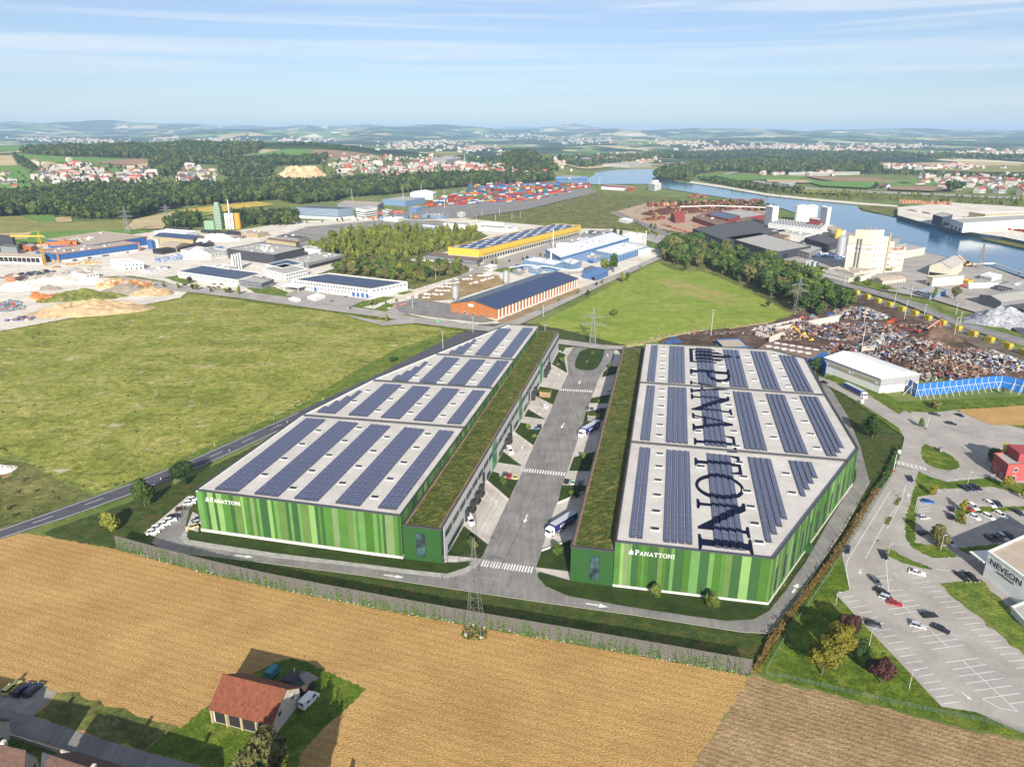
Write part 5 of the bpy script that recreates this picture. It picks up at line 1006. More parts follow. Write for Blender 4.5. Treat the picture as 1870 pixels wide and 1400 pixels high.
def wmesh(fm, gm):
 k = (fm.name, gm.name)
 if k not in _wm:
  m = MB()
  for a, b, c, d in ((0,0,1,.08), (0,.92,1,.08), (0,0,.06,1), (.94,0,.06,1)): m.box((a+c/2, .5, b+d/2), (c, 1, d))
  m.box((.5, .3, .5), (.9, .5, .86), 0, 1); _wm[k] = m.mesh('window', [fm, gm])
 return _wm[k]
_dm = {}
def dmesh(m_):
 if m_.name not in _dm: _dm[m_.name] = MB().box((.5, .5, .5), (1, 1, 1)).mesh('door', m_)
 return _dm[m_.name]
def grid(parent, a, b, n, w, h, z, kind='window', gm=None, fm=None, f0=.03, f1=.97, name=None, rows=(0,), depth=.18):
 """n windows or doors along the wall a->b (outside on its right), parts sharing one mesh"""
 a, b = Vector(a[:2]), Vector(b[:2]); d = b-a; L_ = d.length; d = d/L_; ang = math.atan2(d.y, d.x); nn = Vector((d.y, -d.x))
 me = wmesh(fm or wWhite, gm or pane_far) if kind == 'window' else dmesh(gm or door_w); fw = L_*(f1-f0)/n; w = min(w, fw*.94)
 for rz in rows:
  for i in range(n):
   p = a + d*(L_*f0 + fw*(i+.5) - w/2) + nn*depth
   o = obj(name or kind, me, parent); o.matrix_parent_inverse = Matrix(); o.location = (p.x-parent.location.x, p.y-parent.location.y, z+rz); o.rotation_euler = (0, 0, ang); o.scale = (w, depth+.03, h)
def bld(name, label, cat, rp, h, wall, roof, group=None, gable=None, base=0, par=.5, over=0, solar=None, wins=(), bandc=None, vents=0, plinth=None, z0=0.0, trim=None):
 """box or gabled building from three roof-corner photo pixels (left, near, right) at height h"""
 A, B, C = (G(*q, h+z0).xy for q in rp); D = A + C - B; P = ccw([A, B, C, D]); P = [Vector(p) for p in P]
 if (A-P[0]).length > 1e-3:
  i = [k for k in range(4) if (P[k]-A).length < 1e-3][0]; P = P[i:]+P[:i]
 r = root(name, label, cat, (B.x, B.y, 0), group)
 hr = 0
 if gable:
  ax, hr = gable
  q = P if ax == 0 else P[1:]+P[:1]; m1, m2 = (q[1]+q[2])/2, (q[3]+q[0])/2; mb = MB().prism(P, z0-.2, h+z0, top=False)
  mb.poly([(*q[1], h+z0), (*q[2], h+z0), (*m1, h+z0+hr)]); mb.poly([(*q[3], h+z0), (*q[0], h+z0), (*m2, h+z0+hr)]); mb.build('wall', wall, r)
  e = (m2-m1).normalized()*.5; m1, m2 = m1-e, m2+e; sl = []
  for s, (c0, c1) in enumerate(((q[0], q[1]), (q[2], q[3]))):
   o = (c0+c1)/2 - (m1+m2)/2; ov = o.normalized()*.6; dz = -hr*.6/o.length
   a_, b_ = (c0 + ov + (e if s == 0 else -e), c1 + ov - (e if s == 0 else -e)); t1, t2 = (m2, m1) if s == 0 else (m1, m2)
   mb = MB(); L4 = [(*a_, h+z0+dz), (*b_, h+z0+dz), (*t2, h+z0+hr), (*t1, h+z0+hr)]; mb.poly([(x, y, z+.25) for x, y, z in L4]); mb.poly([(x, y, z) for x, y, z in L4][::-1])
   for k in range(4): i, j = L4[k], L4[(k+1) % 4]; mb.poly([i, j, (j[0], j[1], j[2]+.25), (i[0], i[1], i[2]+.25)])
   ro = mb.build('roof', roof, r); sl.append((L4, ro))
   if solar:
    L5 = [Vector(v)+Vector((0, 0, .33)) for v in L4]; u0, u1, v0, v1 = solar
    f = lambda u, v: (L5[0].lerp(L5[1], u)).lerp(L5[3].lerp(L5[2], u), v)
    n = max(2, int((L5[1]-L5[0]).length*(u1-u0)/9)); mb = MB()
    for k in range(n): ua, ub = u0+(u1-u0)*k/n, u0+(u1-u0)*(k+.97)/n; mb.poly([f(ua, v0), f(ub, v0), f(ub, v1), f(ua, v1)])
    if s == 0 or solar[0] > .001: mb.build('solar_array', sol_far, ro)
 else:
  MB().prism(P, z0-.2, h+z0-par*.9, top=False).build('wall', wall, r); flat_roof(r, P, h+z0-par, roof); coping(r, P, h+z0-par*.4, .4, par*.9+.1, mat=trim or wall, name='parapet')
  if solar:
   u0, u1, v0, v1, nu, nv = solar; mb = MB(); z = h+z0-par+.35; f = lambda u, v: P[0].lerp(P[1], u).lerp(P[3].lerp(P[2], u), v)
   for i in range(nu):
    for j in range(nv):
     a, b = u0+(u1-u0)*i/nu, u0+(u1-u0)*(i+.86)/nu; c, d = v0+(v1-v0)*j/nv, v0+(v1-v0)*(j+.86)/nv; q = [f(a,c), f(b,c), f(b,d), f(a,d)]; mb.poly([(*q[0], z), (*q[1], z), (*q[2], z+.15), (*q[3], z+.15)])
   mb.build('solar_array', sol_far, r)
  rs = random.Random(len(label));
  for k in range(vents):
   p = P[0].lerp(P[1], rs.uniform(.1, .9)).lerp(P[3].lerp(P[2], rs.uniform(.1, .9)), rs.uniform(.1, .9)); s = rs.uniform(1, 2.6); MB().box((p.x, p.y, h+z0-par+s*.35), (s*1.4, s, s*.7), rs.random()*.3+.2).build('roof_vent', rs.choice([rWhite, rGrey, alu_m]), r)
 if bandc:
  zb, zt, m_ = bandc; Q = off(P, .1); MB().prism(Q, zb, zt, top=zt < h-2).build('band', m_, r)
 for w in wins:
  s, n, ww, hh, zz = w[:5]; kw = w[5] if len(w) > 5 else {}; a, b = P[s], P[(s+1) % 4]; e = .1 if bandc else 0; d = (b-a).normalized(); nn = Vector((d.y, -d.x))*(e+.02); grid(r, a+nn, b+nn, n, ww, hh, zz+z0, **kw)
 return r, P
dr = lambda m_, **k: dict(kind='door', gm=m_, **k)
def far(name, label, cat, px, mat, z=None): LAY[0] += .02; return sheet(name, label, cat, px, mat, z=LAY[0])
far('industrial_ground', 'pale gravel and asphalt ground of the industrial estate', 'ground', [(-200,480),(0,462),(60,448),(300,420),(420,424),(540,404),(640,402),(760,395),(980,400),(1060,410),(1200,430),(1230,445),(1215,462),(1180,478),(1130,500),(1060,528),(1000,556),(930,590),(870,595),(770,582),(640,562),(540,548),(430,532),(345,531),(330,545),(0,606),(-200,640)], gravel_m)
for px, lab in (([(545,462),(600,434),(660,420),(760,412),(800,424),(860,416),(892,432),(835,456),(775,470),(720,480),(640,480),(585,474)], 'green undergrowth below the young wood'), ([(580,502),(640,480),(700,472),(765,478),(858,482),(856,500),(800,516),(755,530),(730,524),(640,512)], 'green undergrowth below the wood behind the white range')): far('wood_floor', lab, 'undergrowth', px, rough_m)
far('grey_gravel_strip', 'grey gravel strip in front of the container terminal', 'ground', [(470,445),(560,415),(700,402),(800,403),(860,412),(760,420),(640,430),(560,450),(520,452)], grey_m)
far('unbuilt_land', 'dry grassy unbuilt land beyond the yellow hall', 'field', [(850,400),(960,385),(1090,352),(1180,358),(1240,362),(1200,372),(1150,380),(1118,390),(1170,412),(1200,420),(1060,418),(960,410)], rough_m)
far('meadow_strip', 'green strip along the pale street', 'verge', [(390,527),(500,541),(620,556),(740,574),(860,601),(865,608),(740,590),(600,570),(470,553),(380,540)], verge_m)
for px, lab in (([(450,527),(500,525),(545,542),(535,548),(470,538)], 'lawn at the street corner of the white range'), ([(630,560),(700,543),(722,544),(690,556),(650,565)], 'lawn in front of the white range with blue doors'), ([(715,535),(735,530),(755,534),(735,540)], 'small lawn at the end of the white range'), ([(680,568),(706,555),(740,560),(720,572),(690,574)], 'green corner beside the white pallets'), ([(898,496),(935,485),(960,486),(930,500)], 'lawn strip by the silo'), ([(1055,530),(1110,512),(1170,490),(1190,476),(1196,478),(1150,498),(1080,528)], 'grass verge along the street by the blue shed'), ([(1180,440),(1210,446),(1205,456),(1180,452)], 'small lawn behind the factory'), ([(300,508),(340,502),(362,512),(340,522)], 'weedy green patch in front of the pale works'), ([(180,507),(222,510),(260,520),(330,533),(345,532),(300,515),(240,505)], 'weedy bank at the gravel works')):
 far('grass_patch', lab, 'grass', px, verge_m)
far('rear_street', 'pale street between the mown meadow and the halls', 'road', [(620,575),(700,589),(760,581),(800,587),(870,596),(920,600),(1000,618),(1100,632),(1140,634),(1140,640),(1100,640),(1000,628),(900,608),(860,604),(760,592),(700,597)], pale_m)
far('hill_street', 'pale street climbing past the wooden warehouse', 'road', [(905,598),(940,583),(1000,556),(1060,528),(1130,500),(1180,478),(1205,466),(1216,462),(1222,466),(1200,477),(1150,500),(1080,532),(1010,566),(955,592),(925,604)], pale_m)
far('cross_street', 'pale street in front of the white office range', 'road', [(440,535),(470,537),(560,549),(640,562),(705,571),(770,583),(765,592),(690,580),(610,570),(540,560),(440,546),(300,530),(210,515),(215,505),(330,522)], pale_m)
far('works_street', 'pale street past the yellow logistics hall', 'road', [(690,583),(720,560),(780,535),(850,500),(880,488),(890,470),(910,466),(905,488),(850,515),(770,548),(735,578)], pale_m)
far('works_yard', 'pale paved yard of the white range', 'yard', [(520,540),(545,530),(670,549),(640,562),(570,556)], pale_m); far('dark_yard', 'dark asphalt yard in front of the wooden warehouse', 'yard', [(715,556),(760,548),(820,556),(860,572),(905,588),(880,591),(800,582),(730,572)], asph_m)
far('pallet_yard', 'brown gravel yard with white pallets', 'yard', [(750,545),(870,500),(910,505),(920,520),(830,548),(780,552)], plough_m); far('logistics_yard', 'pale yard of the yellow hall', 'yard', [(830,482),(880,484),(1062,428),(1110,420),(1130,430),(1030,462),(930,490),(880,496)], pale_m)
far('solar_side_yard', 'brown strip beside the wooden warehouse', 'yard', [(907,588),(1056,528),(1062,534),(920,594)], plough_m)
far('factory_lot', 'small car park behind the blue factory', 'car park', [(1175,430),(1215,428),(1230,440),(1200,446),(1180,440)], pale_m)
far('railway_yard', 'grey rails and roads in front of the container terminal', 'railway', [(690,395),(760,385),(830,372),(1000,352),(1080,345),(1090,352),(960,384),(860,398),(760,402)], asph_m)
far('sawmill_yard', 'pale brown log yard by the sawmill', 'yard', [(1115,390),(1180,372),(1290,366),(1400,372),(1410,390),(1300,424),(1265,430),(1210,420),(1150,405)], M('yard_brown', S(180,154,128), .9, .15, .08))
far('works_ground', 'pale concrete ground of the silo works', 'ground', [(1270,440),(1330,420),(1420,400),(1520,412),(1600,440),(1720,470),(1812,490),(1870,512),(1990,548),(1990,640),(1870,600),(1700,548),(1600,530),(1500,505),(1440,482),(1420,466),(1330,440)], pale_m)
far('works_lawn', 'grass verge in front of the feed mill', 'verge', [(1440,482),(1480,482),(1600,516),(1640,531),(1600,531),(1500,504)], verge_m)
far('railway_lawn', 'grass between the road and the siding', 'verge', [(1655,548),(1680,547),(1760,580),(1800,590),(1870,615),(1870,650),(1760,592)], verge_m)
rail_road = far('works_road', 'grey road in front of the feed mill', 'road', [(1415,478),(1440,479),(1518,510.6),(1614,535.8),(1680,556),(1752,588.5),(1870,621),(2050,672),(2050,690),(1870,635),(1752,600),(1639,553),(1526,521),(1440,490),(1400,480)], asph_m)
band(rail_road, [G(*q).xy for q in ((1418,482),(1440,485),(1522,515.5),(1620,542),(1752,594),(1870,628),(1990,661))], .3, rail_road['zz']+.006, 'centre_line')
far('country_lane', 'grey street past the sawmill and the factory', 'road', [(1115,388),(1130,388),(1185,412),(1260,440),(1300,452),(1400,478),(1390,482),(1260,448),(1200,428),(1170,412)], asph_m)
ballast = far('railway_bed', 'brown ballast bed of the railway siding', 'railway', [(1545,538),(1560,537),(1700,582),(1870,652),(2000,700),(2000,720),(1870,676),(1690,596),(1550,546)], ballast_m)
for off_ in (0, 6): band(ballast, [G(x, y+off_).xy for x, y in ((1552,541),(1695,588),(1870,660),(2000,707))], .25, ballast['zz']+.05, 'rail', M('rail_steel', S(120,110,104), .5, .1))
far('scrapyard', 'dark brown soil of the scrap yard', 'yard', [(1205,632),(1210,622),(1290,606),(1400,595),(1440,580),(1560,545),(1600,552),(1700,598),(1870,672),(2000,722),(2000,740),(1870,712),(1700,690),(1660,700),(1612,690),(1520,640),(1490,656),(1300,640)], yard_m)
far('dark_yard_corner', 'dark asphalt corner beside the grey hall', 'yard', [(1830,590),(1870,592),(1990,620),(1990,680),(1870,618)], dark_m)
def water():
 m, nt, b = mk('water'); f = nz(nt, 1/60, 5, .6, (1, .5, 1)); nt.links.new(ramp(nt, f, [(.3, S(34,84,120)), (.7, S(60,112,146))]), b.inputs['Base Color']); b.inputs['Roughness'].default_value = .12; b.inputs['Specular IOR Level'].default_value = .5
 w = nz(nt, 1/3, 3, .6, (1, .4, 1)); bump(nt, b, w, .06, .5)
 LAY[0] += .02
 sheet('river', 'wide blue river winding past the works', 'river', [(1005,326),(1045,320),(1080,317),(1122,311.5),(1160,309.5),(1195,310),(1200,322),(1208,328),(1257,335.5),(1300,341),(1360,349.5),(1420,362),(1475,367),(1561,374),(1573,387),(1600,392),(1636,399),(1640,405),(1790,440),(1827,446),(1870,455),(2100,510),(2100,580),(1870,509),(1812,489),(1720,470),(1600,441),(1548,424),(1518,412),(1470,396),(1410,376),(1323,362),(1257,352),(1208,344),(1179,337),(1087,337.5),(1016,334)], m, z=LAY[0])
water()
def slab(name, label, cat, px, z0, z1, side, top, cut=None):
 P = ccw([G(*q, z1).xy for q in px]); b = MB().prism(P, z0, z1, top=False, bottom=False); b.v += [(p.x, p.y, z1) for p in P]; n = len(P)
 for t in tessellate_polygon([[Vector((p.x, p.y, 0)) for p in P]]):
  q = [P[i] for i in t]; t = t if (q[1]-q[0]).cross(q[2]-q[0]) > 0 else t[::-1]; b.f.append(tuple(2*n+i for i in t)); b.m.append(1)
 return struct(b.build(name, [side, top]), label, cat)
quay_m = M('sheet_pile', S(70,94,118), .6, .15, .3, streak=True); gsand = MATS['gravel']
slab('quay', 'grey sheet pile quay with a pale storage yard', 'quay', [(1639,393),(1700,410),(1792,427),(1830,432),(2150,500),(2150,380),(1870,378),(1740,370),(1640,378)], 0, 7, quay_m, gsand)
slab('river_spit', 'low grassy spit in the river below the quay', 'bank', [(1569,379),(1600,388),(1638,397),(1645,384),(1620,378),(1590,375)], 0, 2, rough_m, rough_m)
slab('river_bank', 'grassy bank at the corner of the quay', 'bank', [(1792,436),(1830,444),(1870,453),(2000,482),(2000,466),(1870,440),(1815,428)], 0, 3, rough_m, rough_m)
slab('embankment', 'pale embankment path along the far bank', 'bank', [(1258,334),(1320,343),(1400,357),(1475,365),(1561,373),(1640,378),(1640,375),(1561,369),(1475,361),(1400,353),(1320,339),(1262,331)], 0, 2.5, rough_m, gsand)
fm = lambda n, r, g, b: ground_mat(n, tuple(S(r*k, g*k, b*k) for k in (.92, 1, 1.07)), 1/90, 1/8, None, None, .3, (1, 3, 1), .4)
fG, fB, fT, fY, fO = fm('field_green', 108,146,66), fm('field_brown', 160,132,104), fm('field_tan', 196,176,134), fm('field_yellow', 204,176,84), fm('field_olive', 144,142,80)
for px, m_, lab in [([(-80,268),(0,267),(75,266),(60,273),(0,278),(-80,279)], fG, 'pale green hilltop field'), ([(30,281),(60,280),(110,287),(225,291),(200,297),(150,298),(80,297),(45,290)], fG, 'long green hillside field'), ([(-80,285),(0,285),(22,284),(28,295),(33,303),(-80,304)], fT, 'tan field beside the hedgerow'), ([(165,298),(225,292),(270,291),(271,305),(225,302)], fB, 'brown ploughed hillside field'), ([(230,302),(270,299),(268,308)], fT, 'small tan wedge under the ploughed field'), ([(66,297),(90,296),(118,302),(75,309)], fT, 'tan strip above the village'), ([(190,310),(215,307),(228,325),(195,326)], fG, 'green paddock between the houses'), ([(180,272),(230,268),(268,269),(262,276),(190,277)], fG, 'far green field on the ridge'),
     ([(-80,304),(33,304),(60,320),(55,332),(-80,336)], fG, 'green slope with scattered houses'), ([(-80,336),(60,334),(65,345),(-80,350)], fG, 'green field at the forest edge'), ([(390,288),(450,284),(505,279),(520,273),(575,274),(560,284),(500,286),(420,292)], fG, 'green field above the quarry'), ([(575,274),(640,278),(678,283),(650,288),(600,288),(560,285)], fB, 'brown hilltop field above the town'), ([(440,289),(500,287),(490,293),(440,295)], fT, 'tan field edge above the quarry'), ([(777,281),(820,280),(870,283),(820,287),(785,285)], fO, 'olive field behind the town'), ([(1000,292),(1190,288),(1195,297),(1020,300)], fT, 'pale fields beyond the river town'),
     ([(1640,300),(1770,298),(1900,301),(1990,306),(1990,318),(1800,316),(1700,313)], fO, 'flat green field on the plain'), ([(1660,299),(1760,297),(1870,300),(1860,304),(1700,304)], fT, 'flat tan field on the plain'), ([(1275,322),(1330,320),(1400,324),(1470,325),(1460,331),(1400,330),(1330,333),(1280,330)], fG, 'green field behind the far embankment'), ([(1468,323),(1600,327),(1650,335),(1560,338),(1500,330)], fB, 'reddish ploughed field beside the motorway'), ([(1400,330),(1470,331),(1519,337),(1400,335)], fT, 'tan field by the motorway'), ([(1470,333),(1600,334),(1700,340),(1580,346),(1500,342)], fG, 'bright green field by the motorway'), ([(1610,329),(1700,333),(1800,337),(1690,342),(1650,335)], fG, 'green field before the houses'), ([(1620,343),(1710,342),(1760,346),(1700,352),(1625,349)], fB, 'brown field beside the tree clump'), ([(1440,347),(1520,350),(1590,354),(1560,358),(1470,355)], fO, 'narrow field between motorway and bank'), ([(1200,300),(1330,303),(1400,300),(1300,296)], fT, 'tan field on the far plain')]:
 drape('field', lab, 'field', px, m_)
for px, m_, lab in [([(-80,398),(38,396),(75,407),(130,407),(240,404),(225,420),(100,430),(-80,436)], fO, 'olive field in front of the forest'), ([(42,394),(100,393),(103,407),(75,407)], fG, 'bright green field at the forest edge'), ([(100,399),(130,397),(133,406),(104,407)], fT, 'small tan field at the forest edge'), ([(225,421),(245,402),(330,385),(320,393),(298,419)], fT, 'bare tan field with a pylon'), ([(322,386),(400,376),(470,369),(505,375),(440,382),(370,396),(316,397)], fY, 'bright yellow field'), ([(330,391),(392,388),(370,396),(318,396)], fG, 'green strip under the yellow field'), ([(20,440),(60,426),(240,420),(280,424),(200,434),(60,446)], fG, 'green field behind the blue hall'), ([(-80,432),(58,426),(50,438),(-80,444)], fT, 'tan field behind the dark block')]:
 far('field', lab, 'field', px, m_)
mw = far('motorway', 'pale motorway crossing the plain', 'motorway', [(1318,319),(1345,313),(1352,314),(1328,320),(1370,328),(1420,336.5),(1500,346),(1590,350),(1727,355.5),(1870,362),(2050,370),(2050,374),(1870,366),(1727,359),(1590,354),(1500,350),(1420,340.5),(1365,331)], pale_m)
# buildings, near to far
wBright = W('bright', 244,244,240, .95)
b, P = bld('white_hall', 'white gabled hall with a yellow window strip beside the lettered hall', 'hall', [(1506.8,652.6),(1609.8,691.5),(1680,683)], 8.5, wWhite, rWhite, gable=(0, 2.6))
MB().prism(off(P, .06), 4.2, 8.3, top=False, bottom=False).build('cladding', W('lightgrey', 186,188,190, streak=True), b); grid(b, P[0], P[1], 2, 18, 1.4, 4.9, gm=W('amber', 196,170,110), f0=.04, f1=.96, name='window_strip')
b, P = bld('office_block', 'white office block with black lettering at the right edge', 'office', [(1806.5,1005.6),(1885,1062),(2010,1000)], 9.5, wBright, rTan); A, B = P[0], P[1]
d = (B-A).normalized(); nn = Vector((d.y, -d.x)); ang = math.atan2(d.y, d.x); L_ = (B-A).length
def text_sign(parent, txt, O, X, Y, H, mat, wide=1.0, name='lettering', depth=.12):
 cu = bpy.data.curves.new('t', 'FONT'); cu.body = txt; cu.extrude = .03; o = bpy.data.objects.new('t', cu); COL.objects.link(o); bpy.context.view_layer.update()
 me = bpy.data.meshes.new_from_object(o.evaluated_get(bpy.context.evaluated_depsgraph_get())); bpy.data.objects.remove(o)
 X, Y = Vector(X).normalized(), Vector(Y).normalized(); Z = X.cross(Y); s = H/.72
 me.transform(Matrix(((X.x*s*wide, Y.x*s, Z.x*depth/.06, O[0]), (X.y*s*wide, Y.y*s, Z.y*depth/.06, O[1]), (X.z*s*wide, Y.z*s, Z.z*depth/.06, O[2]), (0, 0, 0, 1)))); me.name = name
 me.materials.clear(); me.materials.append(mat); return obj(name, me, parent)
p = A + d*1.2 + nn*.12; text_sign(b, 'NEVEON', (p.x, p.y, 6.0), (d.x, d.y, 0), (0, 0, 1), 1.9, black_m, 1.15)
p = A + d*4.4 + nn*.12; MB().box((p.x+d.x*3.2, p.y+d.y*3.2, 5.1), (6.4, .1, .35), ang).build('sign_strip', black_m, b)
for k in range(6): c = A + d*(L_*(k+.5)/6) + nn*.03; MB().box((c.x, c.y, 4.6), (L_/6-.06, .08, 9.0), ang).build('panel', wBright, b)
p = A - nn*3 - d*3.4; MB().box((p.x, p.y, 5.2), (6, 7, .3), ang).tube((p.x-d.x*2.4, p.y-d.y*2.4, 0), (p.x-d.x*2.4, p.y-d.y*2.4, 5.1), .12).build('canopy', rWhite, b)
bld('utility_hut', 'small white hut on the grass below the white office block', 'hut', [(1848,1107),(1878,1139),(1905,1128)], 2.8, wWhite, rGrey)
b, P = bld('red_house', 'coral red house with a yellow corner beside the entrance', 'house', [(1816,827),(1842,848),(1925,842)], 8, W('coral', 210,86,84), rGrey, wins=((0, 2, 1.4, 1.8, 1.2), (1, 3, 1.6, 1.8, 1.2), (1, 3, 1.6, 1.8, 4.6)))
c = (P[0]+P[3])/2 + (P[0]-P[1])*.05; MB().box((c.x, c.y, 4.7), (6.5, 9, 9.4), .9).build('corner_wing', W('corneryellow', 226,196,60), b); c = (P[0]+P[2])/2; MB().box((c.x, c.y, 9.6), (9, 9, 3.6), math.atan2((P[1]-P[0]).y, (P[1]-P[0]).x)).build('upper_storey', W('coral2', 196,70,74), b); MB().box((c.x+3, c.y, 11.9), (2.4, 2.4, 1.4), .5).build('roof_unit', alu_m, b)
b, P = bld('blue_office', 'flat roofed blue and white office inside the scrap yard', 'office', [(1308,620),(1322,634),(1366,632)], 5, wBlue, rTan, bandc=(0, 2.6, wWhite), wins=((1, 5, 1.2, 1.2, 2.9),))
b, P = bld('scrap_hall', 'long brown roofed hall with skylights between the scrap yard and lettered hall', 'hall', [(1384,637),(1480,654),(1512,640)], 7, wBlue, rBrown, gable=(0, 1.2))
for i in range(6):
 for j in (.28, .72): c = P[0].lerp(P[1], .1+.15*i).lerp(P[3].lerp(P[2], .1+.15*i), j); MB().box((c.x, c.y, 8.05), (3.2, 2.6, .35), .1).build('skylight', rWhite, b)
b, P = bld('wooden_warehouse', 'long wooden warehouse with an orange gable and a solar roof', 'warehouse', [(823,554),(907,565),(1056,508.5)], 7.6, wWood, rDark, gable=(1, 4.2), solar=(.015, .985, .03, .97), wins=((0, 5, 1.6, 2.4, .6),))
grid(b, P[1], P[2], 27, 1.2, 7.2, .2, kind='door', gm=wWhite, name='column', depth=.5, f0=0, f1=1); c = P[0].lerp(P[1], .45); d = (P[1]-P[0]).normalized(); nn = Vector((d.y, -d.x))*.1; MB().box((c.x+nn.x, c.y+nn.y, 8.2), (4.2, .2, 2), math.atan2(d.y, d.x)).build('sign_board', wWhite, b)
def silo(px, py, h, r, label, mat=None, legs=True, name='silo', z0=0):
 p = G(px, py); t = root(name, label, 'silo', p); zb = h*.3 if legs else 0; m = MB().tube((p.x, p.y, zb), (p.x, p.y, h*.92), r, r, 16).tube((p.x, p.y, h*.92), (p.x, p.y, h), r, r*.2, 16)
 if legs: m.tube((p.x, p.y, zb*.3), (p.x, p.y, zb), r*.2, r, 16)
 m.build('tank', mat or alu_m, t)
 if legs:
  for k in range(4): a = k*1.57+.78; MB().tube((p.x+r*math.cos(a), p.y+r*math.sin(a), 0), (p.x+r*math.cos(a), p.y+r*math.sin(a), zb+.5), .15).build('leg', wGrey, t)
 MB().tube((p.x+r*1.25, p.y, 0), (p.x+r*1.25, p.y, h*1.03), .2).box((p.x+r*.6, p.y, h*1.02), (r*1.6, .5, .3)).build('ladder', wGrey, t); return t
silo(832,552,14,2.6,'grey silo on legs at the gable of the wooden warehouse'); silo(924,522,14,2.6,'grey silo on legs behind the wooden warehouse')
b, P = bld('white_range', 'long white two storey range with blue doors and dark solar rows', 'works', [(532,510),(677,527.5),(744,514.5)], 8.5, wWhite, rGrey, solar=(.03,.97,.1,.9,24,3), wins=((0, 26, 2.4, 1.5, 5.8), (0, 14, 1.8, 1.6, 2.6, dict(f0=.2, f1=.8)), (1, 9, 2, 1.4, 5.8), (0, 4, 3, 4, .1, dr(wBlue, f0=.76, f1=.98)), (0, 1, 3, 4, .1, dr(wBlue, f0=.28, f1=.34))))
c = P[0].lerp(P[1], .1); d = (P[1]-P[0]).normalized(); nn = Vector((d.y, -d.x)); c = c + nn*6; m = MB().box((c.x, c.y, 5), (20, 11, .5), math.atan2(d.y, d.x))
for s in (-8, 8): m.tube((c.x+d.x*s+nn.x*4, c.y+d.y*s+nn.y*4, 0), (c.x+d.x*s+nn.x*4, c.y+d.y*s+nn.y*4, 5), .2)
m.build('canopy', rWhite, b)
for q, col, lab in (((600,558),'white','white car in front of the white range'), ((633,544),'red','dark red car in front of the blue doors')): car(*q, col, (10, 1), lab)
car(608,552,'blue',(10,1),'blue car in the yard of the white range')
bld('yard_container', 'long white site container in the yard of the white range', 'container', [(561,541),(575,546),(594,540)], 2.8, wWhite, rWhite); bld('yard_container', 'white site container at the kerb of the white range', 'container', [(527,544),(540,548),(549,546)], 2.5, wWhite, rWhite)
b, P = bld('yellow_hall', 'long bright yellow logistics hall with many loading doors', 'warehouse', [(818,451),(874.6,455.5),(1061,411)], 13, wYellow, sol_far, par=.4, bandc=None)
MB().prism(off(P, .08), 0, 5.2, top=True).build('dock_base', W('palegrey', 206,206,204), b); d1 = (P[2]-P[1]).normalized(); nn = Vector((d1.y, -d1.x))*.3; grid(b, P[1]+nn, P[2]+nn, 42, 2.6, 3.2, .8, kind='door', gm=black_m, name='dock_door'); grid(b, P[1]+nn, P[2]+nn, 60, 1.6, .8, 6.3, kind='door', gm=black_m, name='slot_window')
for i in range(14):
 for j in (.2, .5, .8): q = P[0].lerp(P[3], .04+.07*i).lerp(P[1].lerp(P[2], .04+.07*i), j + (.06 if i % 2 else -.06)); MB().box((q.x, q.y, 12.9), (8, 2.2, .3), math.atan2(d1.y, d1.x)).build('skylight', rWhite, b)
b, P = bld('grey_annex', 'low grey glazed office in front of the yellow hall', 'office', [(776,465),(872,475.5),(882,470)], 5, W('bluegrey', 96,108,122), rBrown, wins=((0, 22, 3, 1.6, 2),))
bld('white_cube', 'white cube building behind the young wood', 'building', [(810,407.5),(848,410),(863,406)], 13, wWhite, rGrey); bld('blue_shop', 'low blue and white workshop beside the white cube', 'workshop', [(761,412.5),(798,416.5),(811,413)], 7, wPale, rWhite, bandc=(0, 3, wBlue)); bld('low_works', 'long low white works behind the yellow hall', 'works', [(868,414),(930,418),(945,414)], 5, wWhite, rGrey, vents=6)
bld('blue_factory', 'pale blue factory hall with a long blue wall', 'factory', [(996,455),(1024,470.5),(1149,434.5)], 10, wPale, rWhite, vents=16, bandc=(8.2, 9.6, wBlue)); bld('white_tower_block', 'white windowless block on the blue factory', 'factory', [(1016,445),(1050,447.5),(1054,445)], 15, wWhite, rWhite, vents=2)
bld('blue_factory', 'low front hall of the blue factory', 'factory', [(956,474.5),(1012,484),(1030,477)], 8, wPale, rWhite, vents=8); bld('blue_factory', 'small blue hall in front of the long blue wall', 'factory', [(1022,476),(1046,483),(1062,476)], 7, wPale, rWhite, vents=3); bld('blue_factory', 'blue and white hall at the street end of the factory', 'factory', [(1085,457),(1130,466),(1184,449)], 8, wPale, rWhite, vents=14, wins=((1, 12, 2, 6, .5, dr(wBlue)),)); bld('blue_factory', 'low grey roofed annex of the blue factory', 'factory', [(1060,468),(1088,473),(1104,466)], 5, wPale, rGrey, vents=3)
bld('blue_cube', 'small blue and white cube beside the street', 'building', [(1145,456),(1154,458),(1188,453)], 7, wWhite, rWhite, wins=((0, 1, 9, 7, .1, dr(wBlue)),)); bld('white_works', 'white works behind the blue factory', 'works', [(1140,428),(1172,431),(1179,427)], 8, wWhite, rWhite, vents=3)
b, P = bld('blue_shed', 'blue shed with an arched end beside the pale street', 'shed', [(1064,497),(1090,502.5),(1111,494)], 6, W('shedblue', 84,134,200), W('shedroof', 96,146,210), gable=(1, 1.6), wins=((0, 1, 4, 3.6, .1, dr(black_m, f0=.6, f1=.95)),)); bld('blue_shed', 'low blue shed behind the arched one', 'shed', [(1064,490),(1076,494),(1092,489)], 5, MATS['wall_shedblue'], rBrown)
bld('blue_container', 'blue tank container by the pipe bridge', 'container', [(940,485),(953,487),(956,485)], 3, wBlue, wBlue); bld('blue_container', 'blue skip in front of the factory', 'container', [(1074,475),(1082,477),(1086,474)], 3, wBlue, wBlue)
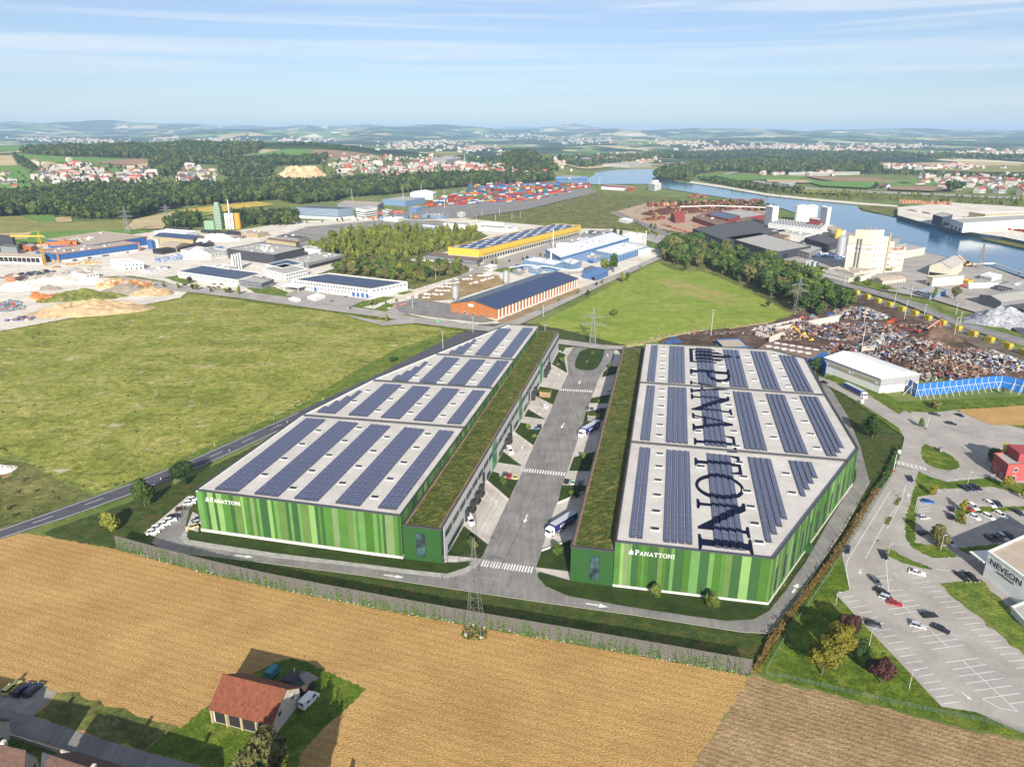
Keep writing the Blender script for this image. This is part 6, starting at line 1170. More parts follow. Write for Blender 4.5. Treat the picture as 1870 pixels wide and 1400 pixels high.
def pipes(label, pts, z=6, r=.35, n=2):
 t = root('pipe_bridge', label, 'pipe bridge', G(*pts[0]))
 for k in range(n):
  for a, b_ in zip(pts, pts[1:]): A_, B_ = G(*a), G(*b_); MB().tube((A_.x, A_.y+k*1.2, z), (B_.x, B_.y+k*1.2, z), r).build('pipe', wWhite, t)
 for a in pts: A_ = G(*a); MB().tube((A_.x, A_.y, 0), (A_.x, A_.y, z), .3).tube((A_.x, A_.y+1.2, 0), (A_.x, A_.y+1.2, z), .3).build('post', wGrey, t)
pipes('white pipe bridge behind the wooden warehouse', [(930,500),(960,495),(1000,498),(1040,505),(1065,503)])
for x, y, h, r, lab in [(1010,453,22,.6,'thin brown chimney beside the white block'), (1006,490,20,.8,'slim white stack at the low blue hall'), (1178,460,24,.5,'white mast at the street end of the factory')]:
 p = G(x, y); t = root('chimney', lab, 'chimney', p); MB().tube((p.x, p.y, 0), (p.x, p.y, h), r, r*.8, 10).build('shaft', wWhite if 'white' in lab else wBrick, t); MB().tube((p.x, p.y, h), (p.x, p.y, h+.6), r*.95, r*.95, 10).build('rim', wGrey, t)
bld('dark_works', 'tall dark grey windowless works block', 'works', [(415,454),(500,465),(556,452.5)], 11, wDark, rGrey, vents=26); bld('pale_works', 'pale yellow works building behind the dark block', 'works', [(486,437),(540,444),(547,440)], 9, wTan, rBrown, wins=((0, 9, 2.6, 3, 3),)); bld('white_annex', 'white annex behind the dark works', 'works', [(556,453),(585,456),(593,452)], 8, wWhite, rGrey, vents=3)
bld('dock_range', 'low grey dock range with lorry bays', 'works', [(522,474),(562,480.5),(628,465)], 6.5, wGrey, rGrey, vents=10, wins=((1, 14, 3.4, 3.6, .3, dr(black_m)),)); bld('solar_works', 'white works with a dark solar roof, left of the dock range', 'works', [(486,482),(516,489),(554,479.5)], 7, wWhite, sol_far, wins=((0, 5, 2, 1.4, 4), (1, 8, 2, 1.2, 4))); bld('white_link', 'long white two storey link building', 'works', [(480,490),(520,500),(562,490)], 7, wWhite, rGrey, wins=((0, 6, 2, 1.4, 1.2), (0, 6, 2, 1.4, 4.4), (1, 9, 2.4, 1.4, 4.4), (1, 9, 2, 1.6, 1.2)))
bld('solar_hall', 'wide white hall with a dark solar roof', 'works', [(324,495),(432,510.5),(478,498)], 7, wWhite, rGrey, solar=(.02,.98,.05,.95,18,3), wins=((0, 16, 2.4, 1.2, 4),)); bld('grey_office', 'low grey office with a window strip in front of the solar hall', 'office', [(434,511),(478,517.5),(500,510)], 6, W('officegrey', 98,108,116), rGrey, wins=((0, 12, 2, 1.2, 1.2), (0, 12, 2, 1.2, 3.8), (1, 8, 2, 1.2, 1.2)))
for k in range(4): silo(427+k*4.5, 496-k*1.2, 17, 1.1, 'slim white stack, %s of four on the solar hall' % ['first', 'second', 'third', 'last'][k], wWhite, False, 'stack')
b, P = bld('small_works', 'small cube shaped white building on the gravel yard', 'building', [(201,474),(224,480),(261,478)], 8, wWhite, rWhite, wins=((0, 3, 2, 1.6, 4.6), (1, 5, 2, 1.6, 4.6), (1, 4, 2, 2.2, .8)))
b, P = bld('blue_hall', 'long blue and orange hall with a white base', 'factory', [(64,457),(105,463.5),(253,443.5)], 10, wBlue, rTan, trim=wOrange, vents=10, bandc=(0, 3.2, wTan), wins=((1, 30, 3.2, 2.4, .4, dr(wWhite)),)); MB().box((*P[1], 5.2), (1.4, 1.4, 10.6), .3).build('corner_post', wOrange, b); MB().box((*P[2], 5.2), (1.4, 1.4, 10.6), .3).build('corner_post', wOrange, b)
b, P = bld('blue_hall', 'upper blue hall with an orange trim behind the long one', 'factory', [(85,436),(170,446.5),(268,431)], 11, wBlue, rTan, trim=wTan, vents=12); MB().box((*P[2], 5.6), (1.4, 1.4, 11.4), .3).build('corner_post', wOrange, b)
c = G(118, 447, 10); MB().box((c.x, c.y, 12), (26, 9, 4), .35).tube((c.x-20, c.y-3, 12), (c.x+10, c.y-3, 13), 1.6).tube((c.x, c.y, 13), (c.x, c.y, 17), 2, 1.4, 10).build('filter_unit', wOrange, b)
bld('dark_block', 'dark grey block at the edge of the fields', 'works', [(-20,431),(22,433.5),(26,430)], 17, wDark, rDark); bld('dark_block', 'lower dark grey block beside the fields', 'works', [(0,449),(30,451.5),(34,448.5)], 9, wGrey, rDark); bld('steel_store', 'orange and grey steel store behind the blue hall', 'shed', [(34,446),(56,451),(66,447)], 6, wOrange, rGrey)
b, P = bld('white_frame_hall', 'open white framed shed at the left edge', 'shed', [(-30,467),(75,470),(82,464)], 8, wWhite, rTan, gable=(0, 1.5)); grid(b, P[0], P[1], 12, 4.6, 4.6, 2.6, kind='door', gm=black_m, name='opening')
bld('tan_barn', 'tan gabled building beside the silos', 'building', [(291,447),(321,450.5),(345,444.5)], 7, wTan, rTan, gable=(0, 2), wins=((1, 4, 2, 1.6, 3),)); bld('solar_barn', 'dark solar roofed shed behind the tan building', 'shed', [(281,431),(352,437.5),(372,431)], 7, wTan, sol_far, gable=(0, 2)); bld('white_barn', 'small white gabled shed at the road', 'shed', [(358,441),(376,443.5),(386,438.5)], 5, wWhite, rWhite, gable=(0, 2)); bld('long_white_roof', 'long white roof at the fields', 'shed', [(282,422),(340,426.5),(360,422)], 6, wWhite, rWhite)
silo(277,455,11,3.4,'blue and white round tank beside the blue hall', wBlue, False); silo(287,453,11,3.2,'white round tank beside the tan building', wWhite, False); bld('orange_shed', 'low orange shed in front of the tan building', 'shed', [(292,452),(305,454.5),(314,452)], 3, wOrange, wOrange)
def heap(label, px, py, w, d_, h, mat, name='heap', rz=0, cat='heap', seed=1, rough=.25):
 p = G(px, py); rs = random.Random(seed); n, m_ = 40, 18; mb = MB()
 for j in range(m_+1):
  for i in range(n):
   r = 1 - j/m_; a = 2*math.pi*i/n; q = mnoise.noise(Vector((math.cos(a)*2*r+seed*3.1, math.sin(a)*2*r, seed))); rr = r*(1+.22*q)
   x, y = math.cos(a)*rr*w/2, math.sin(a)*rr*d_/2; z = h*(1-r**1.5)*(1+rough*q+.3*mnoise.noise(Vector((math.cos(a)*r*7, math.sin(a)*r*7, seed+.5)))) - .1*(j == 0); mb.v.append((x*math.cos(rz)-y*math.sin(rz)+p.x, x*math.sin(rz)+y*math.cos(rz)+p.y, z))
 for j in range(m_):
  for i in range(n): a, b_ = j*n+i, j*n+(i+1) % n; mb.f.append((a, b_, b_+n, a+n)); mb.m.append(0)
 return tag(mb.build(name, mat), label, cat, None, 'stuff')
sand_m = M('sand', S(196,168,130,.7), .95, .3, .25); brownh = M('earth_heap', S(168,140,110), .95, .2, .1); greyh = M('gravel_heap', S(140,130,118), .95, .2, .2)
heap('big bank of sandy soil at the meadow corner', 160, 570, 95, 34, 9, sand_m, rz=.35, seed=1); heap('sand heap with a dark shaded cut', 118, 575, 34, 26, 8, sand_m, seed=2); heap('grass topped soil bank beside the containers', 150, 548, 70, 16, 9, rough_m, rz=.3, seed=3); heap('grey gravel heap in front of the orange stacks', 232, 535, 48, 24, 8, greyh, seed=4); heap('pale sand heap by the meadow tip', 280, 538, 40, 22, 6, sand_m, seed=5)
heap('long pale heap in the gravel works', 95, 519, 60, 26, 6, gravel_m, rz=.2, seed=6); heap('pale gravel heap at the left works', 40, 528, 46, 24, 7, gravel_m, seed=7); heap('grey stone heap at the left works', 92, 529, 24, 12, 4, greyh, seed=8); heap('pale heap near the orange stacks', 165, 518, 34, 18, 5, gravel_m, seed=9); heap('small white heap at the meadow corner', 215, 566, 26, 14, 4, gravel_m, seed=10); heap('pale sand heap in the scrub', 2, 858, 12, 9, 2, gravel_m, seed=11)
heap('white tarpaulin covered heap at the pipe yard', 363, 472, 42, 24, 10, wWhite, cat='heap', seed=12, rough=.08); heap('long white covered heap by the road', 398, 440, 60, 22, 9, wWhite, seed=13, rough=.08)
heap('shining grey scrap heap beside the grey hall', 1830, 590, 60, 40, 11, M('scrap_grey', S(150,152,160), .5, .5, .5), seed=14)
heap('brown soil heap under the red grab in the scrap yard', 1705, 622, 44, 26, 8, yard_m, seed=15)
def pile(label, px0, px1, w, h, cols, sz, name='stack', cat='stack', seed=1, dens=1.0, gap=.06):
 A, B = G(*px0).xy, G(*px1).xy; d = B-A; L_ = d.length; d = d/L_; n_ = Vector((-d.y, d.x)); rs = random.Random(seed); mats = [M('mat_%d_%d_%d' % c, S(*c), .7, .15, .5) for c in cols]; mb = MB(); k = [0]
 nx, ny, nz_ = max(1, int(L_/sz[0])), max(1, int(w/sz[1])), max(1, int(h/sz[2])); ang = math.atan2(d.y, d.x)
 for i in range(nx):
  for j in range(ny):
   top = rs.randint(max(1, nz_-1), nz_) if rs.random() < dens else 0
   for l in range(top):
    p = A + d*((i+.5)*sz[0]) + n_*((j+.5)*sz[1]); mb.box((p.x, p.y, (l+.5)*sz[2]), (sz[0]-gap*sz[0], sz[1]-gap*sz[1], sz[2]*.96), ang + rs.uniform(-.03, .03), rs.randrange(len(mats)))
 o = mb.build(name, mats); return tag(o, label, cat, None, 'stuff')
pile('stack of orange crates on the gravel works', (176,527), (255,532), 22, 6, [(206,140,84), (220,164,110), (226,196,160)], (4, 3.4, 2), seed=1); pile('row of orange containers beside the grassy bank', (52,545), (84,556), 8, 5, [(200,124,64), (214,150,84)], (6, 2.5, 2.5), seed=2); pile('red and orange containers behind the sand bank', (92,546), (132,540), 8, 4, [(214,90,50), (226,130,60), (190,60,50)], (6, 2.5, 2.5), seed=3)
pile('grey blue scaffolding stacks at the left edge', (-20,575), (50,566), 40, 2.4, [(110,130,150), (140,150,160), (90,100,112), (170,90,70)], (4, 2, 1.2), dens=.75, seed=4, gap=.3); pile('rusty beams and blue barrels at the left edge', (8,589), (60,586), 10, 2.4, [(110,70,50), (60,100,170), (130,90,66), (200,204,208)], (3, 1.5, 1.2), dens=.7, seed=5, gap=.25); pile('dark pipes stacked on the gravel works', (20,513), (110,498), 26, 2.2, [(60,66,84), (80,86,100), (44,48,60)], (5, 3, 1.1), dens=.6, seed=6, gap=.3); pile('dark stored machines beside the railway', (135,478), (240,462), 6, 2.4, [(50,60,84), (90,100,120), (200,204,210)], (4, 3, 2.2), dens=.7, seed=7, gap=.2)
pile('long black pipe stack at the pipe yard', (296,466), (400,449), 16, 6, [(40,42,48), (54,56,62)], (12, 1.6, 1.4), seed=8, gap=.1); pile('silver pipe ends stacked at the pipe yard', (290,481), (338,474), 8, 7, [(150,166,190), (110,124,150), (190,200,214)], (1.6, 8, 1.6), seed=9, gap=.14); pile('second silver pipe stack by the dark works', (390,466), (416,462), 8, 8, [(150,166,190), (110,124,150), (190,200,214)], (1.6, 8, 1.6), seed=10, gap=.14); pile('black pipe stack by the asphalt plant', (366,426), (450,432), 14, 5, [(44,46,52), (60,62,68)], (12, 1.6, 1.4), seed=11, gap=.1); pile('black pipe stack behind the solar shed', (302,419), (352,420), 12, 4, [(44,46,52), (60,62,68)], (12, 1.6, 1.4), seed=12, gap=.1)
pile('rows of parked white trailers at the pale works', (272,500), (325,489), 14, 3, [(228,228,228), (120,126,136), (210,212,216)], (6, 3, 2.6), dens=.7, seed=13, gap=.3); pile('brown timber stack beside the railway', (126,486), (190,481), 6, 2.4, [(196,120,60), (220,150,60), (226,190,140)], (5, 2, 1.1), dens=.8, seed=14, gap=.2)
for i, (a, b_) in enumerate([((741,546),(790,547)), ((758,540),(812,542)), ((772,534),(828,534)), ((790,527),(838,527)), ((806,521),(850,519)), ((824,514),(866,512)), ((838,508),(868,506))]): pile('white packed goods in row %s of the brown yard' % ['one, nearest the street', 'two', 'three', 'four', 'five', 'six', 'seven, farthest back'][i], a, b_, 5, 2, [(232,232,230), (214,214,212)], (3.4, 2.4, 1), dens=.9, seed=20+i, gap=.22)
pile('white packed goods at the corner lawn', (712,566), (746,558), 4, 2, [(232,232,230), (200,130,110)], (3.2, 2, 1), seed=31, gap=.2); pile('white packed goods behind the silo', (880,508), (905,504), 8, 2, [(232,232,230)], (3.2, 2, 1), seed=32, gap=.2); pile('white packed goods along the hall yard', (860,523), (905,508), 4, 2, [(232,232,230), (216,214,210)], (3.2, 2, 1), dens=.8, seed=33, gap=.2)
pile('white machines in front of the wooden gable', (852,576), (890,581), 3, 1.6, [(232,232,230), (200,204,206)], (3, 1.6, 1.4), dens=.7, seed=34, gap=.3)
# terminal, sawmill, mill, river bank
b, P = bld('glass_office', 'striped blue glass office building with a white base', 'office', [(541,378),(617,381.5),(644,378.5)], 17, W('stripeglass', 112,134,160, .7), rDark, wins=((0, 20, 3.6, 1.6, 5, dict(rows=(0,))),));
for z in (6.4, 8.4, 10.4, 12.4, 14.4): MB().prism(off(P, .15), z, z+.7, top=True).build('band', W('bandblue', 176,192,212), b)
MB().prism(off(P, 1.5), 0, 3.8, top=True).build('base', wWhite, b)
b, P = bld('white_office', 'white office building with dark window bands', 'office', [(650,380.5),(667,382.5),(688,379)], 16, wWhite, rGrey)
for z in (3.4, 6.8, 10.2): MB().prism(off(P, .12), z, z+1.5, top=True).build('window_band', pane_far, b)
b, P = bld('round_office', 'small white office with dark bands behind the other', 'office', [(698,384),(709,386),(716,383)], 10, wWhite, rGrey)
for z in (2.4, 5.6): MB().prism(off(P, .12), z, z+1.4, top=True).build('window_band', pane_far, b)
bld('terminal_shed', 'long grey shed behind the glass office', 'shed', [(616,371),(690,374),(700,369)], 10, wGrey, rTan); bld('terminal_shed', 'long grey shed beside the light masts', 'shed', [(698,364),(740,367),(776,361)], 10, wPale, rGrey); bld('terminal_hall', 'white twin gabled hall at the terminal', 'hall', [(749,352),(790,354),(797,351)], 12, wWhite, rWhite, gable=(1, 4)); bld('terminal_house', 'small blue and white terminal house', 'building', [(746,378),(760,380),(774,377)], 9, wPale, rGrey)
bld('site_huts', 'row of white site huts in front of the terminal', 'hut', [(871,408),(905,410),(920,407.5)], 4, wWhite, rWhite); bld('site_huts', 'small blue site hut beside the yellow hall', 'hut', [(930,413.5),(936,415),(944,413)], 4, wPale, rWhite)
CC = {'orange': (222,104,46), 'red': (182,54,50), 'brown': (140,70,56), 'blue': (46,98,168), 'teal': (60,150,160), 'white': (222,222,220), 'green': (60,140,90), 'yellow': (226,180,60)}
CM = {n: M('container_'+n, S(*c, .58), .6, .15, .4) for n, c in CC.items()}
def cont_mesh(L_):
 m = MB().box((0, 0, 1.3), (L_, 2.4, 2.56))
 for k in range(int(L_/1.5)): x = -L_/2 + .75 + k*1.5; m.box((x, 1.22, 1.3), (.5, .06, 2.2)); m.box((x, -1.22, 1.3), (.5, .06, 2.2))
 return m.mesh('container', CM['red'])
C20, C40 = cont_mesh(6), cont_mesh(12)
def containers():
 rs = random.Random(11); d_ = G(1010, 358) - G(800, 371); ang = math.atan2(d_.y, d_.x); A = []
 for row in range(11):
  x = 778 + row*9; x1 = 985 + row*19
  while x < x1:
   A.append((x, 378 - row*3.5 - (x-790)*.062 + rs.uniform(-.7, .7), rs.random() < .55, rs.choice([1, 2, 2, 3, 3, 4]))); x += (11 if A[-1][2] else 6.5)*(1-.0022*(x-780)*.5) + rs.uniform(0, 1) + (12 if rs.random() < .1 else 0)
 A = [a for a in A if a[1] > 337.5 + max(0, 1010-a[0])*-.02 and (a[0] < 1000 or a[1] > 339.5) and a[0] < 1150]; A.sort(key=lambda a: -a[1]); n = 0; mb = MB(); ks = list(CC)
 for x, y, big, hgt in A:
  p = G(x, y)
  for l in range(hgt):
   c = rs.choices(ks, [17, 20, 14, 18, 8, 15, 4, 4])[0]; n += 1
   if n > 290: mb.box((p.x, p.y, 1.6 + l*2.6), (12 if big else 6, 2.4, 2.56), ang, ks.index(c)); continue
   o = obj('container', C40 if big else C20, None, (p.x + rs.uniform(-.3, .3), p.y, .3 + l*2.6), ang); o.material_slots[0].link = 'OBJECT'; o.material_slots[0].material = CM[c]
   tag(o, '%s shipping container stacked in the rows of the terminal' % c, 'container', '%s containers of the terminal' % c)
 tag(mb.build('container_rows', [CM[k] for k in ks]), 'rows of stacked containers at the back of the terminal', 'containers', None, 'stuff')
containers()
def gantry(x0, y, wpx, label):
 A, B = G(x0, y), G(x0+wpx, y-1); t = root('gantry_crane', label, 'crane', A); m = wBlue
 for q in (A, B):
  for s in (0, 14): MB().tube((q.x, q.y+s, 0), (q.x, q.y+s, 15), .9, .9, 4).build('leg', m, t)
 for s in (0, 14): MB().box(((A.x+B.x)/2, (A.y+B.y)/2+s, 16), ((B-A).length+16, 1.6, 2), math.atan2(B.y-A.y, B.x-A.x)).build('beam', m, t)
 c = A.lerp(B, .4); MB().box((c.x, c.y+7, 17.6), (7, 14, 2.6)).build('trolley', wYellow if 'yellow' in label else wWhite, t)
gantry(880, 356, 45, 'blue gantry crane over the left container rows'); gantry(960, 350, 55, 'blue gantry crane over the middle container rows'); gantry(1020, 340, 50, 'blue gantry crane with a yellow trolley at the harbour basin')
b, P = bld('harbour_office', 'white stepped office at the river bend', 'office', [(1184,334.5),(1196,337),(1208,334)], 15, wWhite, rWhite); c = (P[0]+P[2])/2; MB().box((c.x, c.y, 18), (14, 10, 7), .3).build('upper_storey', wWhite, b); grid(b, P[0], P[1], 5, 2, 1.6, 4, rows=(0, 4, 8)); bld('harbour_shed', 'orange and white shed at the end of the container rows', 'shed', [(1145,341),(1156,342.5),(1162,341)], 9, wOrange, rTan); bld('harbour_shed', 'long white harbour shed with a red roof', 'shed', [(1098,341),(1140,343.5),(1150,340)], 6, wWhite, rRed); bld('ship_hall', 'pale blue ship hall across the water', 'hall', [(1014,322),(1052,323.5),(1072,322)], 9, wPale, rTan)
def mast(x, y, h, label, name='light_mast', head=True, r=.35):
 p = G(x, y); t = root(name, label, 'mast', p); MB().tube((p.x, p.y, 0), (p.x, p.y, h), r, r*.6, 8).build('pole', wWhite, t)
 if head: MB().box((p.x, p.y, h), (2.6, 1, .6)).build('lamp_head', wGrey, t)
 MB().box((p.x, p.y, .2), (1, 1, .5)).build('foot', wGrey, t)
for x, y, h, lab in [(644,375,30,'tall light mast over the glass office shed'), (737,372,30,'tall light mast at the long terminal shed'), (770,363,28,'tall light mast behind the terminal sheds'), (812,381,32,'tall light mast in front of the containers'), (946,352,26,'thin mast over the middle containers'), (1095,339,24,'thin mast at the harbour basin')]: mast(x, y, h, lab)
for k, (x, y) in enumerate([(690,405),(722,402),(751,400),(780,398),(810,399),(842,399),(880,396),(912,394),(935,402),(905,404),(870,406),(950,398)]): mast(x, y, 11, 'thin white catenary mast on the terminal railway, number %s from the glass office' % ['one','two','three','four','five','six','seven','eight','nine','ten','eleven','twelve'][k], 'railway_mast', False, .22)
rust = M('bark_pile', S(104,64,52,.7), .95, .35, .35); logs = M('log_pile', S(176,118,78,.6), .9, .3, .6); woodch = M('saw_logs', S(128,80,60,.7), .9, .35, .5)
def log_pile(label, a, b_, w, h, mat, seed, rad=.5, show=True):
 A, B = G(*a).xy, G(*b_).xy; d = (B-A); L_ = d.length; d = d/L_; n_ = Vector((-d.y, d.x)); rs = random.Random(seed); mb = MB(); ms = [mat, M('log_red', S(96,56,48,.7), .9, .3, .5), M('log_pale', S(190,140,98,.6), .9, .3, .5)]
 nx = max(2, int(L_/3.2))
 for i in range(nx):
  t = i/(nx-1); hh = h*(.55+.45*math.sin(math.pi*min(1, max(0, t*1.15-.05))))*rs.uniform(.8, 1.1)
  for j in range(4):
   for l in range(max(1, int(hh/2.6))):
    p = A + d*(L_*t) + n_*(w*(j-1.5)/4*(1-.12*l)); q = rs.uniform(.8, 1.2); mb.tube((p.x-n_.x*w*.13, p.y-n_.y*w*.13, 1.3+l*2.4), (p.x+n_.x*w*.13, p.y+n_.y*w*.13, 1.3+l*2.4+rs.uniform(-.5, .5)), 1.5*q, 1.5*q, 5, rs.choice([0, 0, 1, 1, 2]))
 return tag(mb.build('log_pile', ms), label, 'log pile', None, 'stuff')
log_pile('long dark log pile at the back of the sawmill yard', (1180,394), (1300,386), 26, 13, rust, 1); log_pile('reddish log pile behind the red shed', (1225,384), (1380,378), 24, 14, rust, 2); log_pile('rusty log pile toward the silo towers', (1315,386), (1400,384), 22, 14, woodch, 3); log_pile('orange log pile at the front of the sawmill yard', (1178,404), (1205,402), 16, 9, logs, 4); log_pile('pale log pile by the river shed', (1262,362), (1290,360), 18, 9, logs, 5); log_pile('low timber stacks along the country lane', (1212,412), (1262,428), 7, 3, logs, 6); log_pile('sawn timber stacks in front of the red halls', (1270,414), (1290,418), 9, 4, logs, 7)
bld('red_shed', 'dark red gabled shed in the log yard', 'shed', [(1225,391),(1233,398),(1251,396.5)], 9, wBrick, rRed, gable=(1, 5)); bld('red_hall', 'low red sawmill hall with a grey roof', 'sawmill', [(1265,396),(1312,412),(1345,400)], 8, wRed, rBrown, vents=4); bld('red_hall', 'long red sawmill hall with a pale roof', 'sawmill', [(1300,388),(1350,399),(1402,391)], 8, wRed, rGrey, vents=4); bld('red_hall', 'red sawmill hall by the silo towers', 'sawmill', [(1340,404),(1380,413),(1402,404)], 9, wRed, rBrown); bld('solar_red_hall', 'sawmill hall with a solar roof', 'sawmill', [(1290,391),(1330,400),(1352,394)], 11, wRed, sol_far)
bld('red_container', 'bright red container in the log yard', 'container', [(1198,395.5),(1208,397),(1216,395.5)], 4, wRed, wRed); pipes('pale conveyor bridge over the sawmill halls', [(1240,396),(1300,394),(1360,396),(1400,398)], 16, .8, 1)
b, P = bld('dark_hall', 'long dark hall with a zigzag front wall', 'hall', [(1265,417.5),(1326,440),(1440,420)], 10, wDark, rDark); grid(b, P[0], P[1], 9, 1.2, 7, .5, kind='door', gm=wGrey, name='rib')
b, P = bld('grey_hall', 'dark walled hall with a pale grey roof beside the wood', 'hall', [(1327,433),(1418,460),(1481,449)], 10, W('anthracite', 70,76,88), rGrey); grid(b, P[1], P[2], 2, 9, 6, .2, kind='door', gm=black_m, name='gate')
MB_ = wBeige
b, P = bld('feed_mill', 'tall cream coloured feed mill with red lettering', 'mill', [(1551,430),(1596,433.5),(1624,432)], 36, wBeige, rTan); U = (P[2]-P[1]).normalized(); V_ = (P[0]-P[1]).normalized(); B0 = P[1]; dep = (P[0]-P[1]).length
def mblock(u0, u1, v0, v1, h, name, m=wBeige): Q = [B0+U*u0+V_*v0, B0+U*u1+V_*v0, B0+U*u1+V_*v1, B0+U*u0+V_*v1]; MB().prism(ccw(Q), 0, h).build(name, m, b)
sc = lambda px: (G(px, 505).x - B0.x)/U.x if abs(U.x) > .2 else 0
u1, u2, u3 = 15, 38, 58
LU = (P[2]-P[1]).length
ZM = lambda x, y, z=0: (G(1400+x/3.979, 380+y/3.979, z).xy - B0).dot(U)
u1, u2, u3 = LU, ZM(1058, 512), ZM(1205, 515)
mblock(u1, u2, 1, dep*.9, 31, 'mill_block'); mblock(u2, u3, 2, dep*.85, 25, 'mill_block'); mblock(LU*.05, LU*.95, dep*.2, dep*.8, 42, 'head_house'); mblock(u2*.6, u2*.75, dep*.3, dep*.6, 35, 'roof_house'); mblock(u2+(u3-u2)*.3, u2+(u3-u2)*.85, dep*.3, dep*.7, 33, 'roof_house', wGrey)
wn = Vector((V_.y, -V_.x)); A = P[0]; d = (P[1]-P[0]).normalized(); nn = Vector((d.y, -d.x)); ang = math.atan2(d.y, d.x); c = (P[0]+P[1])/2 + nn*.1; MB().box((c.x, c.y, 24.5), (dep*1.0, .3, 7), ang).build('white_band', wWhite, b); MB().box((c.x+nn.x*.02, c.y+nn.y*.02, 28.4), (dep*1.0, .34, .7), ang).build('gold_band', wTan, b)
cA = P[0] + d*dep*.3 + nn*.3; text_sign(b, 'fixkraft', (cA.x, cA.y, 23.2), (d.x, d.y, 0), (0, 0, 1), 3.2, wRed, 1.2); nu = Vector((U.y, -U.x)); cB = B0 + U*(u1+4) + nu*-.9 + nu*.2 + Vector((0, 0)); cB = B0 + U*(u1+5) - V_*(-1) + nu*.25; text_sign(b, 'fixkraft', (cB.x, cB.y, 22.5), (U.x, U.y, 0), (0, 0, 1), 3.6, wRed, 1.25)
grid(b, B0+U*(u1+2)+V_*.9, B0+U*(u2-2)+V_*.9, 7, 1.2, 1.4, 8, gm=pane_far, rows=(0, 6, 12)); grid(b, B0+U*1, B0+U*(LU-1), 3, 1.2, 1.4, 6, rows=(0, 6, 12, 18, 24)); grid(b, B0+U*(u2+1)+V_*1.9, B0+U*(u3-1)+V_*1.9, 5, 1.2, 1.4, 6, rows=(0, 6, 12));
for t in (.42, .55): c = P[0]+d*dep*t+nn*1.2; MB().tube((c.x, c.y, 0), (c.x, c.y, 34), .6, .6, 6).build('elevator_leg', wGrey, b)
c = B0 + U*(LU+.5) + nu*.8; MB().tube((c.x, c.y, 0), (c.x, c.y, 40), .8, .8, 6).build('elevator_leg', wTan, b); MB().box((*(B0+U*(u1+6)+nu*3), 6), (10, 5, .5), math.atan2(U.y, U.x)).build('loading_canopy', wTan, b)
for t in (.2, .5, .8): c = B0 + U*LU*t + V_*dep*.5; MB().tube((c.x, c.y, 41), (c.x, c.y, 45), .9, .5, 8).build('cyclone', wGrey, b)
bld('mill_shed', 'low cream shed along the works road', 'shed', [(1494,494),(1550,508),(1592,499)], 5, wBeige, rGrey, wins=((0, 12, 2.2, 2.4, .6, dr(wWhite)),)); bld('mill_office', 'white hut with a red sign beside the works road', 'hut', [(1559,500),(1572,506.5),(1583,503)], 5, wWhite, rGrey, wins=((0, 1, 4, 1.6, 2.4, dr(wRed)),)); bld('mill_house', 'low cream gabled house in front of the feed mill', 'house', [(1596,508),(1612,513.5),(1654,509)], 4, wBeige, rTan, gable=(1, 1.6), wins=((1, 7, 1.6, 1.4, 1.4),)); bld('mill_house', 'cream square house behind the car row', 'house', [(1693,504),(1704,507),(1761,503)], 9, wBeige, rTan, wins=((0, 1, 3, 3.6, .1, dr(black_m)),)); bld('mill_annex', 'flat cream annex in front of the mill tower', 'building', [(1530,491),(1560,499),(1600,491)], 7, wBeige, rTan, vents=4)
bld('mill_store', 'wide cream store with a grey gabled roof', 'store', [(1698,485),(1737,490),(1760,478)], 10, wBeige, rGrey, gable=(1, 5), wins=((0, 5, 4, 4, .2, dr(black_m)),)); bld('works_garage', 'glazed white garage with parked cars', 'garage', [(1675,530),(1700,537.5),(1731,530)], 5, wPale, rGrey, wins=((0, 6, 3, 2.6, .6),)); b, P = bld('grey_store', 'long grey store with a white gable beside the railway', 'store', [(1789,538),(1829,551),(1900,541)], 8, wGrey, rGrey, gable=(1, 2)); bld('grey_store', 'dark low store at the right edge', 'store', [(1843,557),(1870,566),(1960,556)], 6, wDark, rDark)
bld('yellow_truck_shed', 'small yellow shed behind the cream square house', 'shed', [(1758,511),(1768,513.5),(1778,511)], 3.4, wYellow, wYellow);
for k in range(9):
 p = G(1776 + (k % 5)*9, 524 + (k//5)*5 - (k % 5)*.2); r = root('tank_trailer', 'white tank trailer parked in the mill yard', 'trailer', p, 'white tank trailers in the mill yard'); MB().tube((p.x-4.5, p.y, 2.3), (p.x+4.5, p.y, 2.3), 1.3, 1.3, 10).build('tank', wWhite, r); MB().box((p.x, p.y, .9), (9, 1.2, .4)).tube((p.x+2.5, p.y-1.1, .5), (p.x+2.5, p.y+1.1, .5), .5, .5, 10).tube((p.x+3.7, p.y-1.1, .5), (p.x+3.7, p.y+1.1, .5), .5, .5, 10).build('chassis', wDark, r)
for k in range(7): car(1645+k*4.5, 527+k*1.3, ['silver','navy','black','white','blue','red','grey'][k], (3, -5), '%s car in the row beside the glazed garage' % ['silver','dark blue','black','white','bright blue','red','grey'][k])
b, P = bld('silo_tower', 'tall white silo tower at the river', 'tower', [(1500,377),(1512,379.5),(1519,378)], 32, wWhite, rWhite); b, P = bld('silo_tower', 'tall white silo tower beside the sawmill', 'tower', [(1399,376),(1412,379),(1423,377)], 34, wWhite, rWhite)
for k, (x, lab) in enumerate(((1462,'pale round silo, left of the pair'), (1478,'pale round silo, right of the pair'))): silo(x, 405, 26, 10, lab, wWhite, False)
b, P = bld('ribbed_works', 'white ribbed works with rows of roof hoods', 'works', [(1403,408),(1500,420),(1512,410)], 15, wWhite, rWhite)
for j in range(3):
 for i in range(16): c = P[0].lerp(P[1], .04+.06*i).lerp(P[3].lerp(P[2], .04+.06*i), .2+.3*j); MB().box((c.x, c.y, 15.6), (2.4, 4, 2.2), .2, taper=.6).build('roof_hood', wGrey, b)
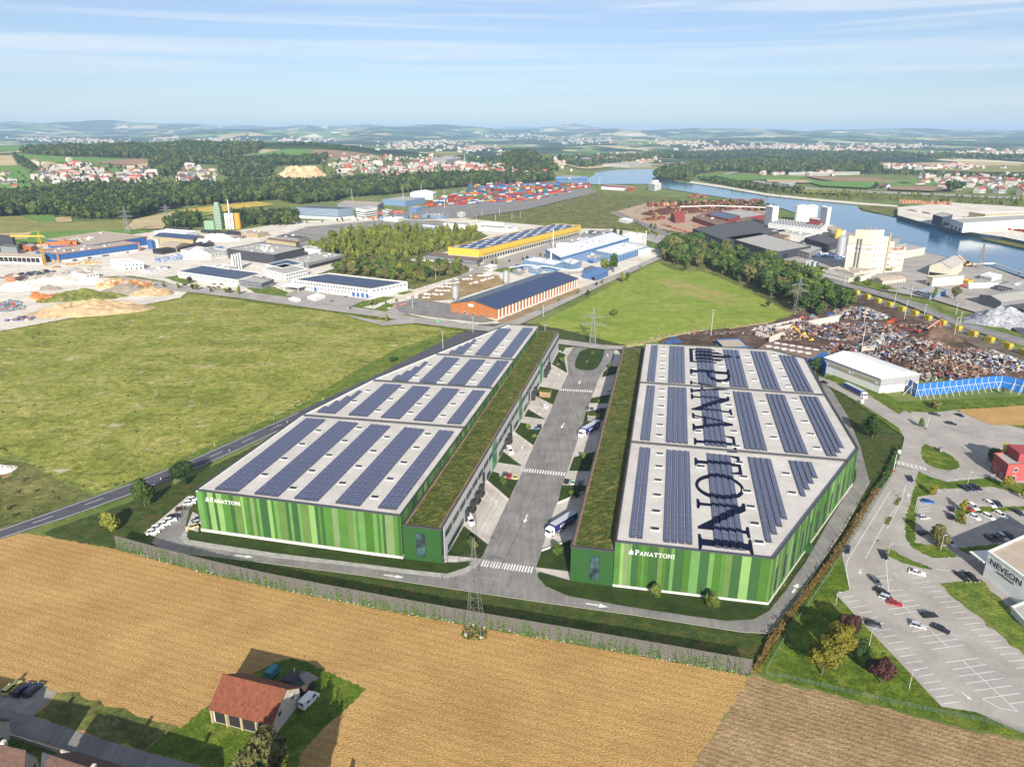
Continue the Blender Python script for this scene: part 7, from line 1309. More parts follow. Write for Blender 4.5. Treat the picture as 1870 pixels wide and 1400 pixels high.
b2, P2 = bld('ribbed_works', 'lower white ribbed works toward the road', 'works', [(1410,421),(1470,430),(1512,422)], 10, wWhite, rGrey, vents=14); bld('red_tank_house', 'red box house between the silos', 'building', [(1478,399),(1497,401.5),(1501,399)], 22, wRed, rWhite); bld('brown_hall', 'brown roofed hall beside the ribbed works', 'hall', [(1396,428),(1430,436),(1446,428)], 8, wTan, rBrown); bld('dark_hall', 'dark roofed hall beside the yellow silo', 'hall', [(1470,434),(1510,446),(1548,434)], 10, wDark, rDark); bld('white_store', 'white store at the river side of the works', 'store', [(1505,414),(1530,424),(1545,420)], 8, wWhite, rTan)
silo(1527,449,20,3.6,'yellow silo in the silo works', wYellow); silo(1533,470,24,4.6,'shining white silo in front of the dark hall', alu_m, False)
pile('white packed goods stacked behind the grey hall', (1430,452), (1485,466), 14, 4, [(236,236,236), (220,220,220), (206,206,206)], (4, 3, 2), dens=.8, seed=41, gap=.2); pile('blue barrels and crates beside the feed mill', (1483,471), (1545,474), 22, 5, [(60,90,150), (40,70,130), (80,120,180), (180,190,204)], (3, 3, 1.8), dens=.85, seed=42, gap=.15); pile('silver tanks standing in a row at the road', (1470,486), (1492,490), 8, 6, [(190,194,200), (220,222,226), (90,94,104)], (2.2, 2.2, 6), dens=.9, seed=43, gap=.25)
bld('red_lorry_box', 'red lorry box parked at the gate of the grey hall', 'lorry', [(1416,475),(1436,478.5),(1441,476)], 3.6, wRed, wRed); van(1437, 488, (9, 3), 'white lorry driving along the works road')
b, P = bld('quay_warehouse', 'long white quay warehouse with a grey roof', 'warehouse', [(1737,399),(1760,407.5),(1960,396)], 12, wWhite, rGrey, z0=7, wins=((0, 3, 6, 4, .3, dr(black_m)),)); bld('quay_warehouse', 'dark blue front building of the quay warehouse', 'warehouse', [(1704,392),(1722,396.5),(1740,392.5)], 13, W('navywall', 70,84,112), rGrey, z0=7); bld('quay_warehouse', 'long pale roofed warehouse behind the first', 'warehouse', [(1770,387),(1800,391),(1960,386)], 10, wTan, rWhite, z0=7)
def zpile(label, a, b_, w, h, cols, sz, seed): o = pile(label, a, b_, w, h, cols, sz, seed=seed, dens=.8, gap=.2); o.location.z = 7
zpile('red stacked steel bars at the quay', (1828,427), (1868,436), 9, 3, [(190,50,50), (150,40,44)], (8, 2, 1), 51); zpile('yellow machines at the end of the quay', (1768,421), (1798,426), 6, 3, [(226,180,60), (200,80,50)], (5, 3, 2.6), 52); zpile('long rusty heap on the quay storage yard', (1640,378), (1738,382), 14, 6, [(176,116,86), (190,130,96), (150,100,76)], (5, 4, 2), 53); zpile('small stacks at the quay edge', (1652,391), (1700,400), 5, 3, [(170,70,60), (210,204,196), (120,110,100)], (5, 3, 1.6), 54)
def scrap(label, px, py, w, d_, h, n, cols, seed, sz=(.5, 1.9), rz=0):
 p = G(px, py); rs = np.random.RandomState(seed); mats = [M('scrap_%d_%d_%d' % c, S(*c), .6, .25, .6) for c in cols]; mb = MB()
 for k in range(n):
  r = math.sqrt(rs.rand()); a = rs.rand()*6.28; x, y = r*math.cos(a)*w/2, r*math.sin(a)*d_/2; z = h*1.35*(1-r**1.2)*rs.uniform(.75, 1.05) + .3; s = rs.uniform(*sz)
  X, Y = x*math.cos(rz)-y*math.sin(rz), x*math.sin(rz)+y*math.cos(rz); i0 = len(mb.v); mb.box((0, 0, 0), (s*rs.uniform(.6, 1.8), s*rs.uniform(.4, 1.1), s*rs.uniform(.15, .7)), 0, rs.randint(len(mats)))
  Rm = Matrix.Rotation(rs.rand()*6.28, 3, 'Z') @ Matrix.Rotation(rs.uniform(-.7, .7), 3, 'X') @ Matrix.Rotation(rs.uniform(-.5, .5), 3, 'Y'); mb.v[i0:] = [tuple(Rm @ Vector(v) + Vector((p.x+X, p.y+Y, z))) for v in mb.v[i0:]]
 base = len(mb.v); o = mb.build('scrap_heap', mats); return tag(o, label, 'scrap heap', None, 'stuff')
mix_ = [(150,150,152), (130,126,124), (110,92,82), (134,88,68), (112,76,60), (186,182,178), (96,88,84), (150,124,104), (66,62,62), (128,128,134), (150,66,58), (70,100,150)]
pale_ = [(190,190,188), (168,170,174), (206,202,198), (138,134,130), (118,112,108), (156,150,146), (150,104,84), (90,112,146)]; rusty_ = [(132,94,74), (150,112,90), (108,78,64), (168,140,118), (96,86,80), (178,172,166), (84,72,66)]
for a in [('large mixed scrap heap beside the white hall, in the middle of the yard', 1665, 655, 66, 36, 10, 900, mix_, 1), ('bright silver scrap heap at the white hall end', 1620, 640, 40, 26, 9, 600, pale_, 2), ('rusty scrap heap along the blue barrier', 1730, 680, 56, 22, 6, 560, rusty_, 3), ('pale scrap heap at the right edge of the yard', 1800, 668, 52, 34, 7, 700, pale_, 4), ('rusty scrap heap in front of the railway', 1770, 655, 40, 16, 5, 380, rusty_, 5), ('dark scrap heap behind the skips', 1540, 615, 50, 30, 6, 640, mix_, 6), ('mixed scrap heap in the middle of the yard', 1600, 615, 50, 26, 7, 620, mix_, 7), ('pale scrap heap near the train', 1570, 580, 46, 24, 6, 560, pale_, 8), ('rusty scrap heap at the upper end of the yard', 1555, 572, 30, 14, 4, 280, rusty_, 9), ('scrap heap behind the concrete walls', 1460, 606, 44, 22, 6, 480, mix_, 10), ('rusty scrap heap between the concrete walls', 1430, 618, 36, 18, 5, 380, rusty_, 11), ('scrap heap beside the blue office', 1405, 606, 26, 14, 4, 260, pale_, 12), ('scrap heap in front of the brown roofed hall', 1530, 645, 40, 18, 5, 360, mix_, 13), ('scrap heap at the meadow fence', 1480, 590, 40, 14, 4, 340, mix_, 14), ('rusty scrap heap behind the white hall ridge', 1690, 640, 40, 18, 5, 360, rusty_, 15), ('loose scrap along the railway edge of the yard', 1640, 600, 90, 18, 2, 240, rusty_, 16), ('loose scrap strewn over the lower yard', 1740, 690, 110, 24, 2, 300, mix_, 17), ('loose scrap strewn beside the blue office', 1320, 612, 70, 10, 1.5, 160, mix_, 18), ('loose scrap between skips and heaps', 1510, 600, 110, 40, 2, 330, mix_, 19)]: scrap(*a)
def skip(px, py, hd, col, label, L_=6):
 p = G(px, py); q = G(px+hd[0], py+hd[1]); a = math.atan2(q.y-p.y, q.x-p.x); m = MB(); h = 2.2
 for s in (-1, 1): m.box((0, s*1.15, h/2), (L_, .12, h)); m.box((s*L_/2, 0, h/2), (.12, 2.3, h))
 m.box((0, 0, .3), (L_-.1, 2.2, .2))
 for k in range(5):
  for s in (-1, 1): m.box((-L_/2+.6+k*(L_-1.2)/4, s*1.24, h/2), (.14, .1, h*.9))
 return tag(obj('skip', m.mesh('skip', CM[col]), None, p, a), label, 'skip')
for a in [(1595,598,(6,1),'blue','blue open skip, left of the row in the scrap yard'), (1607,600,(6,1),'blue','blue open skip beside the red one in the scrap yard'), (1618,602,(6,1),'red','red open skip in the scrap yard row'), (1530,606,(6,3),'red','red open skip in front of the dark scrap'), (1512,616,(6,-2),'blue','lone blue skip on the dark soil'), (1516,638,(6,2),'orange','orange skip behind the brown roofed hall'), (1625,592,(8,-2),'orange','rusty orange skip near the railway'), (1640,597,(8,-2),'brown','brown skip near the railway'), (1655,603,(8,2),'brown','brown long skip beside the red grab', 8), (1630,588,(8,-2),'red','red flat skip near the train'), (1222,630,(8,-1),'blue','blue container at the meadow corner, front'), (1236,628,(8,-1),'blue','blue container at the meadow corner, back'), (1228,622,(8,-3),'blue','blue skip behind the pale hedge'), (1515,577,(6,-1),'blue','blue skip at the meadow fence'), (1540,573,(6,-1),'teal','pale blue skip near the wood')]: skip(*a)
for i, (a, b_, h) in enumerate([((1415,613),(1530,590),6), ((1400,607),(1460,594),5), ((1405,628),(1440,615),5), ((1380,615),(1402,622),4)]):
 A, B = G(*a), G(*b_); d = B-A; t = tag(MB().box(((A.x+B.x)/2, (A.y+B.y)/2, h/2), (d.length, 1.2, h), math.atan2(d.y, d.x)).build('concrete_wall', M('bare_concrete', S(206,196,184), .9, .12, .3)), ['long concrete retaining wall in the scrap yard', 'second concrete wall behind it near the meadow', 'short concrete wall at the brown roofed hall', 'low concrete wall by the blue office'][i], 'wall')
bld('scrap_press', 'cream coloured scrap press in the yard', 'machine', [(1574,634),(1590,637),(1605,633)], 5, wBeige, rGrey, vents=3); bld('yard_hut', 'small grey hut beside the pale scrap', 'hut', [(1829,692),(1840,696),(1856,692)], 3, wGrey, rGrey)
def grab(px, py, label, col, hd=1, s=1.0):
 p = G(px, py); t = root('excavator', label, 'excavator', p); m = M('machine_'+col, S(*{'red': (206,84,66), 'yellow': (226,176,50), 'tan': (214,170,110)}[col]), .5, .1); P3 = lambda x, z: (p.x+x*hd*s, p.y, z*s)
 MB().box((p.x, p.y, .7*s), (4*s, 3*s, 1.2*s)).build('tracks', M('track', S(50,48,48), .8), t); MB().box((p.x, p.y, 2.2*s), (3.8*s, 2.8*s, 1.7*s)).build('body', m, t); MB().box((p.x+1.2*hd*s, p.y-.9*s, 3.4*s), (1.4*s, 1.2*s, 1.8*s)).build('cab', car_glass, t); MB().tube(P3(1.2, 2.8), P3(7, 7.6), .5*s, .4*s, 5).build('boom', m, t); MB().tube(P3(7, 7.6), P3(9.4, 3), .4*s, .3*s, 5).build('stick', m, t); MB().box(P3(9.4, 2.4), (1.2*s, 1.2*s, 1.4*s), taper=.5).build('grab', M('track', (0, 0, 0)), t)
grab(1680, 615, 'red grab excavator over the brown soil heap', 'red', 1, 1.5); grab(1465, 615, 'yellow excavator at the concrete walls', 'yellow', -1, 1); grab(1480, 624, 'low yellow excavator on the dark soil', 'yellow', -1, .8); grab(1767, 488, 'tan excavator at the river bank', 'tan', -1, 1.6); grab(1450, 592, 'red and yellow excavator at the meadow fence', 'red', 1, .8)
pipes('dark conveyor reaching into the river', [(1775,491),(1815,490),(1860,506),(1900,520)], 5, .7, 1)
ZT = lambda x, y: (1400+x/3.979, 380+y/3.979)
tarp = M('yellow_hood', S(226,200,50,.55), .5, .08, .6); steel_w = M('wagon_steel', S(120,124,138), .6, .2, .5)
tr = [(650,640),(728,670),(805,700),(888,728),(978,760),(1072,792),(1167,828),(1272,864),(1382,902),(1495,944),(1615,988),(1747,1034),(1860,1082)]
for i, q in enumerate(tr):
 nx = tr[min(i+1, len(tr)-1)]; pv = tr[max(i-1, 0)]; a_, b_ = G(*ZT(*pv)), G(*ZT(*nx)); p = G(*ZT(*q)); ang = math.atan2((b_-a_).y, (b_-a_).x); L_ = (b_-a_).length/(2 if 0 < i < len(tr)-1 else 1) - 1.2
 t = root('flat_wagon', 'flat railway wagon with a yellow hood, %s' % (['at the head of the train by the wood', 'second from the head of the train', 'third from the head of the train', 'fourth from the head of the train', 'fifth from the head of the train', 'sixth from the head of the train', 'middle of the train', 'sixth from the tail of the train', 'fifth from the tail of the train', 'fourth from the tail of the train', 'third from the tail of the train', 'second from the tail of the train', 'at the tail of the train'][i]), 'wagon', p, 'wagons of the goods train'); c, s = math.cos(ang), math.sin(ang); at = lambda x, y: (p.x+x*c-y*s, p.y+x*s+y*c)
 MB().box((*at(L_*.45, 0), 1.3), (L_, 2.6, .4), ang).build('deck', steel_w, t); MB().box((*at(0, 0), 3.0), (5.4, 3.0, 3.4), ang).box((*at(0, 0), 4.9), (4.6, 2.2, .5), ang).build('hood', tarp, t)
 for k in range(8):
  for y in (-1.2, 1.2): MB().box((*at(2.6 + (L_-3.6)*k/7*.9, y), 2.6), (.3, .2, 2.4), ang).build('stake', alu_m, t)
 m = MB()
 for x in (-.6, 1, L_*.8, L_*.9): m.tube((*at(x, -.9), .5), (*at(x, .9), .5), .48, .48, 10)
 m.build('wheels', wDark, t)
def barrier():
 bl = M('barrier_blue', S(40,112,190), .5, .1, .6); st = M('barrier_steel', S(200,204,208), .5, .1)
 pts = [G(*q).xy for q in ((1656,716),(1671,725),(1718,720),(1764,715),(1800,711),(1826,709),(1850,714),(1880,721),(1960,738))]; t = root('noise_barrier', 'tall blue panel barrier with slanted white braces round the scrap yard', 'barrier', (pts[0].x, pts[0].y, 0)); h = 7
 for a, b_ in zip(pts, pts[1:]):
  d = b_-a; L_ = d.length; d = d/L_; n = max(1, round(L_/4.2)); ang = math.atan2(d.y, d.x); nn = Vector((d.y, -d.x)); nn = nn if nn.y < 0 else -nn
  for k in range(n):
   c = a + d*(L_*(k+.5)/n); MB().box((c.x, c.y, h/2+.3), (L_/n-.12, .2, h), ang).build('panel', bl, t)
   q = a + d*(L_*k/n) + nn*.2; MB().box((q.x, q.y, h/2+.2), (.22, .22, h+.2), ang).build('post', st, t); MB().tube((q.x, q.y, h*.75), (q.x+nn.x*4, q.y+nn.y*4, 0), .13).build('brace', st, t)
  c = (a+b_)/2 + nn*.16; MB().box((c.x, c.y, h*.55), (L_, .1, .2), ang).build('rail', st, t)
barrier()
bl_wall = root('blue_fence', 'blue panel wall behind the white hall', 'fence', G(1499, 668)); A, B = G(1497, 672).xy, G(1506, 690).xy; d = B-A;
for k in range(4): c = A + d*(k+.5)/4; MB().box((c.x, c.y, 4), (d.length/4-.1, .2, 8), math.atan2(d.y, d.x)).build('panel', M('barrier_blue', (0, 0, 0)), bl_wall)
for nm, lab, rp, h, wl_, rf in [('works_hall','grey roofed works hall between the pipe yard and the dark works',[(330,456),(384,463),(412,456)],7,wWhite,rGrey),('office','narrow white office behind the solar hall',[(392,486),(420,490),(432,486)],8,wWhite,rGrey),('shed','grey shed by the gravel strip',[(505,431),(545,435),(560,431)],6,wGrey,rDark),('shed','low white shed at the terminal entrance',[(700,398),(726,400),(738,397)],5,wWhite,rWhite),('signal_box','small white signal box on the terminal railway',[(835,388),(843,390),(850,388)],7,wWhite,rGrey),('shed','long pale shed on the terminal railway',[(770,392),(806,395),(822,392)],5,wPale,rGrey),('gatehouse','white gatehouse of the yellow hall yard',[(884,486),(896,488.5),(908,484)],4,wWhite,rWhite),('substation','fenced grey substation beside the wooden warehouse',[(936,493),(948,496),(958,492)],4,wGrey,rGrey),('works_hall','cream hall behind the feed mill',[(1614,452),(1650,459),(1690,452)],9,wBeige,rGrey),('works_hall','grey hall between the ribbed works and the feed mill',[(1440,452),(1478,462),(1500,452)],8,wGrey,rGrey),('shed','white shed at the river road',[(1790,502),(1812,507),(1830,501)],5,wWhite,rWhite),('works_hall','low grey hall at the right river bank',[(1822,520),(1850,527),(1900,516)],6,wGrey,rGrey),('brick_store','red brick store in the sawmill',[(1352,415),(1374,420),(1394,413)],7,wBrick,rBrown),('kiln','row of grey drying kilns by the sawmill',[(1300,424),(1326,430),(1344,424)],7,wGrey,rGrey),('office','white office at the country lane',[(1130,400),(1146,403),(1156,400)],5,wWhite,rWhite),('canopy','grey loading canopy at the end of the yellow hall',[(1064,425),(1084,428),(1100,423)],6,wGrey,rDark),('shed','orange shed behind the gravel heaps',[(8,504),(26,508),(40,503)],5,wOrange,rTan),('workshop','white workshop at the left railway',[(130,496),(156,501),(180,497)],5,wWhite,rTan),('shed','long tan shed by the asphalt plant',[(440,424),(470,427),(490,423)],6,wTan,rTan),('tank_house','pale blue tank house by the pipe bridge',[(966,488),(980,491),(990,487)],6,wPale,rWhite)]: bld(nm, lab, nm.split('_')[-1], rp, h, wl_, rf, vents=3, wins=((0, 5, 1.8, 1.3, h*.5), (1, 4, 1.8, 1.3, h*.5)))
for lab, q, n, h in [('street tree in the row before the solar hall',((300,526),(440,540)),7,6),('street tree on the lawn of the white range',((640,566),(730,552)),6,4),('street tree at the yard of the yellow hall',((850,492),(1000,470)),8,5),('street tree along the works road',((1450,485),(1640,538)),10,6),('street tree along the country lane',((1140,402),(1290,450)),8,7),('small tree at the terminal fence',((560,408),(820,398)),12,6),('small tree on the hill street verge',((1020,552),(1180,486)),6,4)]:
 for k in range(n): t = (k+.3*(k % 3))/n; tree(q[0][0]+(q[1][0]-q[0][0])*t, q[0][1]+(q[1][1]-q[0][1])*t, h*(.8+.15*(k % 4)), 'broad', (LG, LL_, LD, LO)[k % 4], lab, lab.replace('street tree', 'street trees').replace('small tree', 'small trees'))
for k in range(6): band(ballast, [G(x, y - k*3.2).xy for x, y in ((690, 402), (800, 394), (900, 384), (985, 372), (1080, 356))], .9, LAY[0]+.3, 'rail', MATS['gravel'])
WG = [(232,232,230), (206,208,210), (150,156,166)]; BR = [(116,74,58), (140,90,66), (96,62,52), (176,130,96)]
for i, (lab, a, b_, w, h, cs, sz) in enumerate([('white trailers parked at the yellow hall doors', (905,466), (1050,427), 14, 4, WG, (4, 13, 3.6)), ('lorries parked along the terminal fence', (640,402), (770,398), 8, 4, [(226,120,60), (230,230,230), (60,110,180), (180,60,54)], (9, 3, 3.4)), ('parked lorries below the white striped office', (655,394), (745,389), 16, 4, [(222,110,56), (226,226,226), (190,60,54)], (8, 3, 3.2)), ('rust red stockpile behind the log yard', (1190,380), (1400,372), 22, 9, BR, (6, 5, 3)), ('rust red stockpile at the river shore', (1210,390), (1290,387), 16, 8, BR, (6, 5, 3)), ('stone blocks stored on the left gravel works', (30,517), (200,488), 18, 2, [(190,180,164), (160,154,146), (212,204,192)], (4, 3, 1.6)), ('building goods stored behind the pipe yard', (330,448), (470,434), 20, 3, [(206,200,190), (130,134,140), (90,96,108), (190,130,90)], (5, 4, 2)), ('goods stored between the dark works and the gravel strip', (590,448), (640,436), 14, 3, WG, (5, 4, 2.4)), ('crates stored on the silo works ground', (1340,446), (1420,436), 12, 4, WG, (4, 4, 2)), ('stored goods behind the cream square house', (1770,530), (1868,522), 16, 3, [(220,218,212), (170,60,54), (120,126,136)], (6, 4, 2)), ('rolls and pallets behind the blue factory', (1050,442), (1130,424), 10, 3, WG, (4, 3, 2)), ('wood chips and boards beside the red halls', (1290,420), (1340,434), 10, 4, BR, (5, 4, 2)), ('bright goods at the gravel works road', (60,500), (180,474), 8, 2, [(226,180,90), (196,110,60), (206,206,206)], (5, 3, 1.6))]): pile(lab, a, b_, w, h, cs, sz, name='stored_goods', cat='goods', seed=70+i, dens=.62, gap=.24)
# barn, village, pylons, fences, lamps, far houses
def tile_mat(name, c, sc=3.2):
 m, nt, b = mk(name); f = nz(nt, 1.1, 6, .7); f2 = nz(nt, 6, 2, .5, (1, 1, 3)); c1 = ramp(nt, f, [(.3, tuple(v*.5 for v in c)), (.7, tuple(v*1.25 for v in c))]); c2 = ramp(nt, f2, [(.35, (.7, .7, .7)), (.65, (1.2, 1.2, 1.2))])
 nt.links.new(mixc(nt, 1, c1, c2, 'MULTIPLY'), b.inputs['Base Color']); b.inputs['Roughness'].default_value = .85; bump(nt, b, f2, .12, .8); return m
tile_red = tile_mat('barn_tiles', S(176,100,66,.44)); tile_br = tile_mat('house_tiles', S(120,90,78,.6)); tile_dk = tile_mat('slate', S(70,72,80,.7)); plaster = M('plaster', S(216,206,190,.75), .9, .12, .8)
b, P = bld('barn', 'old barn with an orange red tiled roof standing in the stubble field', 'barn', [(386,1290),(496,1318),(546,1255)], 4.4, plaster, tile_red, gable=(0, 4.2))
d = (P[1]-P[0]).normalized(); nn = Vector((d.y, -d.x)); L_ = (P[1]-P[0]).length; ang = math.atan2(d.y, d.x); c0 = P[0]
grid(b, P[0], P[1], 4, 3.4, 3.2, .3, kind='door', gm=black_m, name='doorway', depth=.12)
for k in range(5): c = P[0] + d*(L_*k/4) + nn*.2; MB().box((c.x, c.y, 2.1), (.5, .5, 4.3), ang).build('post', wTan, b)
for k in range(9):
 pass
m1 = (P[0]+P[3])/2; m2 = (P[1]+P[2])/2; MB().tube((m1.x-d.x*.6, m1.y-d.y*.6, 8.85), (m2.x+d.x*.6, m2.y+d.y*.6, 8.85), .2, .2, 8).build('ridge_cap', tile_red, b)
grid(b, P[1], P[2], 2, 1.2, 1.2, 3.6, kind='window', fm=plaster); A, B = G(513,1238), G(500,1316); MB().tube((A.x+5, A.y-3, .2), (A.x+4.4, A.y-2, 5), .06).build('drainpipe', wGrey, b)
b, P = bld('lean_to_shed', 'dark roofed timber shed behind the barn', 'shed', [(515,1240),(547,1252.5),(575,1238)], 3.0, W('darkwood', 92,76,64), tile_dk, gable=(1, .6))
def trailer():
 p, q = G(490, 1242), G(505, 1226); a = math.atan2(q.y-p.y, q.x-p.x); c = (p+q)/2; t = root('box_trailer', 'teal covered trailer parked in the shade behind the barn', 'trailer', c); MB().box((c.x, c.y, 1.5), ((q-p).length, 2, 1.8), a).build('cover', M('teal_cover', S(60,132,150), .6, .1), t); m = MB()
 for s in (-.5, .5): m.tube((c.x+math.cos(a)*s-1.0*math.sin(a), c.y+math.sin(a)*s+1.0*math.cos(a), .35), (c.x+math.cos(a)*s+1.0*math.sin(a), c.y+math.sin(a)*s-1.0*math.cos(a), .35), .35, .35, 10)
 m.build('wheels', tyre_m, t); MB().tube((c.x+math.cos(a)*2.4, c.y+math.sin(a)*2.4, .6), (c.x+math.cos(a)*4, c.y+math.sin(a)*4, .5), .07).build('drawbar', wDark, t)
trailer()
b, P = bld('village_house', 'house with a brown tiled roof and white gable at the lower left corner', 'house', [(-110,1392),(40,1425),(66,1378)], 5.5, plaster, tile_br, gable=(0, 4.6), wins=((1, 2, 1.2, 1.4, 1.2), (1, 2, 1.2, 1.4, 3.6), (0, 5, 1.2, 1.4, 1.2))); c = (P[1]+P[2])/2; MB().box((P[1].x-6, P[1].y+5, 9), (.9, .9, 3.4)).build('chimney', plaster, b)
bld('village_house', 'house with a dark slate roof beside the lane, cut by the lower edge', 'house', [(76,1425),(170,1455),(192,1410)], 4.6, plaster, tile_dk, gable=(0, 4.2))
SD = Vector((-math.sin(R(SUN_AZ)), math.cos(R(SUN_AZ)))); KL = 1/math.tan(R(SUN_EL))
def shade_house(s1, s2, hr, label):
 a, b_ = G(*s1).xy - SD*hr*KL, G(*s2).xy - SD*hr*KL; d = (b_-a); L_ = d.length; d = d/L_; n = Vector((-d.y, d.x)); w = 5; eh = hr*.55; c = (a+b_)/2; r = root('village_house', label, 'house', (c.x, c.y, 0)); q = [a-n*w, b_-n*w, b_+n*w, a+n*w]
 m = MB().prism(ccw(q), -.2, eh, top=False); m.poly([(*q[1], eh), (*q[2], eh), (*b_, hr-.2)]); m.poly([(*q[3], eh), (*q[0], eh), (*a, hr-.2)]); m.build('wall', plaster, r); m = MB()
 for s in (-1, 1): e = n*s*(w+.5); z = eh-.4; m.poly([(*(a+e-d*.4), z), (*(b_+e+d*.4), z), (*(b_+d*.4), hr), (*(a-d*.4), hr)]); m.poly([(*(a+e-d*.4), z-.2), (*(b_+e+d*.4), z-.2), (*(b_+d*.4), hr-.2), (*(a-d*.4), hr-.2)])
 m.build('roof', tile_br, r); grid(r, q[1], q[2], 2, 1.2, 1.4, 1.2); grid(r, q[0], q[1], 6, 1.2, 1.4, 1.2); c = a.lerp(b_, .7); MB().box((c.x, c.y, hr), (.8, .8, 2.2)).build('chimney', plaster, r)
shade_house((198,1302),(300,1332), 9.5, 'brown roofed house whose shadow crosses the lane verge'); shade_house((310,1334),(405,1362), 9.5, 'brown roofed house whose shadow reaches the barn yard'); shade_house((-70,1218),(84,1252), 9.5, 'brown roofed house whose shadow covers the parked cars')
def wall_line(name, label, px, h, w, mat, cat='wall'):
 pts = [G(*q).xy for q in px]; t = root(name, label, cat, (pts[0].x, pts[0].y, 0))
 for a, b_ in zip(pts, pts[1:]):
  d = b_-a; n = max(1, int(d.length/2.2))
  for k in range(n): c = a + d*(k+.5)/n; MB().box((c.x, c.y, h/2 + (.06 if k % 2 else 0)), (d.length/n-.06, w, h), math.atan2(d.y, d.x)).build('block', mat, t)
wall_line('garden_wall', 'pale stone garden wall in front of the village houses', [(-80,1322),(20,1346),(82,1366),(140,1384),(230,1412)], 1.1, .4, M('wall_stone', S(190,184,172,.8), .9, .15, 1.2))
for k, (a, b_) in enumerate([((887.5,879),(927.7,914)), ((880,891.6),(905.8,918)), ((938,791),(972,816)), ((932,794.6),(953.8,819.7)), ((964.6,735.6),(984.7,757)), ((1001,674),(1021,685.8)), ((1007,667.7),(1035,684)), ((989,1008),(1043,988)), ((1062,783),(1102,770)), ((1018,921),(1066,901))]):
 A, B = G(*a), G(*b_); d = B-A; tag(MB().box(((A.x+B.x)/2, (A.y+B.y)/2, .5), (d.length, .35, 1.0), math.atan2(d.y, d.x)).build('ramp_wall', M('ramp_concrete', S(210,208,202), .8, .06)), 'low concrete ramp wall ' + ['between the first dock yard and the grass bed with three cars', 'inside the first dock yard', 'beside the bed with clipped bushes', 'inside the second dock yard', 'beside the white pickup', 'inside the farthest dock yard', 'at the last grass bed', 'behind the front purple lorry', 'behind the farther purple lorry', 'on the shaded side near the black car'][k], 'wall')
def shelter(px, py, label, wood_, w=5.5, d_=4, h=2.8):
 p = G(px, py); a = math.atan2(LF.U.y, LF.U.x); t = root('shelter', label, 'shelter', p)
 for k in range(9): x = -w/2 + (k+.5)*w/9; q = Vector((math.cos(a)*x, math.sin(a)*x)); n = Vector((-math.sin(a), math.cos(a)))*d_/2; MB().box((p.x+q.x-n.x, p.y+q.y-n.y, h/2), (w/9-.06, .12, h), a).build('plank', wood_, t)
 for s in (-1, 1): q = Vector((math.cos(a), math.sin(a)))*s*w/2; MB().box((p.x+q.x, p.y+q.y, h/2), (.12, d_-.1, h), a).build('side_wall', wood_, t)
 MB().box((p.x, p.y, h+.15), (w+.5, d_+.5, .3), a).build('roof', wTan, t); MB().box((p.x, p.y, h+.34), (w, d_, .08), a).build('planted_roof', sedum_m, t)
shelter(996, 724, 'wooden bin shelter with a planted roof beside the dock wall', W('shelterwood', 176,140,98, .7)); shelter(1083, 768, 'dark cycle shelter with a planted roof in the shade', wGrey, 5, 3.4)
for k, (x, y) in enumerate([(967,783),(979,785),(1073,748),(1081,749)]):
 p = G(x, y); t = root('bin', ['blue bin at the left end of the delivery bay', 'blue bin beside the parked dark blue car', 'dark bin left of the cycle shelter', 'dark bin behind the cycle shelter'][k], 'bin', p); MB().box((p.x, p.y, .7), (1.4, 1.2, 1.3)).build('body', wBlue if k < 2 else wDark, t); MB().box((p.x, p.y, 1.4), (1.5, 1.3, .12)).build('lid', wDark, t)
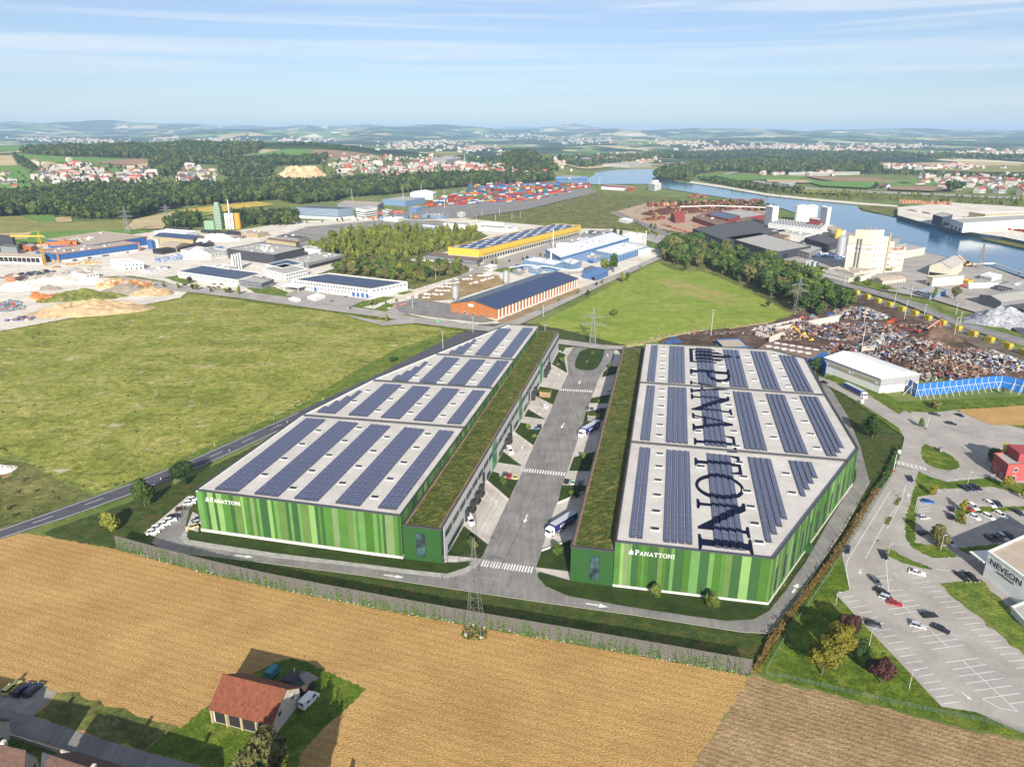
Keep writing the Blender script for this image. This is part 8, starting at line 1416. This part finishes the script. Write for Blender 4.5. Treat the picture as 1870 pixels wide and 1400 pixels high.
def screen():
 pts = [G(*q).xy for q in ((213.8,1001),(300,1025),(400,1050.5),(500,1073),(600,1093),(725,1117),(850,1140),(975,1162),(1100,1184),(1240,1209),(1372,1233))]; h = 5.0
 gm = M('screen_grey', S(112,108,104,.8), .8, .15, 2.5); pm = M('screen_post', S(84,84,84), .6); t = root('screen_fence', 'long grey mesh screen fence with climbing plants at the field edge', 'fence', (pts[0].x, pts[0].y, 0)); rs = np.random.RandomState(2); V = []; Fq = []; k0 = 0; VW = []; FW = []; kw = 0
 for a, b_ in zip(pts, pts[1:]):
  d = b_-a; L_ = d.length; d = d/L_; n = max(1, round(L_/3.0)); ang = math.atan2(d.y, d.x); nn = Vector((d.y, -d.x))
  for k in range(n):
   c = a + d*(L_*(k+.5)/n); m = MB()
   for s in np.arange(-L_/n/2+.2, L_/n/2-.1, .3): q = c + d*float(s) + nn*.05; m.box((q.x, q.y, h/2), (.17, .05, h-.2), ang)
   for z in np.arange(.4, h, .5): q = c + nn*.08; m.box((q.x, q.y, float(z)), (L_/n-.12, .05, .16), ang)
   m.build('mesh_panel', gm, t); q = a + d*(L_*k/n); MB().box((q.x, q.y, h/2+.1), (.14, .16, h+.2), ang).build('post', pm, t)
  ns = int(L_/.34); u = rs.rand(ns)*L_; hh = np.clip(rs.gamma(3.2, 1.05, ns), .8, 4.6)
  for x, hgt in zip(u, hh):
   q = a + d*float(x) + nn*.28; nl = int(4 + hgt*7); zz = rs.rand(nl)**1.5*hgt + .1; P3 = np.column_stack([q.x + rs.normal(0, .12, nl), q.y + rs.normal(0, .12, nl), zz]); v, f = leaf_cloud(rs, P3, np.full((nl, 1), .1), nl, .15); V.append(v); Fq += (f+k0).tolist(); k0 += len(v)
  nw = int(L_*2.2); P3 = np.column_stack([np.outer(np.ones(nw), [a.x, a.y]) + np.outer(rs.rand(nw)*L_, [d.x, d.y]) + np.outer(rs.uniform(.25, .6, nw), [nn.x, nn.y]), rs.rand(nw)*1.0]); v, f = leaf_cloud(rs, P3, np.full((nw, 1), .12), nw, .14); VW.append(v); FW += (f+kw).tolist(); kw += len(v)
 for nm, VV, FF, m in (('climbing_plants', V, Fq, leaf_mat('leaf_climber', S(72,108,44,.7), S(90,124,54,.7), S(106,134,66,.7), 1.5)), ('flowering_plants', VW, FW, M('pale_flower', S(206,210,200), .8, .1, 2))):
  me = bpy.data.meshes.new(nm); me.from_pydata(np.vstack(VV).tolist(), [], FF); me.materials.append(m); o = obj(nm, me, t); o['kind'] = 'stuff'
screen()
def wire_fence(label, px, h=1.8, step=3, name='wire_fence', vm=None):
 pts = [G(*q).xy for q in px]; t = root(name, label, 'fence', (pts[0].x, pts[0].y, 0)); mp = MB(); mw = MB()
 for a, b_ in zip(pts, pts[1:]):
  d = b_-a; L_ = d.length; n = max(1, int(L_/step)); ang = math.atan2(d.y, d.x)
  for k in range(n): q = a + d*k/n; mp2 = MB().box((q.x, q.y, h/2), (.1, .1, h+.1), ang).build('post', vm or M('post_green', S(96,120,104), .6), t)
  c = (a+b_)/2
  for z in np.arange(.15, h, .3): mw.box((c.x, c.y, float(z)), (L_, .03, .03), ang)
  for k in range(int(L_/.4)): q = a + d*(k*.4/L_); mw.box((q.x, q.y, h/2), (.03, .03, h), ang)
 o = mw.build('wire_mesh', vm or MATS['post_green'], t); o['kind'] = 'stuff'
wire_fence('green wire fence between the corner lawn and the bare field', [(1398,1236),(1450,1244),(1526,1263),(1626,1286),(1719,1305),(1802,1321),(1870,1344),(1960,1368)])
wire_fence('wire fence beside the dry hedge along the drive', [(1398,1228),(1436,1163),(1475,1108),(1512,1053),(1537,1015),(1575,958),(1612,897),(1630,868)])
wire_fence('wire fence in front of the wooden warehouse', [(700,572),(740,580),(860,594),(905,597),(960,572),(1056,530)], 1.8, 4, vm=M('post_grey', S(120,124,128), .6))
wire_fence('pale fence on the triangle lawn behind the gantry', [(1700,866),(1732,880),(1790,876),(1830,868)], 1.4, 3, vm=M('post_pale', S(206,208,206), .6)); wire_fence('white railing beside the red and yellow house', [(1750,815),(1780,836),(1815,855)], 1.4, 2, vm=MATS['post_pale'])
steel = M('pylon_steel', S(142,140,136), .6, .1, 1, .3); wirem = M('wire_dark', S(66,64,64), .6)
def pylon(px, py, h, base, arms, az, label, r=.034):
 arms = [(z if z > 1.5 else z*h, L_) for z, L_ in arms]; p = G(px, py); t = root('pylon', label, 'pylon', p, None); ca, sa = math.cos(az), math.sin(az); at = lambda x, y, z: (p.x+x*ca-y*sa, p.y+x*sa+y*ca, z); m = MB(); n = max(7, int(h/3)); tips = []
 wd = lambda z: base/2*max(0, 1-z/h)**1.15*.86 + .32*(base/2)*.35
 for k in range(n):
  z0, z1 = h*k/n, h*(k+1)/n; a, b_ = wd(z0), wd(z1)
  c0 = [(-a,-a),(a,-a),(a,a),(-a,a)]; c1 = [(-b_,-b_),(b_,-b_),(b_,b_),(-b_,b_)]
  for i in range(4):
   j = (i+1) % 4; m.tube(at(*c0[i], z0), at(*c1[i], z1), r*1.35, r*1.35, 4, cap=False); m.tube(at(*c0[i], z0), at(*c1[j], z1), r*.7, r*.7, 3, cap=False); m.tube(at(*c0[j], z0), at(*c1[i], z1), r*.7, r*.7, 3, cap=False); m.tube(at(*c1[i], z1), at(*c1[j], z1), r*.7, r*.7, 3, cap=False)
 m.build('lattice_mast', steel, t)
 for z, L_ in arms:
  m = MB(); w = wd(z)
  for s in (-1, 1):
   for y in (-w, w): m.tube(at(s*w, y, z), at(s*L_, 0, z), r, r, 4); m.tube(at(s*w, y, z+1.6), at(s*L_, 0, z), r*.8, r*.8, 4)
   for k in range(1, 5): x = w+(L_-w)*k/5; q = w*(1-k/5); m.tube(at(s*x, -q, z), at(s*x, q, z), r*.6, r*.6, 3); m.tube(at(s*x, q, z), at(s*(w+(L_-w)*(k-1)/5), 0, z+1.6*(1-(k-1)/5)), r*.6, r*.6, 3)
  m.build('cross_arm', steel, t)
  for s in (-1, 1):
   for f in (.97, .55): x = s*L_*f; q = at(x, 0, z-1.4); MB().tube(at(x, 0, z), q, .1, .1, 5).build('insulator', wirem, t); tips.append(Vector(q))
 for i in range(4): s = [(-1,-1),(1,-1),(1,1),(-1,1)][i]; MB().box(at(s[0]*wd(0), s[1]*wd(0), .1), (.9, .9, .6)).build('footing', plinth_m, t)
 return tips
def zat(px, py, tx, ty):
 g = G(px, py); d = ray(tx, ty); return CAM_H + d.z*(g.y/d.y)
hN = zat(868, 1152, 861, 983); hF = zat(1082, 631, 1083, 562); azP = math.atan2(LF.U.y, LF.U.x)
zl, zu = zat(868, 1152, 864, 1056), zat(868, 1152, 863, 1024)
t1 = pylon(868, 1152, hN, 4.6, [(zl, 9.4), (zu, 7.6)], azP, 'large lattice pylon standing at the screen fence in front of the courtyard')
t2 = pylon(1082, 631, hF, 4.2, [(hF*.56, 9), (hF*.76, 7)], azP, 'lattice pylon on the oval island at the far end of the courtyard', .12)
pylon(1454, 572, zat(1454, 572, 1458, 507), 5, [(.62, 8), (.8, 6)], azP+.3, 'lattice pylon in front of the wood above the scrap yard', .1); pylon(1788, 492, zat(1788, 492, 1791, 444), 6, [(.62, 9), (.8, 7)], azP, 'lattice pylon beside the river', .13); pylon(234, 427, zat(234, 427, 229, 376), 7, [(.62, 10), (.8, 7)], .2, 'lattice pylon behind the blue hall', .15); pylon(305, 401, zat(305, 401, 304, 373), 7, [(.62, 10), (.8, 7)], .2, 'lattice pylon in the bare tan field', .16)
def wires(A, B, label, sag=5):
 t = root('power_line', label, 'power line', A[0])
 for a, b_ in zip(A, B):
  q = [a.lerp(b_, k/14) + Vector((0, 0, -sag*4*(k/14)*(1-k/14))) for k in range(15)]; m = MB()
  for u, v in zip(q, q[1:]): m.tube(u, v, .03, .03, 3, cap=False)
  m.build('wire', wirem, t)
wires(t1, t2, 'power lines running over the courtyard between the two pylons')
p = G(868, 1154); wood('green weeds growing under the front pylon', None, .7, .5, 1.6, SHRUB, seed=61, draped=False, name='weeds', cat='weeds', world=[(p.x-3.4, p.y-3.4), (p.x+3.4, p.y-3.4), (p.x+3.4, p.y+3), (p.x-3.4, p.y+3)])
lampm = M('lamp_pole', S(204,208,212), .4, .05, 1, .3)
def lamp(px, py, h, label, arm=0.6, name='street_lamp'):
 p = G(px, py); t = root(name, label, 'lamp', p); MB().tube((p.x, p.y, 0), (p.x, p.y, h), .1, .06, 8).build('pole', lampm, t); MB().box((p.x+arm, p.y, h+.05), (1.1, .35, .14)).build('lamp_head', M('lamp_head', S(170,190,214), .3), t); MB().box((p.x, p.y, .15), (.4, .4, .4)).build('base', plinth_m, t)
for x, y, lab in [(1524.5,1114,'street lamp at the top corner of the outer parking row'), (1586.5,1182,'street lamp beside the round dark green tree'), (1659.6,1259.5,'street lamp at the lower end of the corner lawn'), (1717,1007,'street lamp by the brown green tree'), (1670,937,'street lamp on the verge beside the blue car'), (1766,888,'street lamp above the upper car park'), (1622,1012,'sign post lamp at the tip of the drop shaped island')]: lamp(x, y, 6.2 if '1622' not in str(x) else 4, lab)
for x, y, h, lab in [(809,636,11,'white pole at the meadow corner by the rear of the hall'), (864,607,11,'white pole where the streets meet'), (995,616,9,'thin pole at the end of the hill street'), (1298,616,19,'tall white pole behind the blue office'), (1576,600,15,'light pole among the scrap heaps'), (1651,585,15,'light pole at the railway above the skips'), (1741,620,15,'light pole beside the soil heap'), (1573,640,18,'tall light pole in the middle of the scrap yard'), (1687,580,10,'pole beside the train'), (1633,556,11,'pole at the works road by the train'), (1752,595,10,'pole on the railway verge'), (1542,522,10,'pole in front of the low cream shed'), (1465,498,10,'pole at the works road beside the silver tanks'), (1663,545,11,'pole at the road branch'), (1745,577,10,'pole near the small trees'), (1802,596,10,'pole beside the shining heap'), (1178,460,12,'pole by the blue cube'), (754,566,9,'pole in the dark asphalt yard'), (796,512,10,'pole at the wood end'), (678,560,8,'pole at the lawn of the white range'), (992,578,9,'pole by the wooden warehouse street')]: mast(x, y, h, lab, 'light_pole', True, .14)
def gantry_sign():
 a, b_ = G(1631, 862), G(1676, 873); t = root('height_gantry', 'white lattice height gantry across the drive', 'gantry', a); d = (b_-a); h = 5.2
 MB().tube((a.x, a.y, 0), (a.x, a.y, 8), .2, .16, 8).build('mast', lampm, t); MB().box((a.x, a.y, .5), (1.2, 1.2, 1)).build('base', wRed, t); m = MB(); e = a + d*1.25
 for z in (h, h-1.1): m.tube((a.x, a.y, z), (e.x, e.y, z), .09, .09, 5)
 for k in range(14): u, v = a + d*1.25*k/14, a + d*1.25*(k+1)/14; m.tube((u.x, u.y, h if k % 2 else h-1.1), (v.x, v.y, h-1.1 if k % 2 else h), .06, .06, 4)
 m.build('truss', lampm, t)
gantry_sign()
def barrier_post(px, py, label):
 p = G(px, py); t = root('barrier_post', label, 'barrier', p); MB().box((p.x, p.y, .5), (.9, .9, 1)).build('base', wRed, t); MB().tube((p.x, p.y, .8), (p.x+.6, p.y, 7), .16, .1, 6).build('arm', lampm, t)
barrier_post(1690.5, 785, 'raised white barrier arm on a red base beside the small tree')
for x, y, lab in [(1641,831,'white sign board beside the green hedge'), (1574,738,'white sign board at the street bend'), (1717,826,'grey cabinet on the triangular island')]:
 p = G(x, y); t = root('sign_board' if 'sign' in lab else 'cabinet', lab, 'sign' if 'sign' in lab else 'cabinet', p); MB().box((p.x, p.y, 1.5), (1.5, .2 if 'sign' in lab else 1.2, 1.8)).build('board', wWhite if 'sign' in lab else wGrey, t); MB().tube((p.x-.5, p.y, 0), (p.x-.5, p.y, 1), .07).tube((p.x+.5, p.y, 0), (p.x+.5, p.y, 1), .07).build('post', lampm, t)
p = G(800, 590); t = root('green_sign', 'green sign board at the street by the meadow', 'sign', p); MB().box((p.x, p.y, 1.8), (2.2, .3, 2.6)).build('board', M('sign_green', S(60,170,100), .5), t); MB().tube((p.x, p.y, 0), (p.x, p.y, 1), .1).build('post', lampm, t)
for k, (x, y) in enumerate([(392,814),(419,824),(294,876),(500,766),(525,772),(590,730)]):
 p = G(x, y); t = root('road_post', 'white marker post on the %s of the country road, %s' % (('meadow side', 'hall side', 'hall side', 'meadow side', 'hall side', 'meadow side')[k], ('above the two trees', 'beside the second tree', 'beside the nearer tree', 'by the brambles', 'by the roof corner', 'farthest along')[k]), 'post', p); MB().box((p.x, p.y, .55), (.16, .12, 1.1)).build('body', white_s, t); MB().box((p.x, p.y, .85), (.17, .13, .2)).build('band', black_m, t)
for k in range(8): car(715 + k*5.2, 473.5 - k*.9, ['navy','white','black','silver','red','navy','white','black'][k], (4, 1), '%s car in the line behind the wood, %s from the white range' % (['dark blue','white','black','silver','red','navy blue','white','black'][k], ['first','second','third','fourth','fifth','sixth','seventh','last'][k]))
for k, (x, y, c) in enumerate([(1196,437,'navy'),(1203,439,'white'),(1209,436,'red'),(1214,441,'black'),(338,522,'navy'),(352,523,'black'),(362,524,'black'),(382,526,'black'),(391,527,'red'),(400,526,'black'),(470,516,'silver'),(478,514,'white'),(392,520,'red'),(405,521,'navy'),(446,524,'silver'),(327,519,'white')]): car(x, y, c, (5, 1), '%s car %s' % ({'navy':'dark blue'}.get(c, c), ['at the left of the factory lot', 'second in the factory lot', 'red among the cars of the factory lot', 'last in the factory lot', 'first on the street before the solar hall', 'second on the street before the solar hall', 'third on the street before the solar hall', 'fourth on the street before the solar hall', 'before the solar hall with black neighbours', 'right of the red one on the street', 'beside the grey office gable', 'farther along the grey office gable', 'parked near the solar hall wall', 'parked beside the wall of the solar hall', 'parked at the front of the grey office', 'standing at the weedy green patch'][k]))
# far houses
hw = [W('house_white', 224,218,206,.56), W('house_cream', 208,194,168,.56), W('house_pale', 196,198,200,.56)]; hr_ = {'red': W('roof_red', 178,84,62,.8), 'brown': W('roof_brown', 124,84,68,.8), 'grey': W('roof_slate', 110,112,120,.7), 'pale': W('roof_pale', 196,190,184,.7)}
HM = {}
for rn, rm in hr_.items():
 for i, wm_ in enumerate(hw):
  w, d_, h, g = (11, 9, 5.5, 3.6) if i else (13, 10, 6.5, 3); m = MB().prism([(-w/2,-d_/2),(w/2,-d_/2),(w/2,d_/2),(-w/2,d_/2)], -2.5, h, top=False); m.poly([(w/2,-d_/2,h),(w/2,d_/2,h),(w/2,0,h+g)]); m.poly([(-w/2,d_/2,h),(-w/2,-d_/2,h),(-w/2,0,h+g)])
  for s in (-1, 1): q = [(-w/2-.5, s*(d_/2+.6), h-.4), (w/2+.5, s*(d_/2+.6), h-.4), (w/2+.5, 0, h+g), (-w/2-.5, 0, h+g)]; m.poly(q if s < 0 else q[::-1], 1)
  for x in (-w*.3, 0, w*.3): m.box((x, -d_/2-.03, h*.5), (1.4, .12, 1.5), 0, 2); m.box((x, d_/2+.03, h*.5), (1.4, .12, 1.5), 0, 2)
  HM[rn, i] = m.mesh('house', [wm_, rm, pane_far])
def village(poly, n, seed, where, roofs=('red', 'brown', 'grey', 'pale'), s=1.0):
 rs = random.Random(seed); A = np.array(poly); k = 0; tries = 0
 while k < n and tries < 4000:
  tries += 1; x, y = rs.uniform(A[:, 0].min(), A[:, 0].max()), rs.uniform(A[:, 1].min(), A[:, 1].max())
  if not inside(poly, np.array([x]), np.array([y]))[0]: continue
  p = T(x, y); rn = rs.choice(roofs); sc = rs.uniform(.9, 1.35)*s; o = obj('house', HM[rn, rs.randrange(3)], None, (p.x, p.y, p.z), rs.choice([.2, .5, 1.8, 2.1, .9]) + rs.uniform(-.2, .2), (sc,)*3); tag(o, '%s roofed house %s' % (rn, where), 'house', '%s roofed houses %s' % (rn, where)); k += 1
village([(70,313),(100,302),(150,298),(190,306),(190,330),(170,339),(120,343),(62,331)], 54, 1, 'in the hillside village'); village([(-20,308),(25,312),(30,344),(-20,346)], 12, 2, 'at the left end of the slope'); village([(215,314),(255,310),(290,318),(285,340),(215,340)], 24, 3, 'below the ploughed hill field'); village([(330,303),(352,300),(392,315),(398,334),(330,334)], 22, 4, 'under the hillside forest')
village([(575,291),(640,281),(720,284),(700,300),(660,325),(620,327),(600,302)], 34, 5, 'on the town slope', ('red', 'red', 'brown', 'pale')); village([(690,288),(790,290),(860,300),(930,300),(925,322),(800,326),(690,329)], 82, 6, 'in the town centre', ('red', 'red', 'brown', 'pale')); village([(925,318),(1010,316),(1012,323),(930,324)], 14, 7, 'at the foot of the wooded mound', ('red', 'brown', 'pale'))
village([(1660,320),(1740,318),(1800,322),(1870,330),(1880,346),(1700,336)], 40, 8, 'on the plain across the river', ('red', 'brown', 'grey')); village([(1775,345),(1880,350),(1880,358),(1775,352)], 7, 9, 'nearest the motorway', ('red', 'brown'), 1.5); village([(1593,341),(1620,341),(1622,347),(1596,347)], 3, 10, 'beside the dark tree clump', ('red', 'grey'), 1.2)
def far_towns():
 rs = np.random.RandomState(9); m = MB(); ms = [hw[0], hw[1], hr_['red'], hr_['brown'], hr_['pale']]
 CL = [(650,306,60,14,40), (790,304,80,14,110), (890,312,50,8,60), (130,320,70,16,46), (1780,332,90,10,60), (250,325,40,14,20), (360,318,40,14,16), (740,268,50,5,60), (790,262,60,4,70), (1100,292,80,6,190), (1040,297,26,8,60), (1160,287,60,4,80), (1330,272,70,5,110), (1450,270,90,5,150), (1560,277,60,5,90), (1250,262,70,4,60), (1060,258,50,5,60), (1730,284,90,4,100), (1830,280,60,4,70), (1620,268,90,4,70), (380,258,90,4,60), (160,258,110,4,60), (60,254,60,3,30), (560,256,70,4,50), (940,250,70,4,50), (1640,306,60,3,50), (1740,308,60,3,60), (860,272,60,6,60), (1420,318,40,2,12), (1500,320,40,2,12)]
 for cx, cy, sx, sy, n in CL:
  for k in range(n):
   x, y = rs.normal(cx, sx*.5), max(246, rs.normal(cy, sy*.6)); p = T(x, y)
   if p.length > 24000: continue
   s = rs.uniform(7, 14)*(1 + p.length/14000); w = rs.choice([1, 1, 1.6, 2.4]); a = rs.rand()*3; m.box((p.x, p.y, p.z+s*.3), (s*w, s*.8, s*.8), a, rs.choice([0, 0, 1])); m.box((p.x, p.y, p.z+s*.82), (s*w, s*.86, s*.3), a, rs.choice([2, 3, 4, 4]), taper=.5)
 tag(m.build('distant_houses', ms), 'pale little houses of the distant towns on the plain and hills', 'houses', None, 'stuff')
far_towns()
for k, (rp, h, lab) in enumerate([([(787,299),(815,302),(843,298)], 20, 'large white hospital block above the town'), ([(800,293),(820,295),(836,292)], 16, 'white upper block behind the hospital'), ([(672,316),(684,318.5),(695,315)], 13, 'white villa block in the town'), ([(458,331),(500,335),(536,329)], 9, 'long white commercial hall at the forest edge'), ([(557,329),(568,331),(580,328)], 8, 'short white commercial hall at the quarry foot'), ([(215,327),(232,331),(240,329)], 8, 'blue roofed hall in the hillside village'), ([(1100,305),(1150,306),(1190,303)], 12, 'long pale factory across the river bend'), ([(1420,341),(1440,343),(1452,340)], 10, 'white hall beside the embankment'), ([(1060,300),(1072,301),(1080,299)], 24, 'pale tower block of the river town'), ([(1440,320),(1500,321),(1570,319)], 9, 'long white hall on the right bank plain')]):
 q = [T(*v) for v in rp]; D = q[0]+q[2]-q[1]; P_ = ccw([v.xy for v in (q[0], q[1], q[2], D)]); z = min(v.z for v in q); r = root('hall' if h < 14 else 'tower_block', lab, 'building', (q[1].x, q[1].y, z)); MB().prism(P_, z-6, z+h, top=False).build('wall', hw[0], r); flat_roof(r, P_, z+h, hr_['pale'] if 'blue' not in lab else wPale)
 for j in range(int(h/4)): MB().prism(off([Vector(v) for v in P_], .2), z+1.8+j*4, z+3.2+j*4, top=True).build('window_band', pane_far, r)
p = T(849, 312); r = root('church', 'white church with a slender spire and red roof in the town', 'church', p); MB().box((p.x, p.y, p.z+14), (8, 8, 30)).build('tower', hw[0], r); MB().tube((p.x, p.y, p.z+29), (p.x, p.y, p.z+58), 5, .2, 8).build('spire', W('spire', 120,140,130,.8), r); MB().box((p.x+14, p.y-4, p.z+6), (26, 14, 14)).build('nave', hw[1], r); m = MB()
for s in (-1, 1): q = [(p.x+.5, p.y-4+s*8, p.z+12), (p.x+28, p.y-4+s*8, p.z+12), (p.x+28, p.y-4, p.z+22), (p.x+.5, p.y-4, p.z+22)]; m.poly(q if s < 0 else q[::-1])
m.build('roof', hr_['red'], r)
def quarry():
 A, B = T(503, 327), T(592, 325); n = 40; m = MB(); H_ = 34; rs = random.Random(4)
 for i in range(n+1):
  b0 = A.lerp(B, i/n)
  for j in range(9): q = mnoise.noise(Vector((i*.4, j*.7, 1)))*9 + mnoise.noise(Vector((i*1.3, j*2, 5)))*4; m.v.append((b0.x + q*.3, b0.y + j*3.2 + q, b0.z - 3 + H_*j/8*(1 + .18*mnoise.noise(Vector((i*.3, 3, 0)))) * min(1, .35 + 3*min(i, n-i)/n)))
 for i in range(n):
  for j in range(8): a = i*9+j; m.f.append((a, a+9, a+10, a+1)); m.m.append(0)
 mt, nt, b_ = mk('quarry_rock'); f = nz(nt, 1/14, 8, .7, (1, 1, .35)); nt.links.new(ramp(nt, f, [(.3, S(150,120,94)), (.5, S(206,172,134)), (.7, S(226,204,176))]), b_.inputs['Base Color']); b_.inputs['Roughness'].default_value = 1
 struct(m.build('quarry_face', mt), 'pale orange rock face of the quarry below the forest', 'quarry')
quarry()
for k, (x, y, h) in enumerate([(1731,350,26), (1742,352,28), (1752,351,26), (1600,345,16)]): p = T(x, y); tree(p.x, p.y, h, 'broad', LD, ['large dark tree of the clump by the motorway, leftmost', 'middle dark tree of the clump by the motorway', 'rightmost dark tree of the clump by the motorway', 'tree beside the small far farmhouse'][k], px=False, z=p.z, sx=1.3)
p = G(402, 418); t = root('asphalt_plant', 'green asphalt plant with white silos and an orange tank', 'plant', p)
MB().box((p.x, p.y, 16), (9, 9, 32)).box((p.x, p.y, 34), (6, 6, 6)).build('tower', wGreenP, t); m = MB()
for z in range(3, 32, 4): m.box((p.x, p.y-4.7, z), (9.4, .5, 1.2))
m.build('platform', wGrey, t); MB().box((p.x-12, p.y-3, 6), (14, 8, 12)).build('base_house', wGreenP, t)
for k in range(3): MB().tube((p.x+10+k*4.4, p.y, 0), (p.x+10+k*4.4, p.y, 22), 1.9, 1.9, 10).build('silo', wWhite, t)
MB().tube((p.x+26, p.y, 0), (p.x+26, p.y, 22), 4.2, 4.2, 12).build('tank', M('tank_orange', S(226,160,50,.7), .5), t); MB().tube((p.x+14, p.y+4, 0), (p.x+14, p.y+4, 40), .8, .7, 8).build('chimney', wWhite, t)
p = G(83, 486); t = root('tower_crane', 'yellow tower crane in front of the blue hall', 'crane', p); yc = M('crane_yellow', S(226,176,50,.8), .5); h = 30; m = MB()
for k in range(10):
 z0, z1 = h*k/10, h*(k+1)/10
 for a, b_ in (((-1,-1),(1,-1)), ((1,-1),(1,1)), ((1,1),(-1,1)), ((-1,1),(-1,-1))): m.tube((p.x+a[0], p.y+a[1], z0), (p.x+a[0], p.y+a[1], z1), .22, .22, 4, cap=False); m.tube((p.x+a[0], p.y+a[1], z0), (p.x+b_[0], p.y+b_[1], z1), .14, .14, 3, cap=False)
m.build('mast', yc, t); MB().box((p.x-12, p.y, h+.6), (34, 1.2, 1.2)).build('jib', yc, t); MB().box((p.x+6, p.y, h-.6), (2.4, 1.6, 1.6)).build('counterweight', wGrey, t); MB().tube((p.x, p.y, h), (p.x, p.y, h+6), .6, .1, 4).tube((p.x, p.y, h+6), (p.x-24, p.y, h+1), .1, .1, 3).build('peak', yc, t)
# the air
def haze():
 m = bpy.data.materials.new('haze_air'); m.use_nodes = True; nt = m.node_tree; nt.nodes.clear(); v = nt.nodes.new('ShaderNodeVolumePrincipled'); o = nt.nodes.new('ShaderNodeOutputMaterial')
 v.inputs['Color'].default_value = (.5, .73, 1.0, 1); v.inputs['Density'].default_value = HAZE; v.inputs['Anisotropy'].default_value = 0.0
 nt.links.new(v.outputs[0], o.inputs['Volume']); b = MB().box((0, 0, 180), (64000, 64000, 380))
 ob = b.build('haze', m); tag(ob, 'thin pale blue haze over the whole landscape', 'haze', None, 'stuff')
HAZE = 6.3e-5
haze()
